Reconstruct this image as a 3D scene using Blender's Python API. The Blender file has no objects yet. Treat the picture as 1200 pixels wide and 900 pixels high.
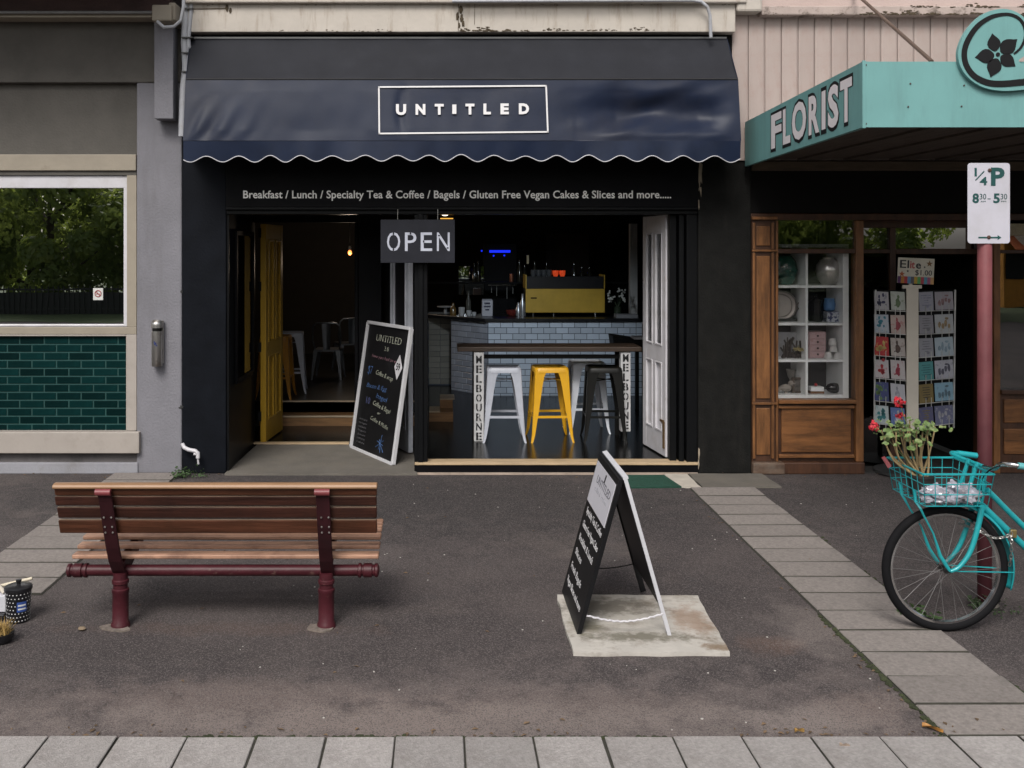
import bpy, math, random
from mathutils import Vector, Matrix, noise
R = math.radians
rnd = random.Random(7)
SC = bpy.context.scene
COL = SC.collection
# ---------------------------------------------------------------- camera, sky, sun, exposure
F, H, XV, YV = 1167.0, 1.9, 516.0, 289.0          # focal length in photo pixels, eye height, principal point
cd = bpy.data.cameras.new('camera'); cam = bpy.data.objects.new('camera', cd); COL.objects.link(cam)
cam.location = (0, 0, H); cam.rotation_euler = (R(90), 0, 0)
cd.sensor_width = 36; cd.lens = F / 1200 * 36
cd.shift_x = (600 - XV) / 1200; cd.shift_y = -(450 - YV) / 1200
cd.clip_start = .05; cd.clip_end = 2000
SC.camera = cam
SUN_E, SUN_R = R(46), R(196)
W = bpy.data.worlds.new('World'); SC.world = W; W.use_nodes = True
nt = W.node_tree; bg = nt.nodes['Background']
sky = nt.nodes.new('ShaderNodeTexSky'); sky.sky_type = 'NISHITA'; sky.sun_disc = False
sky.sun_elevation = SUN_E; sky.sun_rotation = SUN_R; sky.air_density = 1.0; sky.dust_density = 4.0; sky.ozone_density = 1.0
hs = nt.nodes.new('ShaderNodeHueSaturation'); hs.inputs['Saturation'].default_value = .30
nt.links.new(sky.outputs[0], hs.inputs['Color']); nt.links.new(hs.outputs[0], bg.inputs[0])
bg.inputs[1].default_value = .09
sd = bpy.data.lights.new('sun', 'SUN'); sun = bpy.data.objects.new('sun', sd); COL.objects.link(sun)
sd.energy = 1.5; sd.angle = R(24); sd.color = (1, .96, .9)
dv = Vector((math.sin(SUN_R) * math.cos(SUN_E), math.cos(SUN_R) * math.cos(SUN_E), math.sin(SUN_E)))
sun.rotation_euler = dv.to_track_quat('Z', 'Y').to_euler()
SC.view_settings.view_transform = 'Standard'; SC.view_settings.look = 'None'
SC.view_settings.exposure = 0.72; SC.view_settings.gamma = 1
SC.cycles.use_denoising = True
try: SC.cycles.denoiser = 'OPENIMAGEDENOISE'
except Exception: pass
SC.cycles.max_bounces = 8; SC.cycles.diffuse_bounces = 4; SC.cycles.glossy_bounces = 4; SC.cycles.transparent_max_bounces = 12
SC.cycles.sample_clamp_indirect = 6

def X(px, Y): return (px - XV) * Y / F
def Z(py, Y): return H - (py - YV) * Y / F
def G(py): return F * H / (py - YV)               # distance of a ground point seen at row py
FY = 8.34                                         # the shop fronts

# ---------------------------------------------------------------- materials
def S(r, g, b):
    f = lambda c: (c / 255) / 12.92 if c / 255 <= .04045 else ((c / 255 + .055) / 1.055) ** 2.4
    return (f(r), f(g), f(b), 1)
MATS = {}
def M(name, col, rough=.6, metal=0, var=.15, scale=6, bump=0, bscale=60, dirt=None, dscale=3, damt=.5, dlo=.5, dhi=.7,
      rand=0, spec=.5, emit=0, stretch=None, coat=0, runs=False):
    if name in MATS: return MATS[name]
    m = bpy.data.materials.new(name); MATS[name] = m; m.use_nodes = True
    t = m.node_tree; N = t.nodes; L = t.links; b = N['Principled BSDF']
    if len(col) == 3: col = (*col, 1)
    tc = N.new('ShaderNodeTexCoord'); mp = N.new('ShaderNodeMapping'); L.new(tc.outputs['Object'], mp.inputs[0])
    if stretch: mp.inputs['Scale'].default_value = stretch
    n = N.new('ShaderNodeTexNoise'); n.inputs['Scale'].default_value = scale; n.inputs['Detail'].default_value = 6
    n.inputs['Roughness'].default_value = .6; L.new(mp.outputs[0], n.inputs['Vector'])
    mr = N.new('ShaderNodeMapRange'); mr.inputs[1].default_value = .3; mr.inputs[2].default_value = .7
    mr.inputs[3].default_value = 1 - var; mr.inputs[4].default_value = 1 + var; L.new(n.outputs[0], mr.inputs[0])
    mul = N.new('ShaderNodeMix'); mul.data_type = 'RGBA'; mul.blend_type = 'MULTIPLY'; mul.inputs[0].default_value = 1
    mul.inputs[6].default_value = col
    val = mr.outputs[0]
    if rand:
        oi = N.new('ShaderNodeObjectInfo'); r2 = N.new('ShaderNodeMapRange'); r2.inputs[3].default_value = 1 - rand; r2.inputs[4].default_value = 1 + rand
        L.new(oi.outputs['Random'], r2.inputs[0]); mm = N.new('ShaderNodeMath'); mm.operation = 'MULTIPLY'
        L.new(val, mm.inputs[0]); L.new(r2.outputs[0], mm.inputs[1]); val = mm.outputs[0]
    cb = N.new('ShaderNodeCombineColor')
    for i in range(3): L.new(val, cb.inputs[i])
    L.new(cb.outputs[0], mul.inputs[7]); out = mul.outputs[2]
    if dirt:
        if len(dirt) == 3: dirt = (*dirt, 1)
        d = N.new('ShaderNodeTexNoise'); d.inputs['Scale'].default_value = dscale; d.inputs['Detail'].default_value = 9; d.inputs['Roughness'].default_value = .7
        if runs: mq = N.new('ShaderNodeMapping'); mq.inputs['Scale'].default_value = (3, 3, .45); L.new(tc.outputs['Object'], mq.inputs[0]); L.new(mq.outputs[0], d.inputs['Vector'])
        else: L.new(tc.outputs['Object'], d.inputs['Vector'])
        dr = N.new('ShaderNodeMapRange'); dr.inputs[1].default_value = dlo; dr.inputs[2].default_value = dhi
        dr.inputs[3].default_value = 0; dr.inputs[4].default_value = damt; L.new(d.outputs[0], dr.inputs[0])
        mx = N.new('ShaderNodeMix'); mx.data_type = 'RGBA'; L.new(dr.outputs[0], mx.inputs[0]); L.new(out, mx.inputs[6]); mx.inputs[7].default_value = dirt
        out = mx.outputs[2]
    L.new(out, b.inputs['Base Color'])
    b.inputs['Roughness'].default_value = rough; b.inputs['Metallic'].default_value = metal
    b.inputs['Specular IOR Level'].default_value = spec
    if coat: b.inputs['Coat Weight'].default_value = coat; b.inputs['Coat Roughness'].default_value = .1
    if emit: L.new(out, b.inputs['Emission Color']); b.inputs['Emission Strength'].default_value = emit
    if bump:
        bn = N.new('ShaderNodeTexNoise'); bn.inputs['Scale'].default_value = bscale; bn.inputs['Detail'].default_value = 4
        L.new(mp.outputs[0], bn.inputs['Vector']); bp = N.new('ShaderNodeBump'); bp.inputs['Strength'].default_value = bump
        bp.inputs['Distance'].default_value = .01; L.new(bn.outputs[0], bp.inputs['Height']); L.new(bp.outputs[0], b.inputs['Normal'])
    return m

def glassy(name, refl=.12, tint=(1, 1, 1, 1), thru=True, body=(.01, .01, .01, 1)):
    if name in MATS: return MATS[name]
    m = bpy.data.materials.new(name); MATS[name] = m; m.use_nodes = True
    t = m.node_tree; N = t.nodes; L = t.links; N.remove(N['Principled BSDF']); o = N['Material Output']
    g = N.new('ShaderNodeBsdfGlossy'); g.inputs['Roughness'].default_value = .0
    if thru: a = N.new('ShaderNodeBsdfTransparent'); a.inputs[0].default_value = tint
    else: a = N.new('ShaderNodeBsdfDiffuse'); a.inputs[0].default_value = body
    lw = N.new('ShaderNodeLayerWeight'); lw.inputs[0].default_value = .25
    mr = N.new('ShaderNodeMapRange'); mr.inputs[3].default_value = refl; mr.inputs[4].default_value = 1
    L.new(lw.outputs['Fresnel'], mr.inputs[0])
    n = N.new('ShaderNodeTexNoise'); n.inputs['Scale'].default_value = 1.3; bp = N.new('ShaderNodeBump'); bp.inputs['Strength'].default_value = .05; bp.inputs['Distance'].default_value = .02
    tc = N.new('ShaderNodeTexCoord'); L.new(tc.outputs['Object'], n.inputs['Vector']); L.new(n.outputs[0], bp.inputs['Height']); L.new(bp.outputs[0], g.inputs['Normal'])
    mx = N.new('ShaderNodeMixShader'); L.new(mr.outputs[0], mx.inputs[0]); L.new(a.outputs[0], mx.inputs[1]); L.new(g.outputs[0], mx.inputs[2])
    L.new(mx.outputs[0], o.inputs[0]); return m

def stain_shade_nodes(t, src, spots, nscale=6):
    """soft patches of wear, dust, rust or painted ground shade: (centre, radii, colour, strength)"""
    N = t.nodes; L = t.links
    tc = N.new('ShaderNodeTexCoord'); n = N.new('ShaderNodeTexNoise'); n.inputs['Scale'].default_value = nscale; n.inputs['Detail'].default_value = 9; n.inputs['Roughness'].default_value = .68
    L.new(tc.outputs['Object'], n.inputs['Vector'])
    for c, r, col, amt in spots:
        mp = N.new('ShaderNodeMapping'); mp.vector_type = 'POINT'; mp.inputs['Location'].default_value = (-c[0] / r[0], -c[1] / r[1], 0); mp.inputs['Scale'].default_value = (1 / r[0], 1 / r[1], 0)
        L.new(tc.outputs['Object'], mp.inputs[0]); ln = N.new('ShaderNodeVectorMath'); ln.operation = 'LENGTH'; L.new(mp.outputs[0], ln.inputs[0])
        ad = N.new('ShaderNodeMath'); ad.operation = 'MULTIPLY_ADD'; L.new(n.outputs[0], ad.inputs[0]); ad.inputs[1].default_value = 2.6; L.new(ln.outputs['Value'], ad.inputs[2])
        mr = N.new('ShaderNodeMapRange'); mr.inputs[1].default_value = 1.7; mr.inputs[2].default_value = 2.35; mr.inputs[3].default_value = amt; mr.inputs[4].default_value = 0; L.new(ad.outputs[0], mr.inputs[0])
        mx = N.new('ShaderNodeMix'); mx.data_type = 'RGBA'; L.new(mr.outputs[0], mx.inputs[0]); L.new(src, mx.inputs[6]); mx.inputs[7].default_value = (*col, 1); src = mx.outputs[2]
    return src
def add_stains(m, spots, nscale=6):
    b = m.node_tree.nodes['Principled BSDF']; src = b.inputs['Base Color'].links[0].from_socket
    m.node_tree.links.new(stain_shade_nodes(m.node_tree, src, spots, nscale), b.inputs['Base Color'])

def asphalt_mat(spots):
    m = bpy.data.materials.new('asphalt'); m.use_nodes = True; t = m.node_tree; N = t.nodes; L = t.links; b = N['Principled BSDF']
    tc = N.new('ShaderNodeTexCoord'); co = tc.outputs['Object']
    def nz(s, d=5, r=.6):
        n = N.new('ShaderNodeTexNoise'); n.inputs['Scale'].default_value = s; n.inputs['Detail'].default_value = d; n.inputs['Roughness'].default_value = r
        L.new(co, n.inputs['Vector']); return n.outputs[0]
    def ramp(src, a, b_, c, d):
        r = N.new('ShaderNodeMapRange'); r.inputs[1].default_value = a; r.inputs[2].default_value = b_; r.inputs[3].default_value = c; r.inputs[4].default_value = d
        L.new(src, r.inputs[0]); return r.outputs[0]
    def mix(f, a, c):
        x = N.new('ShaderNodeMix'); x.data_type = 'RGBA'
        L.new(f, x.inputs[0])
        for s, v in ((6, a), (7, c)):
            if isinstance(v, tuple): x.inputs[s].default_value = v
            else: L.new(v, x.inputs[s])
        return x.outputs[2]
    base = mix(ramp(nz(1.1, 6, .62), .36, .66, 0, 1), (.043, .0355, .0365, 1), (.080, .066, .064, 1))
    base = mix(ramp(nz(.9, 4), .55, .72, 0, .6), base, (.135, .110, .098, 1))          # brownish worn patches
    base = mix(ramp(nz(2.3, 7, .7), .58, .72, 0, .65), base, (.050, .048, .051, 1))    # damp dark patches
    base = stain_shade_nodes(t, base, spots)
    v = N.new('ShaderNodeTexVoronoi'); v.inputs['Scale'].default_value = 230; L.new(co, v.inputs['Vector'])
    sp = N.new('ShaderNodeSeparateColor'); L.new(v.outputs['Color'], sp.inputs[0])
    base = mix(ramp(sp.outputs[0], .60, .95, 0, .6), base, (.20, .176, .168, 1))           # pale aggregate
    base = mix(ramp(sp.outputs[1], .58, 1.0, 0, .6), base, (.020, .018, .019, 1))         # binder pits
    L.new(base, b.inputs['Base Color'])
    b.inputs['Roughness'].default_value = .85; b.inputs['Specular IOR Level'].default_value = .3
    bp = N.new('ShaderNodeBump'); bp.inputs['Strength'].default_value = .4; bp.inputs['Distance'].default_value = .004
    L.new(v.outputs['Distance'], bp.inputs['Height']); L.new(bp.outputs[0], b.inputs['Normal'])
    return m

# ---------------------------------------------------------------- mesh helpers
class MB:
    def __init__(s): s.v = []; s.f = []; s.sm = []
    def add(s, vs, fs, smooth=False):
        o = len(s.v); s.v += [tuple(p) for p in vs]; s.f += [tuple(i + o for i in f) for f in fs]; s.sm += [smooth] * len(fs); return s
    def box(s, x0, x1, y0, y1, z0, z1):
        vs = [(x, y, z) for z in (z0, z1) for y in (y0, y1) for x in (x0, x1)]
        return s.add(vs, [(0, 2, 3, 1), (4, 5, 7, 6), (0, 1, 5, 4), (2, 6, 7, 3), (0, 4, 6, 2), (1, 3, 7, 5)])
    def quad(s, a, b, c, d): return s.add([a, b, c, d], [(0, 1, 2, 3)])
    def hexa(s, p):        # 8 points: bottom ring 4, top ring 4
        return s.add(p, [(3, 2, 1, 0), (4, 5, 6, 7), (0, 1, 5, 4), (1, 2, 6, 5), (2, 3, 7, 6), (3, 0, 4, 7)])
    def prism(s, poly, n, d):   # polygon (3-D points) extruded by n*d
        k = len(poly); n = Vector(n) * d; vs = [Vector(p) for p in poly]; vs += [p + n for p in vs]
        return s.add(vs, [tuple(range(k))[::-1], tuple(range(k, 2 * k))] + [(i, (i + 1) % k, k + (i + 1) % k, k + i) for i in range(k)])
    def tube(s, pts, r, n=10, caps=True, smooth=True):
        pts = [Vector(p) for p in pts]; rs = r if isinstance(r, (list, tuple)) else [r] * len(pts)
        vs = []; up = None
        for i, p in enumerate(pts):
            a = pts[max(0, i - 1)]; b = pts[min(len(pts) - 1, i + 1)]; t = (b - a).normalized()
            if up is None:
                up = Vector((0, 0, 1)) if abs(t.z) < .9 else Vector((1, 0, 0))
            u = (up - t * up.dot(t)).normalized(); w = t.cross(u); up = u
            vs += [p + (u * math.cos(2 * math.pi * k / n) + w * math.sin(2 * math.pi * k / n)) * rs[i] for k in range(n)]
        fs = [(i * n + k, i * n + (k + 1) % n, (i + 1) * n + (k + 1) % n, (i + 1) * n + k) for i in range(len(pts) - 1) for k in range(n)]
        s.add(vs, fs, smooth)
        if caps: s.add(vs[:n], [tuple(range(n))[::-1]]); s.add(vs[-n:], [tuple(range(n))])
        return s
    def bar(s, a, b, w, h, up=(0, 0, 1)):
        a, b = Vector(a), Vector(b); t = (b - a).normalized(); up = Vector(up)
        u = t.cross(up)
        if u.length < 1e-4: u = t.cross(Vector((1, 0, 0)))
        u.normalize(); v = u.cross(t).normalized(); u *= w / 2; v *= h / 2
        return s.hexa([a - u - v, a + u - v, b + u - v, b - u - v, a - u + v, a + u + v, b + u + v, b - u + v])
    def lathe(s, prof, c=(0, 0, 0), n=20, axis='z', smooth=True):
        vs = []
        for r, h in prof:
            for k in range(n):
                a = 2 * math.pi * k / n; x, y = r * math.cos(a), r * math.sin(a)
                p = {'z': (x, y, h), 'y': (x, h, y), 'x': (h, x, y)}[axis]
                vs.append((c[0] + p[0], c[1] + p[1], c[2] + p[2]))
        m = len(prof)
        fs = [(i * n + k, i * n + (k + 1) % n, (i + 1) * n + (k + 1) % n, (i + 1) * n + k) for i in range(m - 1) for k in range(n)]
        if axis == 'y': fs = [f[::-1] for f in fs]
        s.add(vs, fs, smooth)
        if prof[0][0] > 1e-5: s.add(vs[:n], [tuple(range(n))[::-1]])
        if prof[-1][0] > 1e-5: s.add(vs[-n:], [tuple(range(n))])
        return s
    def torus(s, c, R_, r, n=32, m=8, a0=0, a1=2 * math.pi, plane='xz'):
        full = abs(a1 - a0 - 2 * math.pi) < 1e-6; pts = []
        for i in range(n + 1):
            a = a0 + (a1 - a0) * i / n; x, y = R_ * math.cos(a), R_ * math.sin(a)
            pts.append((c[0] + x, c[1], c[2] + y) if plane == 'xz' else (c[0] + x, c[1] + y, c[2]) if plane == 'xy' else (c[0], c[1] + x, c[2] + y))
        return s.tube(pts, r, m, caps=not full)
    def ball(s, c, r, n=10, sq=(1, 1, 1), jit=0):
        m = max(4, n // 2); vs = [] ; fs = []
        for i in range(m + 1):
            th = math.pi * i / m
            for k in range(n):
                a = 2 * math.pi * k / n; d = Vector((math.sin(th) * math.cos(a), math.sin(th) * math.sin(a), math.cos(th)))
                q = 1 + jit * noise.noise(d * 3 + Vector(c) * 9)
                vs.append((c[0] + d.x * r * sq[0] * q, c[1] + d.y * r * sq[1] * q, c[2] + d.z * r * sq[2] * q))
        fs = [(i * n + k, (i + 1) * n + k, (i + 1) * n + (k + 1) % n, i * n + (k + 1) % n) for i in range(m) for k in range(n)]
        return s.add(vs, fs, True)
    def grid(s, fn, nu, nv, smooth=True):
        vs = [fn(i / nu, j / nv) for j in range(nv + 1) for i in range(nu + 1)]
        return s.add(vs, [(j * (nu + 1) + i, j * (nu + 1) + i + 1, (j + 1) * (nu + 1) + i + 1, (j + 1) * (nu + 1) + i) for j in range(nv) for i in range(nu)], smooth)
    def mesh(s, name, mat, off=(0, 0, 0)):
        me = bpy.data.meshes.new(name); me.from_pydata([(a - off[0], b - off[1], c - off[2]) for a, b, c in s.v], [], s.f)
        me.polygons.foreach_set('use_smooth', s.sm); me.materials.append(mat)
        if any(s.sm): me.set_sharp_from_angle(angle=R(40))
        me.update(); return me
WO = {}
def link(o, parent):
    COL.objects.link(o)
    if parent: o.parent = parent
    WO[o.name] = tuple(WO[parent.name][i] + o.location[i] for i in range(3)) if parent else tuple(o.location)
    return o
def build(mb, name, mat, parent=None, bevel=0, loc=None, seg=2, label=None, local=False):
    """world-space MeshBuilder -> one mesh object; under a parent its origin is the parent's"""
    off = WO[parent.name] if (parent and not local) else (loc or (0, 0, 0)) if not local else (0, 0, 0)
    o = bpy.data.objects.new(name, mb.mesh(name, mat, off))
    if not parent or local: o.location = loc or (0, 0, 0)
    link(o, parent)
    if bevel:
        m = o.modifiers.new('bevel', 'BEVEL'); m.width = bevel; m.segments = seg; m.limit_method = 'ANGLE'; m.angle_limit = R(40)
    if label: o['label'] = label
    return o
def thing(name, label, cat, loc=(0, 0, 0), group=None, rz=0):
    o = bpy.data.objects.new(name, None); o.location = loc; o.rotation_euler = (0, 0, rz); o.empty_display_size = .1
    link(o, None); return tag(o, label, cat, group)
def tag(o, label=None, cat=None, group=None, kind=None):
    for k, v in (('label', label), ('category', cat), ('group', group), ('kind', kind)):
        if v: o[k] = v
    return o
def copy_part(o, parent, loc, rz=None, name=None):
    c = o.copy(); c.parent = parent; c.location = loc
    if rz is not None: c.rotation_euler = (0, 0, rz)
    COL.objects.link(c); return c
def copy_tree(o, parent=None):
    c = o.copy(); COL.objects.link(c)
    if parent: c.parent = parent
    WO[c.name] = tuple(c.location)
    for ch in list(o.children): copy_tree(ch, c)
    return c
_cap = {}
def text(s, org, u, v, cap, mat, parent, name='lettering', width=None, bold=0, spacing=1.0, depth=.002, align='L', shear=0, label=None, off=0):
    """lettering with its baseline start at org, along u, up v, cap height cap; width fits the string"""
    def mk(st, bd):
        c = bpy.data.curves.new('t', 'FONT'); c.body = st; c.size = 1; c.offset = bd; c.space_character = spacing; c.shear = shear
        c.resolution_u = 3
        ob = bpy.data.objects.new('t', c); COL.objects.link(ob); bpy.context.view_layer.update()
        me = bpy.data.meshes.new_from_object(ob.evaluated_get(bpy.context.evaluated_depsgraph_get()))
        vs = [tuple(p.co) for p in me.vertices]; fs = [tuple(p.vertices) for p in me.polygons]
        bpy.data.objects.remove(ob); bpy.data.curves.remove(c); bpy.data.meshes.remove(me); return vs, fs
    if 'c' not in _cap:
        vs, _ = mk('H', 0); _cap['c'] = max(p[1] for p in vs)
    vs, fs = mk(s, bold)
    x0 = min(p[0] for p in vs); x1 = max(p[0] for p in vs); ky = cap / _cap['c']; kx = width / (x1 - x0) if width else ky
    w = (x1 - x0) * kx; sh = {'L': 0, 'C': -w / 2, 'R': -w}[align]
    u = Vector(u).normalized(); v = Vector(v).normalized(); n = u.cross(v); org = Vector(org)
    P = [org + u * ((p[0] - x0) * kx + sh) + v * (p[1] * ky) + n * (depth + off) for p in vs]
    mb = MB(); mb.add(P, fs)
    # side walls so that the letters have thickness
    ed = {}
    for f in fs:
        for i in range(len(f)):
            a, b = f[i], f[(i + 1) % len(f)]; ed[(a, b)] = 1
    k = len(P); mb2 = [p - n * depth for p in P]
    bord = [(a, b) for (a, b) in ed if (b, a) not in ed]
    mb.add(P + mb2, [(b, a, a + k, b + k) for a, b in bord])
    return build(mb, name, mat, parent, label=label)

# materials used all over
black_paint = M('black_paint', (.0045, .0045, .0055), .5, var=.25, scale=4, bump=.05, bscale=40, dirt=(.008, .008, .008), dscale=2, damt=.4, spec=.07)
black_render = M('black_render', (.0095, .0095, .009), .85, var=.3, scale=9, bump=.5, bscale=70, dirt=(.028, .025, .022), dscale=2, damt=.5, dlo=.54, dhi=.75, spec=.12, runs=True)
navy_black = M('navy_black', (.0055, .0066, .0095), .6, var=.25, scale=5, bump=.15, bscale=50, spec=.08)
inner_black = M('inner_black', (.006, .006, .006), .7, var=.2, spec=.2)
grey_render = M('grey_render', (.175, .172, .192), .85, var=.10, scale=3, bump=.5, bscale=55, dirt=(.075, .07, .068), dscale=1.3, damt=.6, dlo=.50, dhi=.78, runs=True)
brown_grey = M('brown_grey_render', (.088, .081, .072), .85, var=.12, scale=4, bump=.45, bscale=55, dirt=(.05, .046, .04), dscale=1.4, damt=.5)
cream = M('cream_paint', (.27, .235, .185), .6, var=.08, scale=5, bump=.15, bscale=30, dirt=(.10, .07, .045), dscale=5, damt=.6, dlo=.6, dhi=.75)
pale_beige = M('pale_beige_paint', (.335, .30, .27), .6, var=.05, scale=5, bump=.08, bscale=40, dirt=(.25, .22, .19), dscale=6, damt=.5)
white_paint = M('white_paint', (.52, .51, .54), .45, var=.06, scale=8, dirt=(.35, .33, .31), dscale=7, damt=.5)
white_soft = M('white_lettering', (.62, .61, .62), .6, var=.03)
dark_wood = M('dark_wood', (.05, .026, .014), .5, var=.4, scale=4, stretch=(1, 1, 9), bump=.2, bscale=30)
dust, grit, damp_shade, rusty = (.205, .155, .135), (.26, .22, .20), (.027, .024, .025), (.13, .08, .06)
ASPH = asphalt_mat([((-.9, 4.15), (.75, .28), dust, .5), ((-.2, 4.0), (.6, .2), dust, .55), ((.5, 4.1), (.7, .22), dust, .4), ((1.5, 3.98), (.30, .14), grit, .85), ((1.75, 4.1), (.22, .22), dust, .6),
                  ((1.58, 4.75), (.16, .16), rusty, .5), ((-1.1, 4.95), (.9, .10), rusty, .25), ((1.85, 4.95), (.22, .4), grit, .35), ((.2, 3.7), (4.5, .85), (.150, .122, .115), .65), ((0, 3.98), (1.8, .18), grit, .3),  # the broad kerb spot is dust widened to paint a brighter foreground
                  ((-1.1, 7.5), (3.0, 1.2), damp_shade, .75), ((3.3, 7.2), (1.2, 1.8), damp_shade, .7), ((.6, 7.4), (2.0, 1.2), damp_shade, .75), ((-2.9, 7.6), (.5, .5), damp_shade, .7), ((-1.2, 4.55), (1.3, .25), damp_shade, .35)]); MATS['asphalt'] = ASPH  # dark spots nearest the shopfronts paint in the light falling off there

# ================================================================ SETTING: ground, paving
g = MB(); g.grid(lambda a, b: (-150 + 300 * a, -180 + 188.34 * b + 0, 0), 30, 30, False)
tag(build(g, 'pavement', ASPH), kind='structure')
concrete = M('worn_concrete', (.115, .104, .09), .85, var=.14, scale=5, bump=.5, bscale=40, dirt=(.13, .115, .095), dscale=4, damt=.75, dlo=.47, dhi=.66)
slab_dim = M('dim_paving_slab', (.208, .185, .172), .9, var=.22, scale=60, bump=.4, bscale=140, dirt=(.095, .085, .078), dscale=2.2, damt=.55, dlo=.45, dhi=.68, rand=.10, spec=.3)  # strip slabs toned below the kerbside ones to paint in dimmer light
slab_m = M('paving_slab', (.295, .275, .265), .85, var=.20, scale=70, bump=.5, bscale=140, dirt=(.17, .15, .14), dscale=4, damt=.55, dlo=.48, dhi=.68, rand=.14)
bed_m = M('joint_dirt', (.038, .036, .028), .95, var=.3, scale=20)
moss_m = M('moss', (.030, .036, .014), .95, var=.4, scale=30, bump=.6, bscale=90)
def slab_mesh(w, d, m=None):
    mb = MB(); c = .004; b0, b1 = .0, .009
    lo = [(c * .3, c * .3, b0), (w - c * .3, c * .3, b0), (w - c * .3, d - c * .3, b0), (c * .3, d - c * .3, b0)]
    mid = [(x, y, b1 - .004) for x, y, _ in lo]; hi = [(c, c, b1), (w - c, c, b1), (w - c, d - c, b1), (c, d - c, b1)]
    mb.add(lo + mid + hi, [(8, 9, 10, 11)] + [(i, (i + 1) % 4, 4 + (i + 1) % 4, 4 + i) for i in range(4)] + [(4 + i, 4 + (i + 1) % 4, 8 + (i + 1) % 4, 8 + i) for i in range(4)])
    me = mb.mesh('slab', m or slab_m); me.materials.append(bed_m)
    for p in me.polygons: p.material_index = 1 if 1 <= p.index <= 4 else 0
    for p in me.polygons:
        if p.index in (5, 7): p.material_index = 1
    return me
def slab_row(name, x0, y0, nx, ny, w, d, m=None, gap=.0055):
    bed = MB().box(x0 - .004, x0 + nx * w + .004, y0 - .004, y0 + ny * d + .004, .001, .0035)
    base = tag(build(bed, name, bed_m, loc=(x0, y0, 0)), kind='structure')
    me = slab_mesh(w - gap, d - gap, m)
    for j in range(ny):
        for i in range(nx):
            o = bpy.data.objects.new('slab', me); o.parent = base
            o.location = (i * w + gap / 2, j * d + gap / 2, .0040 + rnd.uniform(-.0018, .0018))
            o.rotation_euler = (rnd.uniform(-.005, .005), rnd.uniform(-.005, .005), rnd.uniform(-.007, .007)); COL.objects.link(o)
    return base
SX = -.1745; SWD = .267
slab_row('kerbside_path', SX - 9 * SWD, 3.842 - .53, 22, 1, SWD, .53)
slab_row('paving_strip', 1.959, 3.848, 1, 15, .511, .2645, slab_dim)
slab_row('cross_paving_strip', -2.72, 5.43, 1, 11, .545, .262, slab_dim)
def patch(name, poly, z0, z1, m, **k):
    mb = MB(); mb.prism([(x, y, z0) for x, y in poly], (0, 0, 1), z1 - z0); return build(mb, name, m, **k)
def edge_noise(poly, n=8, a=.012):
    out = []
    for i, p in enumerate(poly):
        q = poly[(i + 1) % len(poly)]
        for k in range(n):
            t = k / n; out.append((p[0] + (q[0] - p[0]) * t + (rnd.uniform(-a, a) if k else 0), p[1] + (q[1] - p[1]) * t + (rnd.uniform(-a, a) if k else 0)))
    return out
tag(patch('doorway_apron', [(-1.79, 8.26), (-.19, 8.26), (-.28, 9.6), (-1.74, 9.6)], .001, .018, concrete), kind='structure')
tag(patch('drain_slab', edge_noise([(2.06, 7.82), (2.68, 7.82), (2.67, 8.28), (2.06, 8.28)], 6, .006), .002, .014, concrete), kind='structure')
tag(patch('kerb_patch', edge_noise([(1.87, 7.84), (2.05, 7.82), (2.05, 8.28), (1.86, 8.28)], 6, .012), .001, .011, M('pale_concrete', (.42, .38, .33), .85, var=.15, scale=6, bump=.4)), kind='structure')
# moss and dirt along the paving edges
def moss_line(pts, w, seed, dens=90):
    rr = random.Random(seed); mb = MB()
    for (a, b) in zip(pts, pts[1:]):
        a, b = Vector(a), Vector(b); L = (b - a).length; n = int(L * dens)
        for i in range(n):
            t = rr.random(); p = a.lerp(b, t)
            k = max(0, noise.noise(p * 2.2 + Vector((seed, 0, 0))) + .25)
            if rr.random() > k * 1.6: continue
            p = p + Vector((rr.gauss(0, w * k), rr.gauss(0, w * k * .6), 0)); r = rr.uniform(.006, .016)
            mb.ball((p.x, p.y, .003), r, 6, (1, 1, .45), .5)
    return mb
mo = moss_line([(1.952, 3.85, 0), (1.952, 5.2, 0)], .018, 3, 150)
mo.v += []; m2 = moss_line([(-1.0, 3.846, 0), (.9, 3.846, 0)], .012, 9, 110); mo.add(m2.v, m2.f, True)
m2 = moss_line([(2.474, 4.0, 0), (2.474, 6.5, 0)], .010, 5, 70); mo.add(m2.v, m2.f, True)
tag(build(mo, 'moss', moss_m), kind='stuff')
rr = random.Random(5); gr = MB()
for i in range(130):
    y = rr.uniform(3.9, 8.0); x = rr.uniform(-.5, 1) * y * .45
    if 1.95 < x < 2.5 or rr.random() < .3: continue
    gr.ball((x, y, .001), rr.uniform(.0025, .006), 5, (1, 1, .6), .5)
tag(build(gr, 'pale_grit', M('pale_grit', (.42, .40, .37), .9)), kind='stuff')

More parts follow.
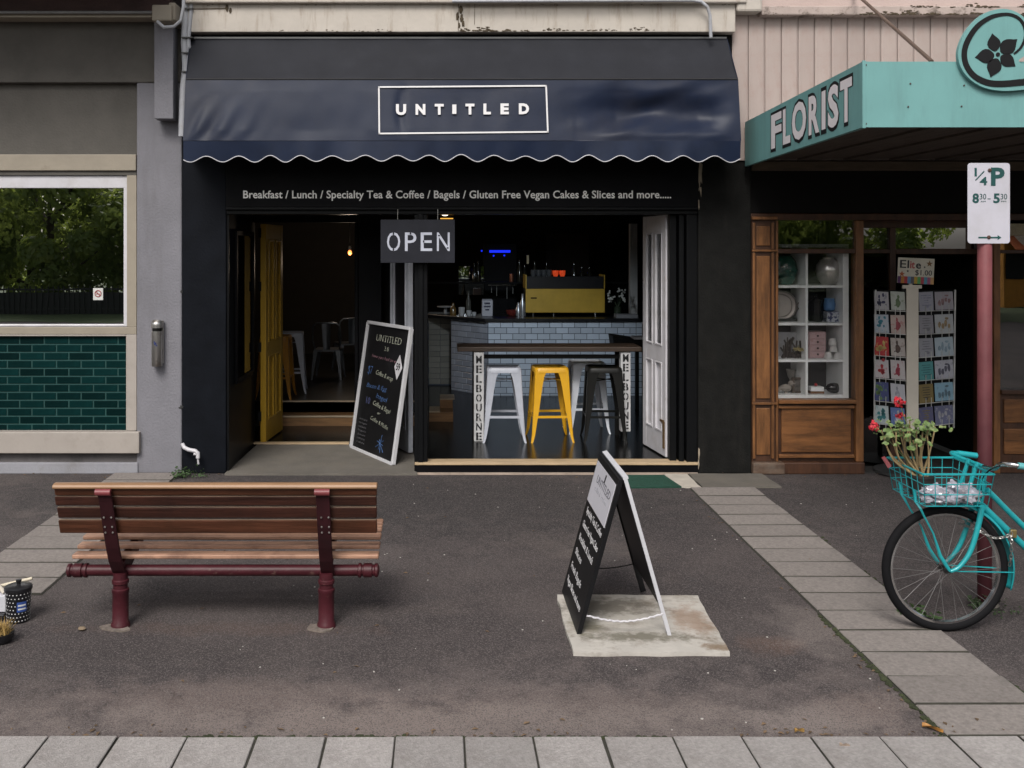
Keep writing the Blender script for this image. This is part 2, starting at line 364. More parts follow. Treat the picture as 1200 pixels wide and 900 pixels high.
lit = MB(); rr = random.Random(77)
for i in range(230):
    k = rr.random()
    if k < .35: x, y = rr.uniform(-5.5, 5), FY - .02 - abs(rr.gauss(0, .07))
    elif k < .6: x, y = rr.uniform(-1.8, 2.3), 3.86 + abs(rr.gauss(0, .05))
    elif k < .75: x, y = 1.94 - abs(rr.gauss(0, .03)), rr.uniform(3.9, 7.6)
    else: x, y = rr.uniform(-2.2, 3.0), rr.uniform(3.9, 8)
    if x > -1.8 and x < 2.2 and y > 8.2: continue
    a = rr.uniform(0, 6.28); l_ = rr.uniform(.006, .018); w = l_ * rr.uniform(.25, .6); c_, s_ = math.cos(a), math.sin(a); z = .012 if 1.95 < x < 2.48 else .004
    lit.add([(x + c_ * l_, y + s_ * l_, z), (x - s_ * w, y + c_ * w, z + rr.uniform(.001, .006)), (x - c_ * l_, y - s_ * l_, z), (x + s_ * w, y - c_ * w, z + rr.uniform(.001, .006))], [(0, 1, 2, 3)])
tag(build(lit, 'leaf_litter', M('dead_leaf', (.13, .085, .05), .9, var=.6, scale=8)), kind='stuff')

# ================================================================ GREY BUILDING (left)
gb = thing('grey_building', 'grey rendered building with a large cream framed window beside the black cafe', 'building', (-3.6, FY, 0))
YB = FY; x0b = -9.0
xc0, xc1 = X(160, YB), X(213, YB)                    # corner column
b = MB().box(xc0, xc1, YB, YB + .5, 0, Z(96, YB)); build(b, 'column', grey_render, gb, bevel=.012)
b = MB().box(x0b, xc1, YB - .012, YB + .5, Z(97, YB), Z(22, YB)); build(b, 'lintel', brown_grey, gb, bevel=.008)
b = MB().box(x0b, xc0, YB + .06, YB + .5, Z(182, YB), Z(97, YB)); build(b, 'recessed_panel', brown_grey, gb)
b = MB().box(x0b, xc0 - .002, YB - .01, YB + .4, Z(200, YB), Z(181, YB)); build(b, 'window_hood', cream, gb, bevel=.006)
b = MB().box(x0b, xc0 - .004, YB + .01, YB + .3, Z(205, YB), Z(200.3, YB)); build(b, 'hood_shadow_gap', brown_grey, gb)
wf = MB()
wf.box(x0b, xc0 - .004, YB + .012, YB + .25, Z(392, YB), Z(383.5, YB))
wf.box(X(148, YB), xc0 - .004, YB + .012, YB + .25, Z(383.5, YB), Z(205, YB))
cr = build(wf, 'window_frame', cream, gb, bevel=.004)
sash = MB()
sash.box(x0b, X(148, YB) - .001, YB + .03, YB + .2, Z(220, YB), Z(205.3, YB))
sash.box(X(143.5, YB), X(148, YB) - .001, YB + .03, YB + .2, Z(383, YB), Z(220, YB))
sash.box(x0b, X(143.5, YB), YB + .03, YB + .2, Z(383, YB), Z(380.6, YB))
build(sash, 'sash', white_paint, gb, bevel=.003)
b = MB().box(x0b, X(143.5, YB), YB + .06, YB + .066, Z(381, YB), Z(219.8, YB)); pane = build(b, 'window_pane', glassy('tinted_window_glass', .82, thru=False, body=(.004, .005, .004, 1)), gb)
b = MB().box(X(106.5, YB), X(118, YB), YB + .055, YB + .0585, Z(352, YB), Z(338, YB)); st = build(b, 'sticker', M('sticker_white', (.55, .55, .53), .5), pane)
b = MB(); cxs, czs = X(112.3, YB), Z(344.5, YB)
b.torus((cxs, YB + .054, czs), .026, .004, 20, 6); b.bar((cxs - .018, YB + .054, czs + .018), (cxs + .018, YB + .054, czs - .018), .006, .006)
b.bar((cxs - .016, YB + .0535, czs - .002), (cxs + .016, YB + .0535, czs - .002), .004, .006)
build(b, 'no_smoking_mark', M('sticker_red', (.25, .03, .03), .5), pane)
# tiled panel below the window
fr = MB()
fr.box(x0b, X(147, YB), YB + .014, YB + .2, Z(394.2, YB), Z(392.2, YB)); fr.box(X(147, YB), xc0 - .004, YB + .014, YB + .2, Z(505, YB), Z(392.2, YB))
build(fr, 'tile_frame', pale_beige, gb, bevel=.004)
b = MB().box(x0b, X(165, YB), YB - .05, YB + .2, Z(530, YB), Z(505.2, YB)); build(b, 'window_ledge', pale_beige, gb, bevel=.006)
b = MB().box(x0b, X(162, YB), YB + .02, YB + .3, Z(542, YB), Z(530, YB)); build(b, 'plinth_recess', M('dark_plinth', (.12, .11, .11), .9, var=.3, dirt=(.02, .02, .02), damt=.8), gb)
b = MB().box(x0b, X(162, YB), YB - .015, YB + .3, 0, Z(542, YB)); build(b, 'plinth', M('plinth_paint', (.26, .26, .285), .8, var=.12, bump=.3, dirt=(.12, .11, .1), damt=.5), gb, bevel=.006)
grout = M('green_grout', (.008, .050, .046), .8, var=.2)
b = MB().box(x0b, X(147, YB), YB + .05, YB + .2, Z(505, YB), Z(394, YB)); tb = build(b, 'tile_bed', grout, gb)
gtile = M('green_tile', (.0018, .016, .016), .45, var=.25, scale=5, rand=.35, spec=.05)
tw, th = 29 / 139.9, 9.4 / 139.9
def tile_mesh(w, h, m, name='tile', dpt=.009, ch=.004):
    mb = MB(); o = [(0, 0, 0), (w, 0, 0), (w, 0, h), (0, 0, h)]; f = [(ch, -dpt, ch), (w - ch, -dpt, ch), (w - ch, -dpt, h - ch), (ch, -dpt, h - ch)]
    mid = [(x, -dpt * .6, z) for x, _, z in o]
    mb.add(o + mid + f, [(8, 9, 10, 11)] + [(i, (i + 1) % 4, 4 + (i + 1) % 4, 4 + i) for i in range(4)] + [(4 + i, 4 + (i + 1) % 4, 8 + (i + 1) % 4, 8 + i) for i in range(4)])
    return mb.mesh(name, m)
tcache = {}
xr = X(146.6, YB)
for r in range(12):
    z1 = Z(394.4, YB) - r * th; e = xr; k = 0; first = tw if r % 2 else tw * .5
    first = tw * (.85 if r % 2 else .35)
    while e > X(-400, YB):
        w = first if k == 0 else tw; key = round(w, 4)
        if key not in tcache: tcache[key] = tile_mesh(w - .012, th - .012, gtile, 'tile', .005, .002)
        o = bpy.data.objects.new('tile', tcache[key]); o.parent = tb; COL.objects.link(o)
        o.location = (e - w + .0035 - WO[tb.name][0], YB + .0505 - YB, z1 - th + .0035); e -= w; k += 1
# hanging pilaster, its cap, gutter, roof edge and the storey above
b = MB().box(X(187, YB), X(209, YB), YB - .16, YB - .013, Z(142, YB), Z(28, YB)); build(b, 'hanging_pilaster', grey_render, gb, bevel=.006)
b = MB().box(X(181, 8.1), X(204, 8.1), 8.02, YB, Z(27, 8.1), Z(8, 8.1)); b.box(X(199, 8.1), X(207, 8.1), 8.06, YB, Z(25, 8.1), Z(4, 8.1)); build(b, 'pilaster_cap', cream, gb, bevel=.012)
b = MB().box(x0b, X(180, 8.2), 8.15, YB - .013, Z(22, 8.2), Z(16.5, 8.2)); build(b, 'cream_moulding', cream, gb, bevel=.004)
b = MB().tube([(x0b, 8.12, Z(14.5, 8.12)), (X(182, 8.12), 8.12, Z(14.5, 8.12))], .012, 8); build(b, 'conduit', M('grey_conduit', (.2, .2, .2), .5), gb)
b = MB().box(x0b, X(206, YB), 8.2, YB + .5, Z(16, 8.2), 4.1); build(b, 'brown_fascia', M('brown_fascia', (.05, .026, .024), .8, var=.3, bump=.3), gb)
b = MB().box(x0b, xc1, YB + .05, YB + .5, 4.1, 7.2); build(b, 'upper_wall', brown_grey, gb)
b = MB().box(x0b, X(212, YB), 7.3, YB + .3, 4.12, 4.22); build(b, 'roof_eave', dark_wood, gb, bevel=.01)
# cracks and stains in the column edge: shallow chips
b = MB()
for (px, py, s) in ((212, 342, .05), (212, 477, .06), (160.5, 505, .03)):
    b.ball((X(px, YB), YB + .01, Z(py, YB)), s * .5, 7, (1, .5, .6), .7)
build(b, 'chipped_edge', M('chip', (.03, .03, .03), .95), gb)

# ash bin on the column
ab = thing('cigarette_bin', 'small steel cigarette bin fixed to the grey column', 'cigarette bin', (X(184, 8.27), 8.29, Z(429, 8.27)))
steel = M('brushed_steel', (.50, .49, .47), .35, 1, var=.25, scale=3, stretch=(12, 12, 1), dirt=(.16, .10, .06), dscale=9, damt=.7)
xa = X(184, 8.28); z0, z1 = Z(429, 8.28), Z(388, 8.28)
build(MB().lathe([(.042, z0), (.044, z0 + .005), (.044, z1)], (xa, 8.28, 0), 20), 'bin_tube', steel, ab)
build(MB().lathe([(.038, z1), (.038, z1 + .035)], (xa, 8.28, 0), 16), 'slot', inner_black, ab)
hood = MB()
def hd(u, v):
    a = math.pi * (.0 + u); return (xa - .047 * math.cos(a), 8.28 - .047 * math.sin(a) * (1 if v < .6 else 1 - (v - .6) * 1.4), z1 + .028 + v * .068 * (1 - .35 * (1 - math.sin(a)) * (v > .6)))
hood.grid(hd, 14, 6); hood.box(xa - .047, xa + .047, 8.30, 8.325, z0 + .02, z1 + .085); build(hood, 'hood', steel, ab)
mk = MB(); mk.tube([(xa - .012, 8.236, z0 + .21), (xa - .006, 8.2345, z0 + .18), (xa + .002, 8.234, z0 + .20), (xa + .006, 8.2345, z0 + .17), (xa + .016, 8.237, z0 + .175)], .0035, 6); build(mk, 'blue_scrawl', M('blue_ink', (.02, .05, .25), .5), ab)

# downpipes between the buildings
dp = thing('downpipe', 'pair of pale strapped downpipes between the grey building and the awning', 'downpipe', (X(218, 8.25), 8.25, 2.5))
pipe_m = M('pale_pipe', (.36, .37, .40), .45, var=.12, scale=6, dirt=(.14, .12, .1), dscale=6, damt=.5)
def pp(px, py, Y=8.24): return (X(px, Y), Y, Z(py, Y))
build(MB().tube([pp(219, -60), pp(218, 10), pp(216.5, 50), pp(218, 80), pp(215, 105), pp(213.5, 160)], .032, 12), 'pipe', pipe_m, dp)
build(MB().tube([pp(225, -60, 8.22), pp(224, 10, 8.22), pp(221, 45, 8.22), pp(222, 65, 8.22), pp(220, 84, 8.22)], .017, 10), 'pipe', pipe_m, dp)
build(MB().tube([pp(217, -60, 7.98), pp(215, 8, 7.98), pp(212, 24, 7.98), pp(204, 31, 7.98), pp(192, 32, 7.98), pp(184, 25, 7.98)], .014, 10), 'looped_pipe', pipe_m, dp)
for py in (10, 44, 62, 84): build(MB().box(X(213, 8.2), X(226, 8.2), 8.19, 8.28, Z(py + .6, 8.2), Z(py - .8, 8.2)), 'strap', M('pipe_strap', (.06, .06, .06), .6), dp)
tp = thing('drain_pipe', 'thin white bent drain pipe at the foot of the black cafe column', 'pipe', pp(222, 535, 8.27))
build(MB().tube([pp(213.5, 520, 8.28), pp(216, 524.5, 8.27), pp(221, 527, 8.26), pp(229, 528.5, 8.25), pp(232, 531, 8.25), pp(232, 537, 8.25)], .017, 10), 'pipe', white_paint, tp)
b = MB(); b.tube([pp(232, 538, 8.25), pp(232.5, 544, 8.25)], .008, 8); b.tube([pp(227, 532, 8.25), pp(231, 532.5, 8.25)], .01, 8); build(b, 'spout', white_paint, tp)

# weeds
def leaf_clump(mb, c, rad, n, size, rr, up=.6, flat=.7):
    for i in range(n):
        d = Vector((rr.gauss(0, 1), rr.gauss(0, 1), abs(rr.gauss(0, 1)) * up)).normalized() * rad * rr.random() ** .5
        p = Vector(c) + d; nrm = (d.normalized() * .6 + Vector((rr.gauss(0, .5), rr.gauss(0, .5), flat))).normalized()
        t = nrm.orthogonal().normalized(); t.rotate(Matrix.Rotation(rr.uniform(0, 6.28), 3, nrm)); w = nrm.cross(t); s = size * rr.uniform(.6, 1.3)
        mb.add([p - t * s * .5, p + w * s * .32 + nrm * s * .08, p + t * s * .5 + nrm * -.1 * s, p - w * s * .32 + nrm * s * .08], [(0, 3, 2, 1)])
weed_m = M('weed_leaf', (.032, .068, .016), .6, var=.5, scale=25)
rr = random.Random(11)
b = MB(); leaf_clump(b, (X(213, 8.2), 8.2, .02), .08, 120, .026, rr); leaf_clump(b, (X(206, 8.2), 8.2, .003), .07, 50, .022, rr); leaf_clump(b, (X(228, 8.2), 8.2, .01), .12, 60, .024, rr, .25)
tag(build(b, 'weeds', weed_m, loc=(X(214, 8.2), 8.18, 0)), kind='stuff')
b = MB(); leaf_clump(b, (X(1071, 5.1), 5.12, .015), .07, 60, .035, rr, .5); leaf_clump(b, (X(1082, 5.1), 5.05, .01), .07, 50, .03, rr, .4)
tag(build(b, 'weed', weed_m, loc=(X(1071, 5.1), 5.1, 0)), 'green weeds on the paving edge behind the bicycle front wheel', 'weeds')
b = MB(); leaf_clump(b, (X(1147, 5.25), 5.25, .015), .06, 50, .03, rr, .5); leaf_clump(b, (X(1165, 5.2), 5.2, .005), .13, 70, .02, rr, .2)
tag(build(b, 'weed', M('dull_weed', (.03, .05, .018), .8, var=.5, scale=30), loc=(X(1147, 5.25), 5.25, 0)), kind='stuff')

# ================================================================ CAFE BUILDING
cb = thing('cafe_building', 'black painted cafe front with an open doorway and folded back windows', 'building', (.3, FY, 0))
xl0, xl1 = X(213.5, FY), X(265, FY)
build(MB().box(xl0, xl1, FY + .0, FY + 1.2, 0, 3.7), 'left_pier', navy_black, cb, bevel=.008)
xr0, xr1 = X(818, FY), X(880, FY)
build(MB().box(xr0, xr1, FY - .01, FY + .6, 0, 3.7), 'right_pier', black_render, cb, bevel=.01)
chip = MB(); 
for (px, py, s, k) in ((821, 205, .035, 3.2), (820, 222, .022, 3), (819, 240, .02, 2.2), (819.5, 530, .02, 3.4), (818.5, 545, .018, 2)):
    chip.ball((X(px, FY), FY - .006, Z(py, FY)), s, 8, (.6, .25, k), .8)
build(chip, 'bare_plaster', M('bare_plaster', (.30, .25, .19), .9, var=.3), cb)
build(MB().box(xl1, xr0, FY - .015, FY + .25, Z(243, FY), 3.7), 'fascia', black_paint, cb, bevel=.004)
b = MB().box(xl1 + .002, xr0 - .002, FY - .03, FY + .1, Z(246, FY), Z(243.2, FY)); b.box(xl1 + .002, xr0 - .002, FY + .0, FY + .2, Z(251, FY), Z(246.2, FY)); build(b, 'head_moulding', M('black_gloss', (.005, .0053, .006), .4, var=.1, spec=.12), cb, bevel=.004)
text('Breakfast / Lunch / Specialty Tea & Coffee / Bagels / Gluten Free Vegan Cakes & Slices and more.....',
     (X(285.5, FY), FY - .0155, Z(232.3, FY)), (1, 0, 0), (0, 0, 1), .062, M('fascia_lettering', (.86, .85, .82), .6, var=.02), cb, width=(786 - 285.5) / F * FY, bold=.016, spacing=1.02, depth=.003)
# beam above the awning with ledge, streaked and mossy
beam_m = M('beam_plaster', (.44, .40, .355), .7, var=.08, scale=4, bump=.2, bscale=25, dirt=(.19, .13, .075), dscale=3, damt=.75, dlo=.53, dhi=.72, runs=True)
build(MB().box(X(222, FY), X(857, FY), 8.22, FY + .5, Z(37.5, 8.22), Z(3.5, 8.22)), 'beam', beam_m, cb, bevel=.006)
build(MB().box(X(222, FY), X(868, FY), 8.17, FY + .5, Z(3, 8.17), 4.3), 'ledge', beam_m, cb, bevel=.01)
stain = MB(); rr = random.Random(21)
moss_dark = M('moss_stain', (.065, .048, .030), .95, var=.4, scale=30)
def stain_run(xs, zs, n, k=.010, hz=.5, Y=8.219):
    for i in range(n):
        t = rr.random(); x = xs[0] + (xs[1] - xs[0]) * t; a = max(0, noise.noise(Vector((x * 7, zs * 3, 1))) + .3)
        if rr.random() > a * 1.5: continue
        stain.ball((x, Y, zs + abs(rr.gauss(0, 1)) * .022 * a), rr.uniform(.3, 1) * k, 5, (1.6, .25, hz), .6)
stain_run((X(540, 8.2), X(620, 8.2)), Z(36, 8.2), 170, .012); stain_run((X(630, 8.2), X(770, 8.2)), Z(35.5, 8.2), 150, .010); stain_run((X(290, 8.2), X(470, 8.2)), Z(36.5, 8.2), 60, .007)
for (px, py, s) in ((541, 22, .03), (543, 28, .025), (540, 12, .03), (266, 10, .025), (270, 13, .02), (536, 20, .03), (538, 30, .02)): stain.ball((X(px, 8.22), 8.216, Z(py, 8.22)), s, 7, (.5, .15, 1.1), .8)
stain.bar((X(224, 8.2), 8.218, Z(10, 8.2)), (X(266, 8.2), 8.218, Z(9.5, 8.2)), .004, .008)
stain.bar((X(537, 8.2), 8.218, Z(36, 8.2)), (X(537.5, 8.2), 8.218, Z(4, 8.2)), .004, .006, (0, 1, 0)); stain.bar((X(556, 8.2), 8.218, Z(28, 8.2)), (X(556.5, 8.2), 8.218, Z(4, 8.2)), .003, .005, (0, 1, 0))
stain_run((X(230, 8.2), X(860, 8.2)), Z(5.5, 8.2), 160, .006)
build(stain, 'moss_stain', moss_dark, cb)
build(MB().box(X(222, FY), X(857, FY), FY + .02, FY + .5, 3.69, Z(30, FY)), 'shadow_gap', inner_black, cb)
build(MB().box(X(222, FY), X(857, FY), FY + .06, FY + .5, 4.3, 7.4), 'upper_wall', beam_m, cb)
cdt = MB(); cdt.tube([pp(530, 1.5, 8.14), pp(700, .8, 8.14), pp(812, .3, 8.14), pp(822, 2, 8.14), pp(829, 8, 8.14), pp(832, 18, 8.15), pp(833, 44, 8.17)], .014, 10)
tag(build(cdt, 'electrical_conduit', pipe_m, loc=pp(700, 1, 8.14)), 'white conduit bending down the beam above the awning', 'conduit')

# shell of the cafe: floors, walls, ceiling
FZ = .09
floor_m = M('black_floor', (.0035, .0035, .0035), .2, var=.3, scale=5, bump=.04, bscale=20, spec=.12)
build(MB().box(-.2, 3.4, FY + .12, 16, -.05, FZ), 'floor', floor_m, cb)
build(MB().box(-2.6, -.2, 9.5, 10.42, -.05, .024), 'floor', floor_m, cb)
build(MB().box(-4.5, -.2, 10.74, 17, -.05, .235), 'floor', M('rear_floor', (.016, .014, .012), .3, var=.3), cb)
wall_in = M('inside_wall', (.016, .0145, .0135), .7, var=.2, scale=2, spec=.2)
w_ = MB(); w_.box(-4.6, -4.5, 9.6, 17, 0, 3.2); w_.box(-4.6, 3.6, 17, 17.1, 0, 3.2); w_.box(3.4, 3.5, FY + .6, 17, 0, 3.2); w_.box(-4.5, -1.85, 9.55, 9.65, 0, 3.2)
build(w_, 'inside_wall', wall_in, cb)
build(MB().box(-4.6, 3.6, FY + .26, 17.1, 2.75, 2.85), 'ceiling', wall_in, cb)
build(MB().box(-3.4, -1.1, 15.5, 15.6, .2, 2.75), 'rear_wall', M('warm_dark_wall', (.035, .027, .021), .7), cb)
# front step
build(MB().box(X(487, FY), xr0 - .002, FY - .012, FY + .13, 0, FZ - .018), 'step', black_paint, cb)
build(MB().box(X(486, FY), xr0 - .003, FY - .02, FY + .14, FZ - .016, FZ + .004), 'step_nosing', M('timber_nosing', (.42, .31, .19), .5, var=.2, scale=6, stretch=(1, 6, 6)), cb, bevel=.003)
build(MB().box(X(484, FY), xr0 - .01, FY - .05, FY - .013, .0, .012), 'sill_mortar', M('mortar_edge', (.34, .27, .22), .9, var=.3, dirt=(.1, .09, .08)), cb)
# jamb post between doorway and window; right jamb
b = MB().box(X(485.5, FY), X(501, FY), FY + .01, FY + .16, 0, Z(251, FY)); b.box(X(490, FY), X(496, FY), FY - .01, FY + .01, FZ, Z(251, FY)); build(b, 'post', M('black_gloss', (.005, .0053, .006), .4, var=.1, spec=.12), cb, bevel=.006)
b = MB().box(X(805, FY), xr0, FY + .01, FY + .2, FZ, Z(251, FY)); b.box(X(797, FY), X(803, FY), FY + .03, FY + .2, FZ, Z(251, FY)); b.box(X(787, FY), X(795, FY), FY + .06, FY + .25, FZ, Z(251, FY)); build(b, 'right_jamb', M('black_gloss', (.005, .0053, .006), .4, var=.1, spec=.12), cb, bevel=.008)
# doorway inside: head, right partition, threshold, left wall with its dark window
b = MB().box(-1.79, -.785, 9.48, 9.56, 2.13, 2.75); b.box(-.78, -.56, 9.50, 9.60, 0, 2.75); b.box(-.82, -.785, 9.52, 9.58, 0, 2.13); build(b, 'inner_partition', black_paint, cb, bevel=.006)
build(MB().box(-1.78, -.87, 9.47, 9.53, .019, .034), 'threshold', M('timber_nosing', (.42, .31, .19), .5), cb)
build(MB().box(-1.86, -1.775, FY + .02, 9.54, 0, 2.75), 'doorway_wall', M('black_gloss', (.005, .0053, .006), .4, var=.1, spec=.12), cb)
b = MB().box(-1.775, -1.765, 8.62, 9.34, .75, 2.0); build(b, 'doorway_pane', glassy('door_side_glass', .16, thru=False, body=(.004, .004, .005, 1)), cb)
b = MB(); 
for (ya, yb, za, zb) in ((8.58, 8.62, .71, 2.04), (9.34, 9.38, .71, 2.04), (8.62, 9.34, .71, .75), (8.62, 9.34, 2.0, 2.04)): b.box(-1.775, -1.75, ya, yb, za, zb)
build(b, 'pane_frame', black_paint, cb, bevel=.004)
# timber steps up to the rear room
riser_m = M('stair_timber', (.26, .14, .06), .5, var=.3, scale=5, stretch=(1, 8, 8))
nose_m = M('stair_nosing', (.55, .45, .32), .35, var=.1)
for k, (ya, za, zb) in enumerate(((10.42, .022, .115), (10.74, .115, .225))):
    build(MB().box(-1.9, -.25, ya, ya + .33, za, zb), 'stair_step', riser_m, cb)
    build(MB().box(-1.9, -.25, ya - .015, ya + .03, zb + .0015, zb + .014), 'stair_nosing', nose_m, cb)
b = MB().box(X(503, 10.3), X(531, 10.3), 10.3, 10.6, FZ, .185); build(b, 'stair_step', riser_m, cb)
b = MB().box(X(503, 10.3), X(515.5, 10.3), 10.28, 10.6, .187, .20); b.box(X(515.5, 10.3), X(533, 10.3), 10.6, 10.9, .27, .283); build(b, 'stair_nosing', nose_m, cb)
build(MB().box(X(515.5, 10.3), X(531, 10.3), 10.605, 10.95, FZ, .268), 'stair_step', riser_m, cb)

# ---- awning
aw = thing('awning', 'dark navy vinyl awning with a scalloped white edge over the cafe', 'awning', (.15, 8.0, 2.6))
vinyl = M('navy_vinyl', (.012, .0175, .037), .38, var=.10, scale=3, bump=.12, bscale=260, spec=.17, dirt=(.024, .026, .038), dscale=1.3, damt=.7)
vinyl_top = M('skylit_vinyl', (.015, .016, .021), .65, var=.15, scale=4, bump=.12, bscale=260, dirt=(.023, .024, .030), dscale=2, damt=.5, spec=.25)  # same vinyl as the front, greyed to paint in the sky's reflection
AL, AR = -2.025, 2.368
YK, ZK, YF, ZF, ZV = 7.93, 3.232, 7.85, 2.736, 2.581
YT, ZT = 8.28, 3.63
def wr(x, t):    # wrinkles: t 0 at knee .. 1 at the lower bar
    n = noise.noise(Vector((x * 1.5, t * 1.1, 3))) * .010 + noise.noise(Vector((x * 7, t * 2.5, 8))) * .003 + .012 * math.exp(-((x + .32 - .18 * (t - .5) ** 2) / .035) ** 2) * math.sin(math.pi * t)
    if x > .9: n += (.085 * math.exp(-((t - .52 - .10 * (x - 1.6) ** 2) / .22) ** 2) - .012 * math.exp(-((t - .92) / .09) ** 2)) * min(1, (x - .9) / .5) ** 2 * min(1, (2.36 - x) / .3) + (.010 * noise.noise(Vector((x * 4 + t * 3, t * 4, 2))) + .006 * math.sin(x * 9 + t * 11 + 2 * noise.noise(Vector((x * 3, t * 2, 5))))) * min(1, (x - .9) / .5)
    if x < -1.3: n += .03 * math.sin((x + t * .25) * 34) * max(0, t - .25) * (-1.3 - x)
    return n * max(0, min(1, t * 5, (1 - t) * 6, (2.35 - x) / .2, (x + 2.01) / .1))
m_ = MB(); m_.grid(lambda a, t: (AL + (AR - AL) * a, YK + (YF - YK) * t + wr(AL + (AR - AL) * a, t), ZK + (ZF - ZK) * t + (.012 * math.sin(a * 6) * t if a > .7 else 0)), 240, 44)
fp = build(m_, 'front_panel', vinyl, aw)
m_ = MB(); m_.grid(lambda a, t: (AL + (AR - AL) * a + (.0 if t else 0) + (-.055 + .07 * a) * t * 1.0, YK + (YT - YK) * t, ZK + (ZT - ZK) * t - .02 * math.sin(math.pi * t) + .008 * noise.noise(Vector((a * 14, t * 2, 4)))), 90, 8)
build(m_, 'top_panel', vinyl_top, aw)
NS = 17.5
def val(a, t):
    x = AL + (AR - AL) * a; zb = ZV + .004 + (.024 + .007 * noise.noise(Vector((a * 9, 5, 1)))) * math.cos(2 * math.pi * (a * NS + .28 + .10 * noise.noise(Vector((a * 6, 2, 7))))) - .008 * (abs(2 * a - 1)) + .012
    zt = ZF - .004; return (x, YF - .004 + .02 * noise.noise(Vector((x * 5, 0, 2))) * t + .014 * math.sin(x * 3) * t, zt + (zb - zt) * t)
m_ = MB(); m_.grid(val, 280, 4); va = build(m_, 'valance', M('valance_vinyl', (.008, .014, .034), .5, spec=.2, var=.2, scale=5, bump=.1, bscale=10), aw)
pts = [val(i / 280, 1) for i in range(281)]
build(MB().tube([(x, y - .003, z) for x, y, z in pts], .0038, 6), 'white_piping', white_paint, va)
for (xe, sgn) in ((AL, -1), (AR, 1)):
    xt = AL - .055 if sgn < 0 else AR + .015
    m_ = MB(); P = [(xe, YF, ZF), (xe, YK, ZK), (xt, YT, ZT), (xt, YT, 2.66)]
    m_.prism(P, (sgn, 0, 0), .004); build(m_, 'side_panel', vinyl, aw)
m_ = MB(); m_.tube([(AL, YF + .014, ZF), (AR, YF + .014, ZF)], .012, 8); m_.tube([(AL, YK + .03, ZK - .02), (AR, YK + .03, ZK - .02)], .012, 8)
for xe in (AL + .03, .15, AR - .03): m_.tube([(xe, YF + .014, ZF), (xe, FY - .02, ZF + .05)], .012, 8); m_.tube([(xe, YK + .03, ZK - .02), (xe, YF + .014, ZF)], .011, 8)
build(m_, 'awning_frame', M('dull_steel', (.15, .15, .15), .4, 1), aw)
build(MB().tube([(AL, YK - .002, ZK + .002), (AR, YK - .002, ZK + .002)], .006, 6), 'seam', M('seam_black', (.012, .012, .014), .6), aw)
build(MB().box(AL - .05, AR + .01, YT - .01, YT + .03, ZT - .002, ZT + .012), 'head_rail', M('dull_steel', (.15, .15, .15), .4, 1), aw)
# UNTITLED print with its frame on the front panel
vdir = Vector((0, YK - YF, ZK - ZF)).normalized(); YS = 7.742
def onp(px, py):     # point on the print plane (just proud of the panel)
    t = .5; Y = YS
    for _ in range(6):
        z = Z(py, Y); t = (ZK - z) / (ZK - ZF); Y = YK + (YF - YK) * t - .011
    return Vector((X(px, Y), Y, z))
a, b_, c, d = onp(444, 102), onp(640, 100.5), onp(642, 154.5), onp(444.5, 156.5)
fr = MB()
for p, q in ((a, b_), (b_, c), (c, d), (d, a)):
    t = (q - p).normalized(); fr.bar(p - t * .006, q + t * .006, .002, .0125, up=(vdir if abs(t.x) > .5 else Vector((1, 0, 0))))
build(fr, 'sign_border', white_soft, fp)
letters = [('U', 464, 476), ('N', 487, 498.5), ('T', 509.5, 520), ('I', 530, 534.8), ('T', 545.5, 556), ('L', 566.5, 575.2), ('E', 586.5, 596.3), ('D', 608, 620)]
for ch, l, r_ in letters:
    yb_ = 133.9 - (l - 464) * .006; p = onp(l, yb_); q = onp(l, yb_ - 11)
    if ch == 'I':
        o = MB(); w = (r_ - l) / F * p.y; u = Vector((w, 0, 0)); o.prism([p, p + u, q + u, q], (0, -1, 0), .002); build(o, 'letter', white_soft, fp)
    else: text(ch, p, (1, 0, 0), (q - p), (q - p).length, white_soft, fp, 'letter', width=(r_ - l) / F * p.y, bold=.052)

# ---- OPEN sign
YO = 8.26
op = thing('open_sign', 'black hanging sign board with white stencil OPEN', 'sign', (X(489, YO), YO, Z(308, YO)))
build(MB().box(X(446, YO), X(533, YO), YO, YO + .02, Z(308, YO), Z(257.5, YO)), 'board', M('sign_black', (.015, .016, .022), .55, var=.2, spec=.2), op, bevel=.002)
for ch, l, r_ in (('O', 453.5, 469), ('P', 474.5, 488), ('E', 493, 506.5), ('N', 512, 527)):
    text(ch, (X(l, YO), YO - .0005, Z(294, YO)), (1, 0, 0), (0, 0, 1), 21.5 / F * YO, M('stencil_white', (.44, .46, .54), .6), op, 'letter', width=(r_ - l) / F * YO, bold=.004)
gapm = M('sign_black', (.022, .023, .030)); gp = MB()
for (px, py, w, h) in ((461, 273.5, 1.6, 3), (461, 292.5, 1.6, 3), (481, 273.5, 1.6, 2.6), (496.5, 283, 1.5, 2.5), (514.5, 276, 2.2, 1.5), (524.6, 290.5, 2.2, 1.5)):
    gp.box(X(px - w / 2, YO), X(px + w / 2, YO), YO - .006, YO - .0005, Z(py + h / 2, YO), Z(py - h / 2, YO))
build(gp, 'stencil_bridge', gapm, op)
b = MB()
for px in (466, 513): b.tube([(X(px, YO), YO + .01, Z(257, YO)), (X(px, YO), YO + .01, Z(245, YO))], .003, 6)
build(b, 'hanging_chain', steel, op)

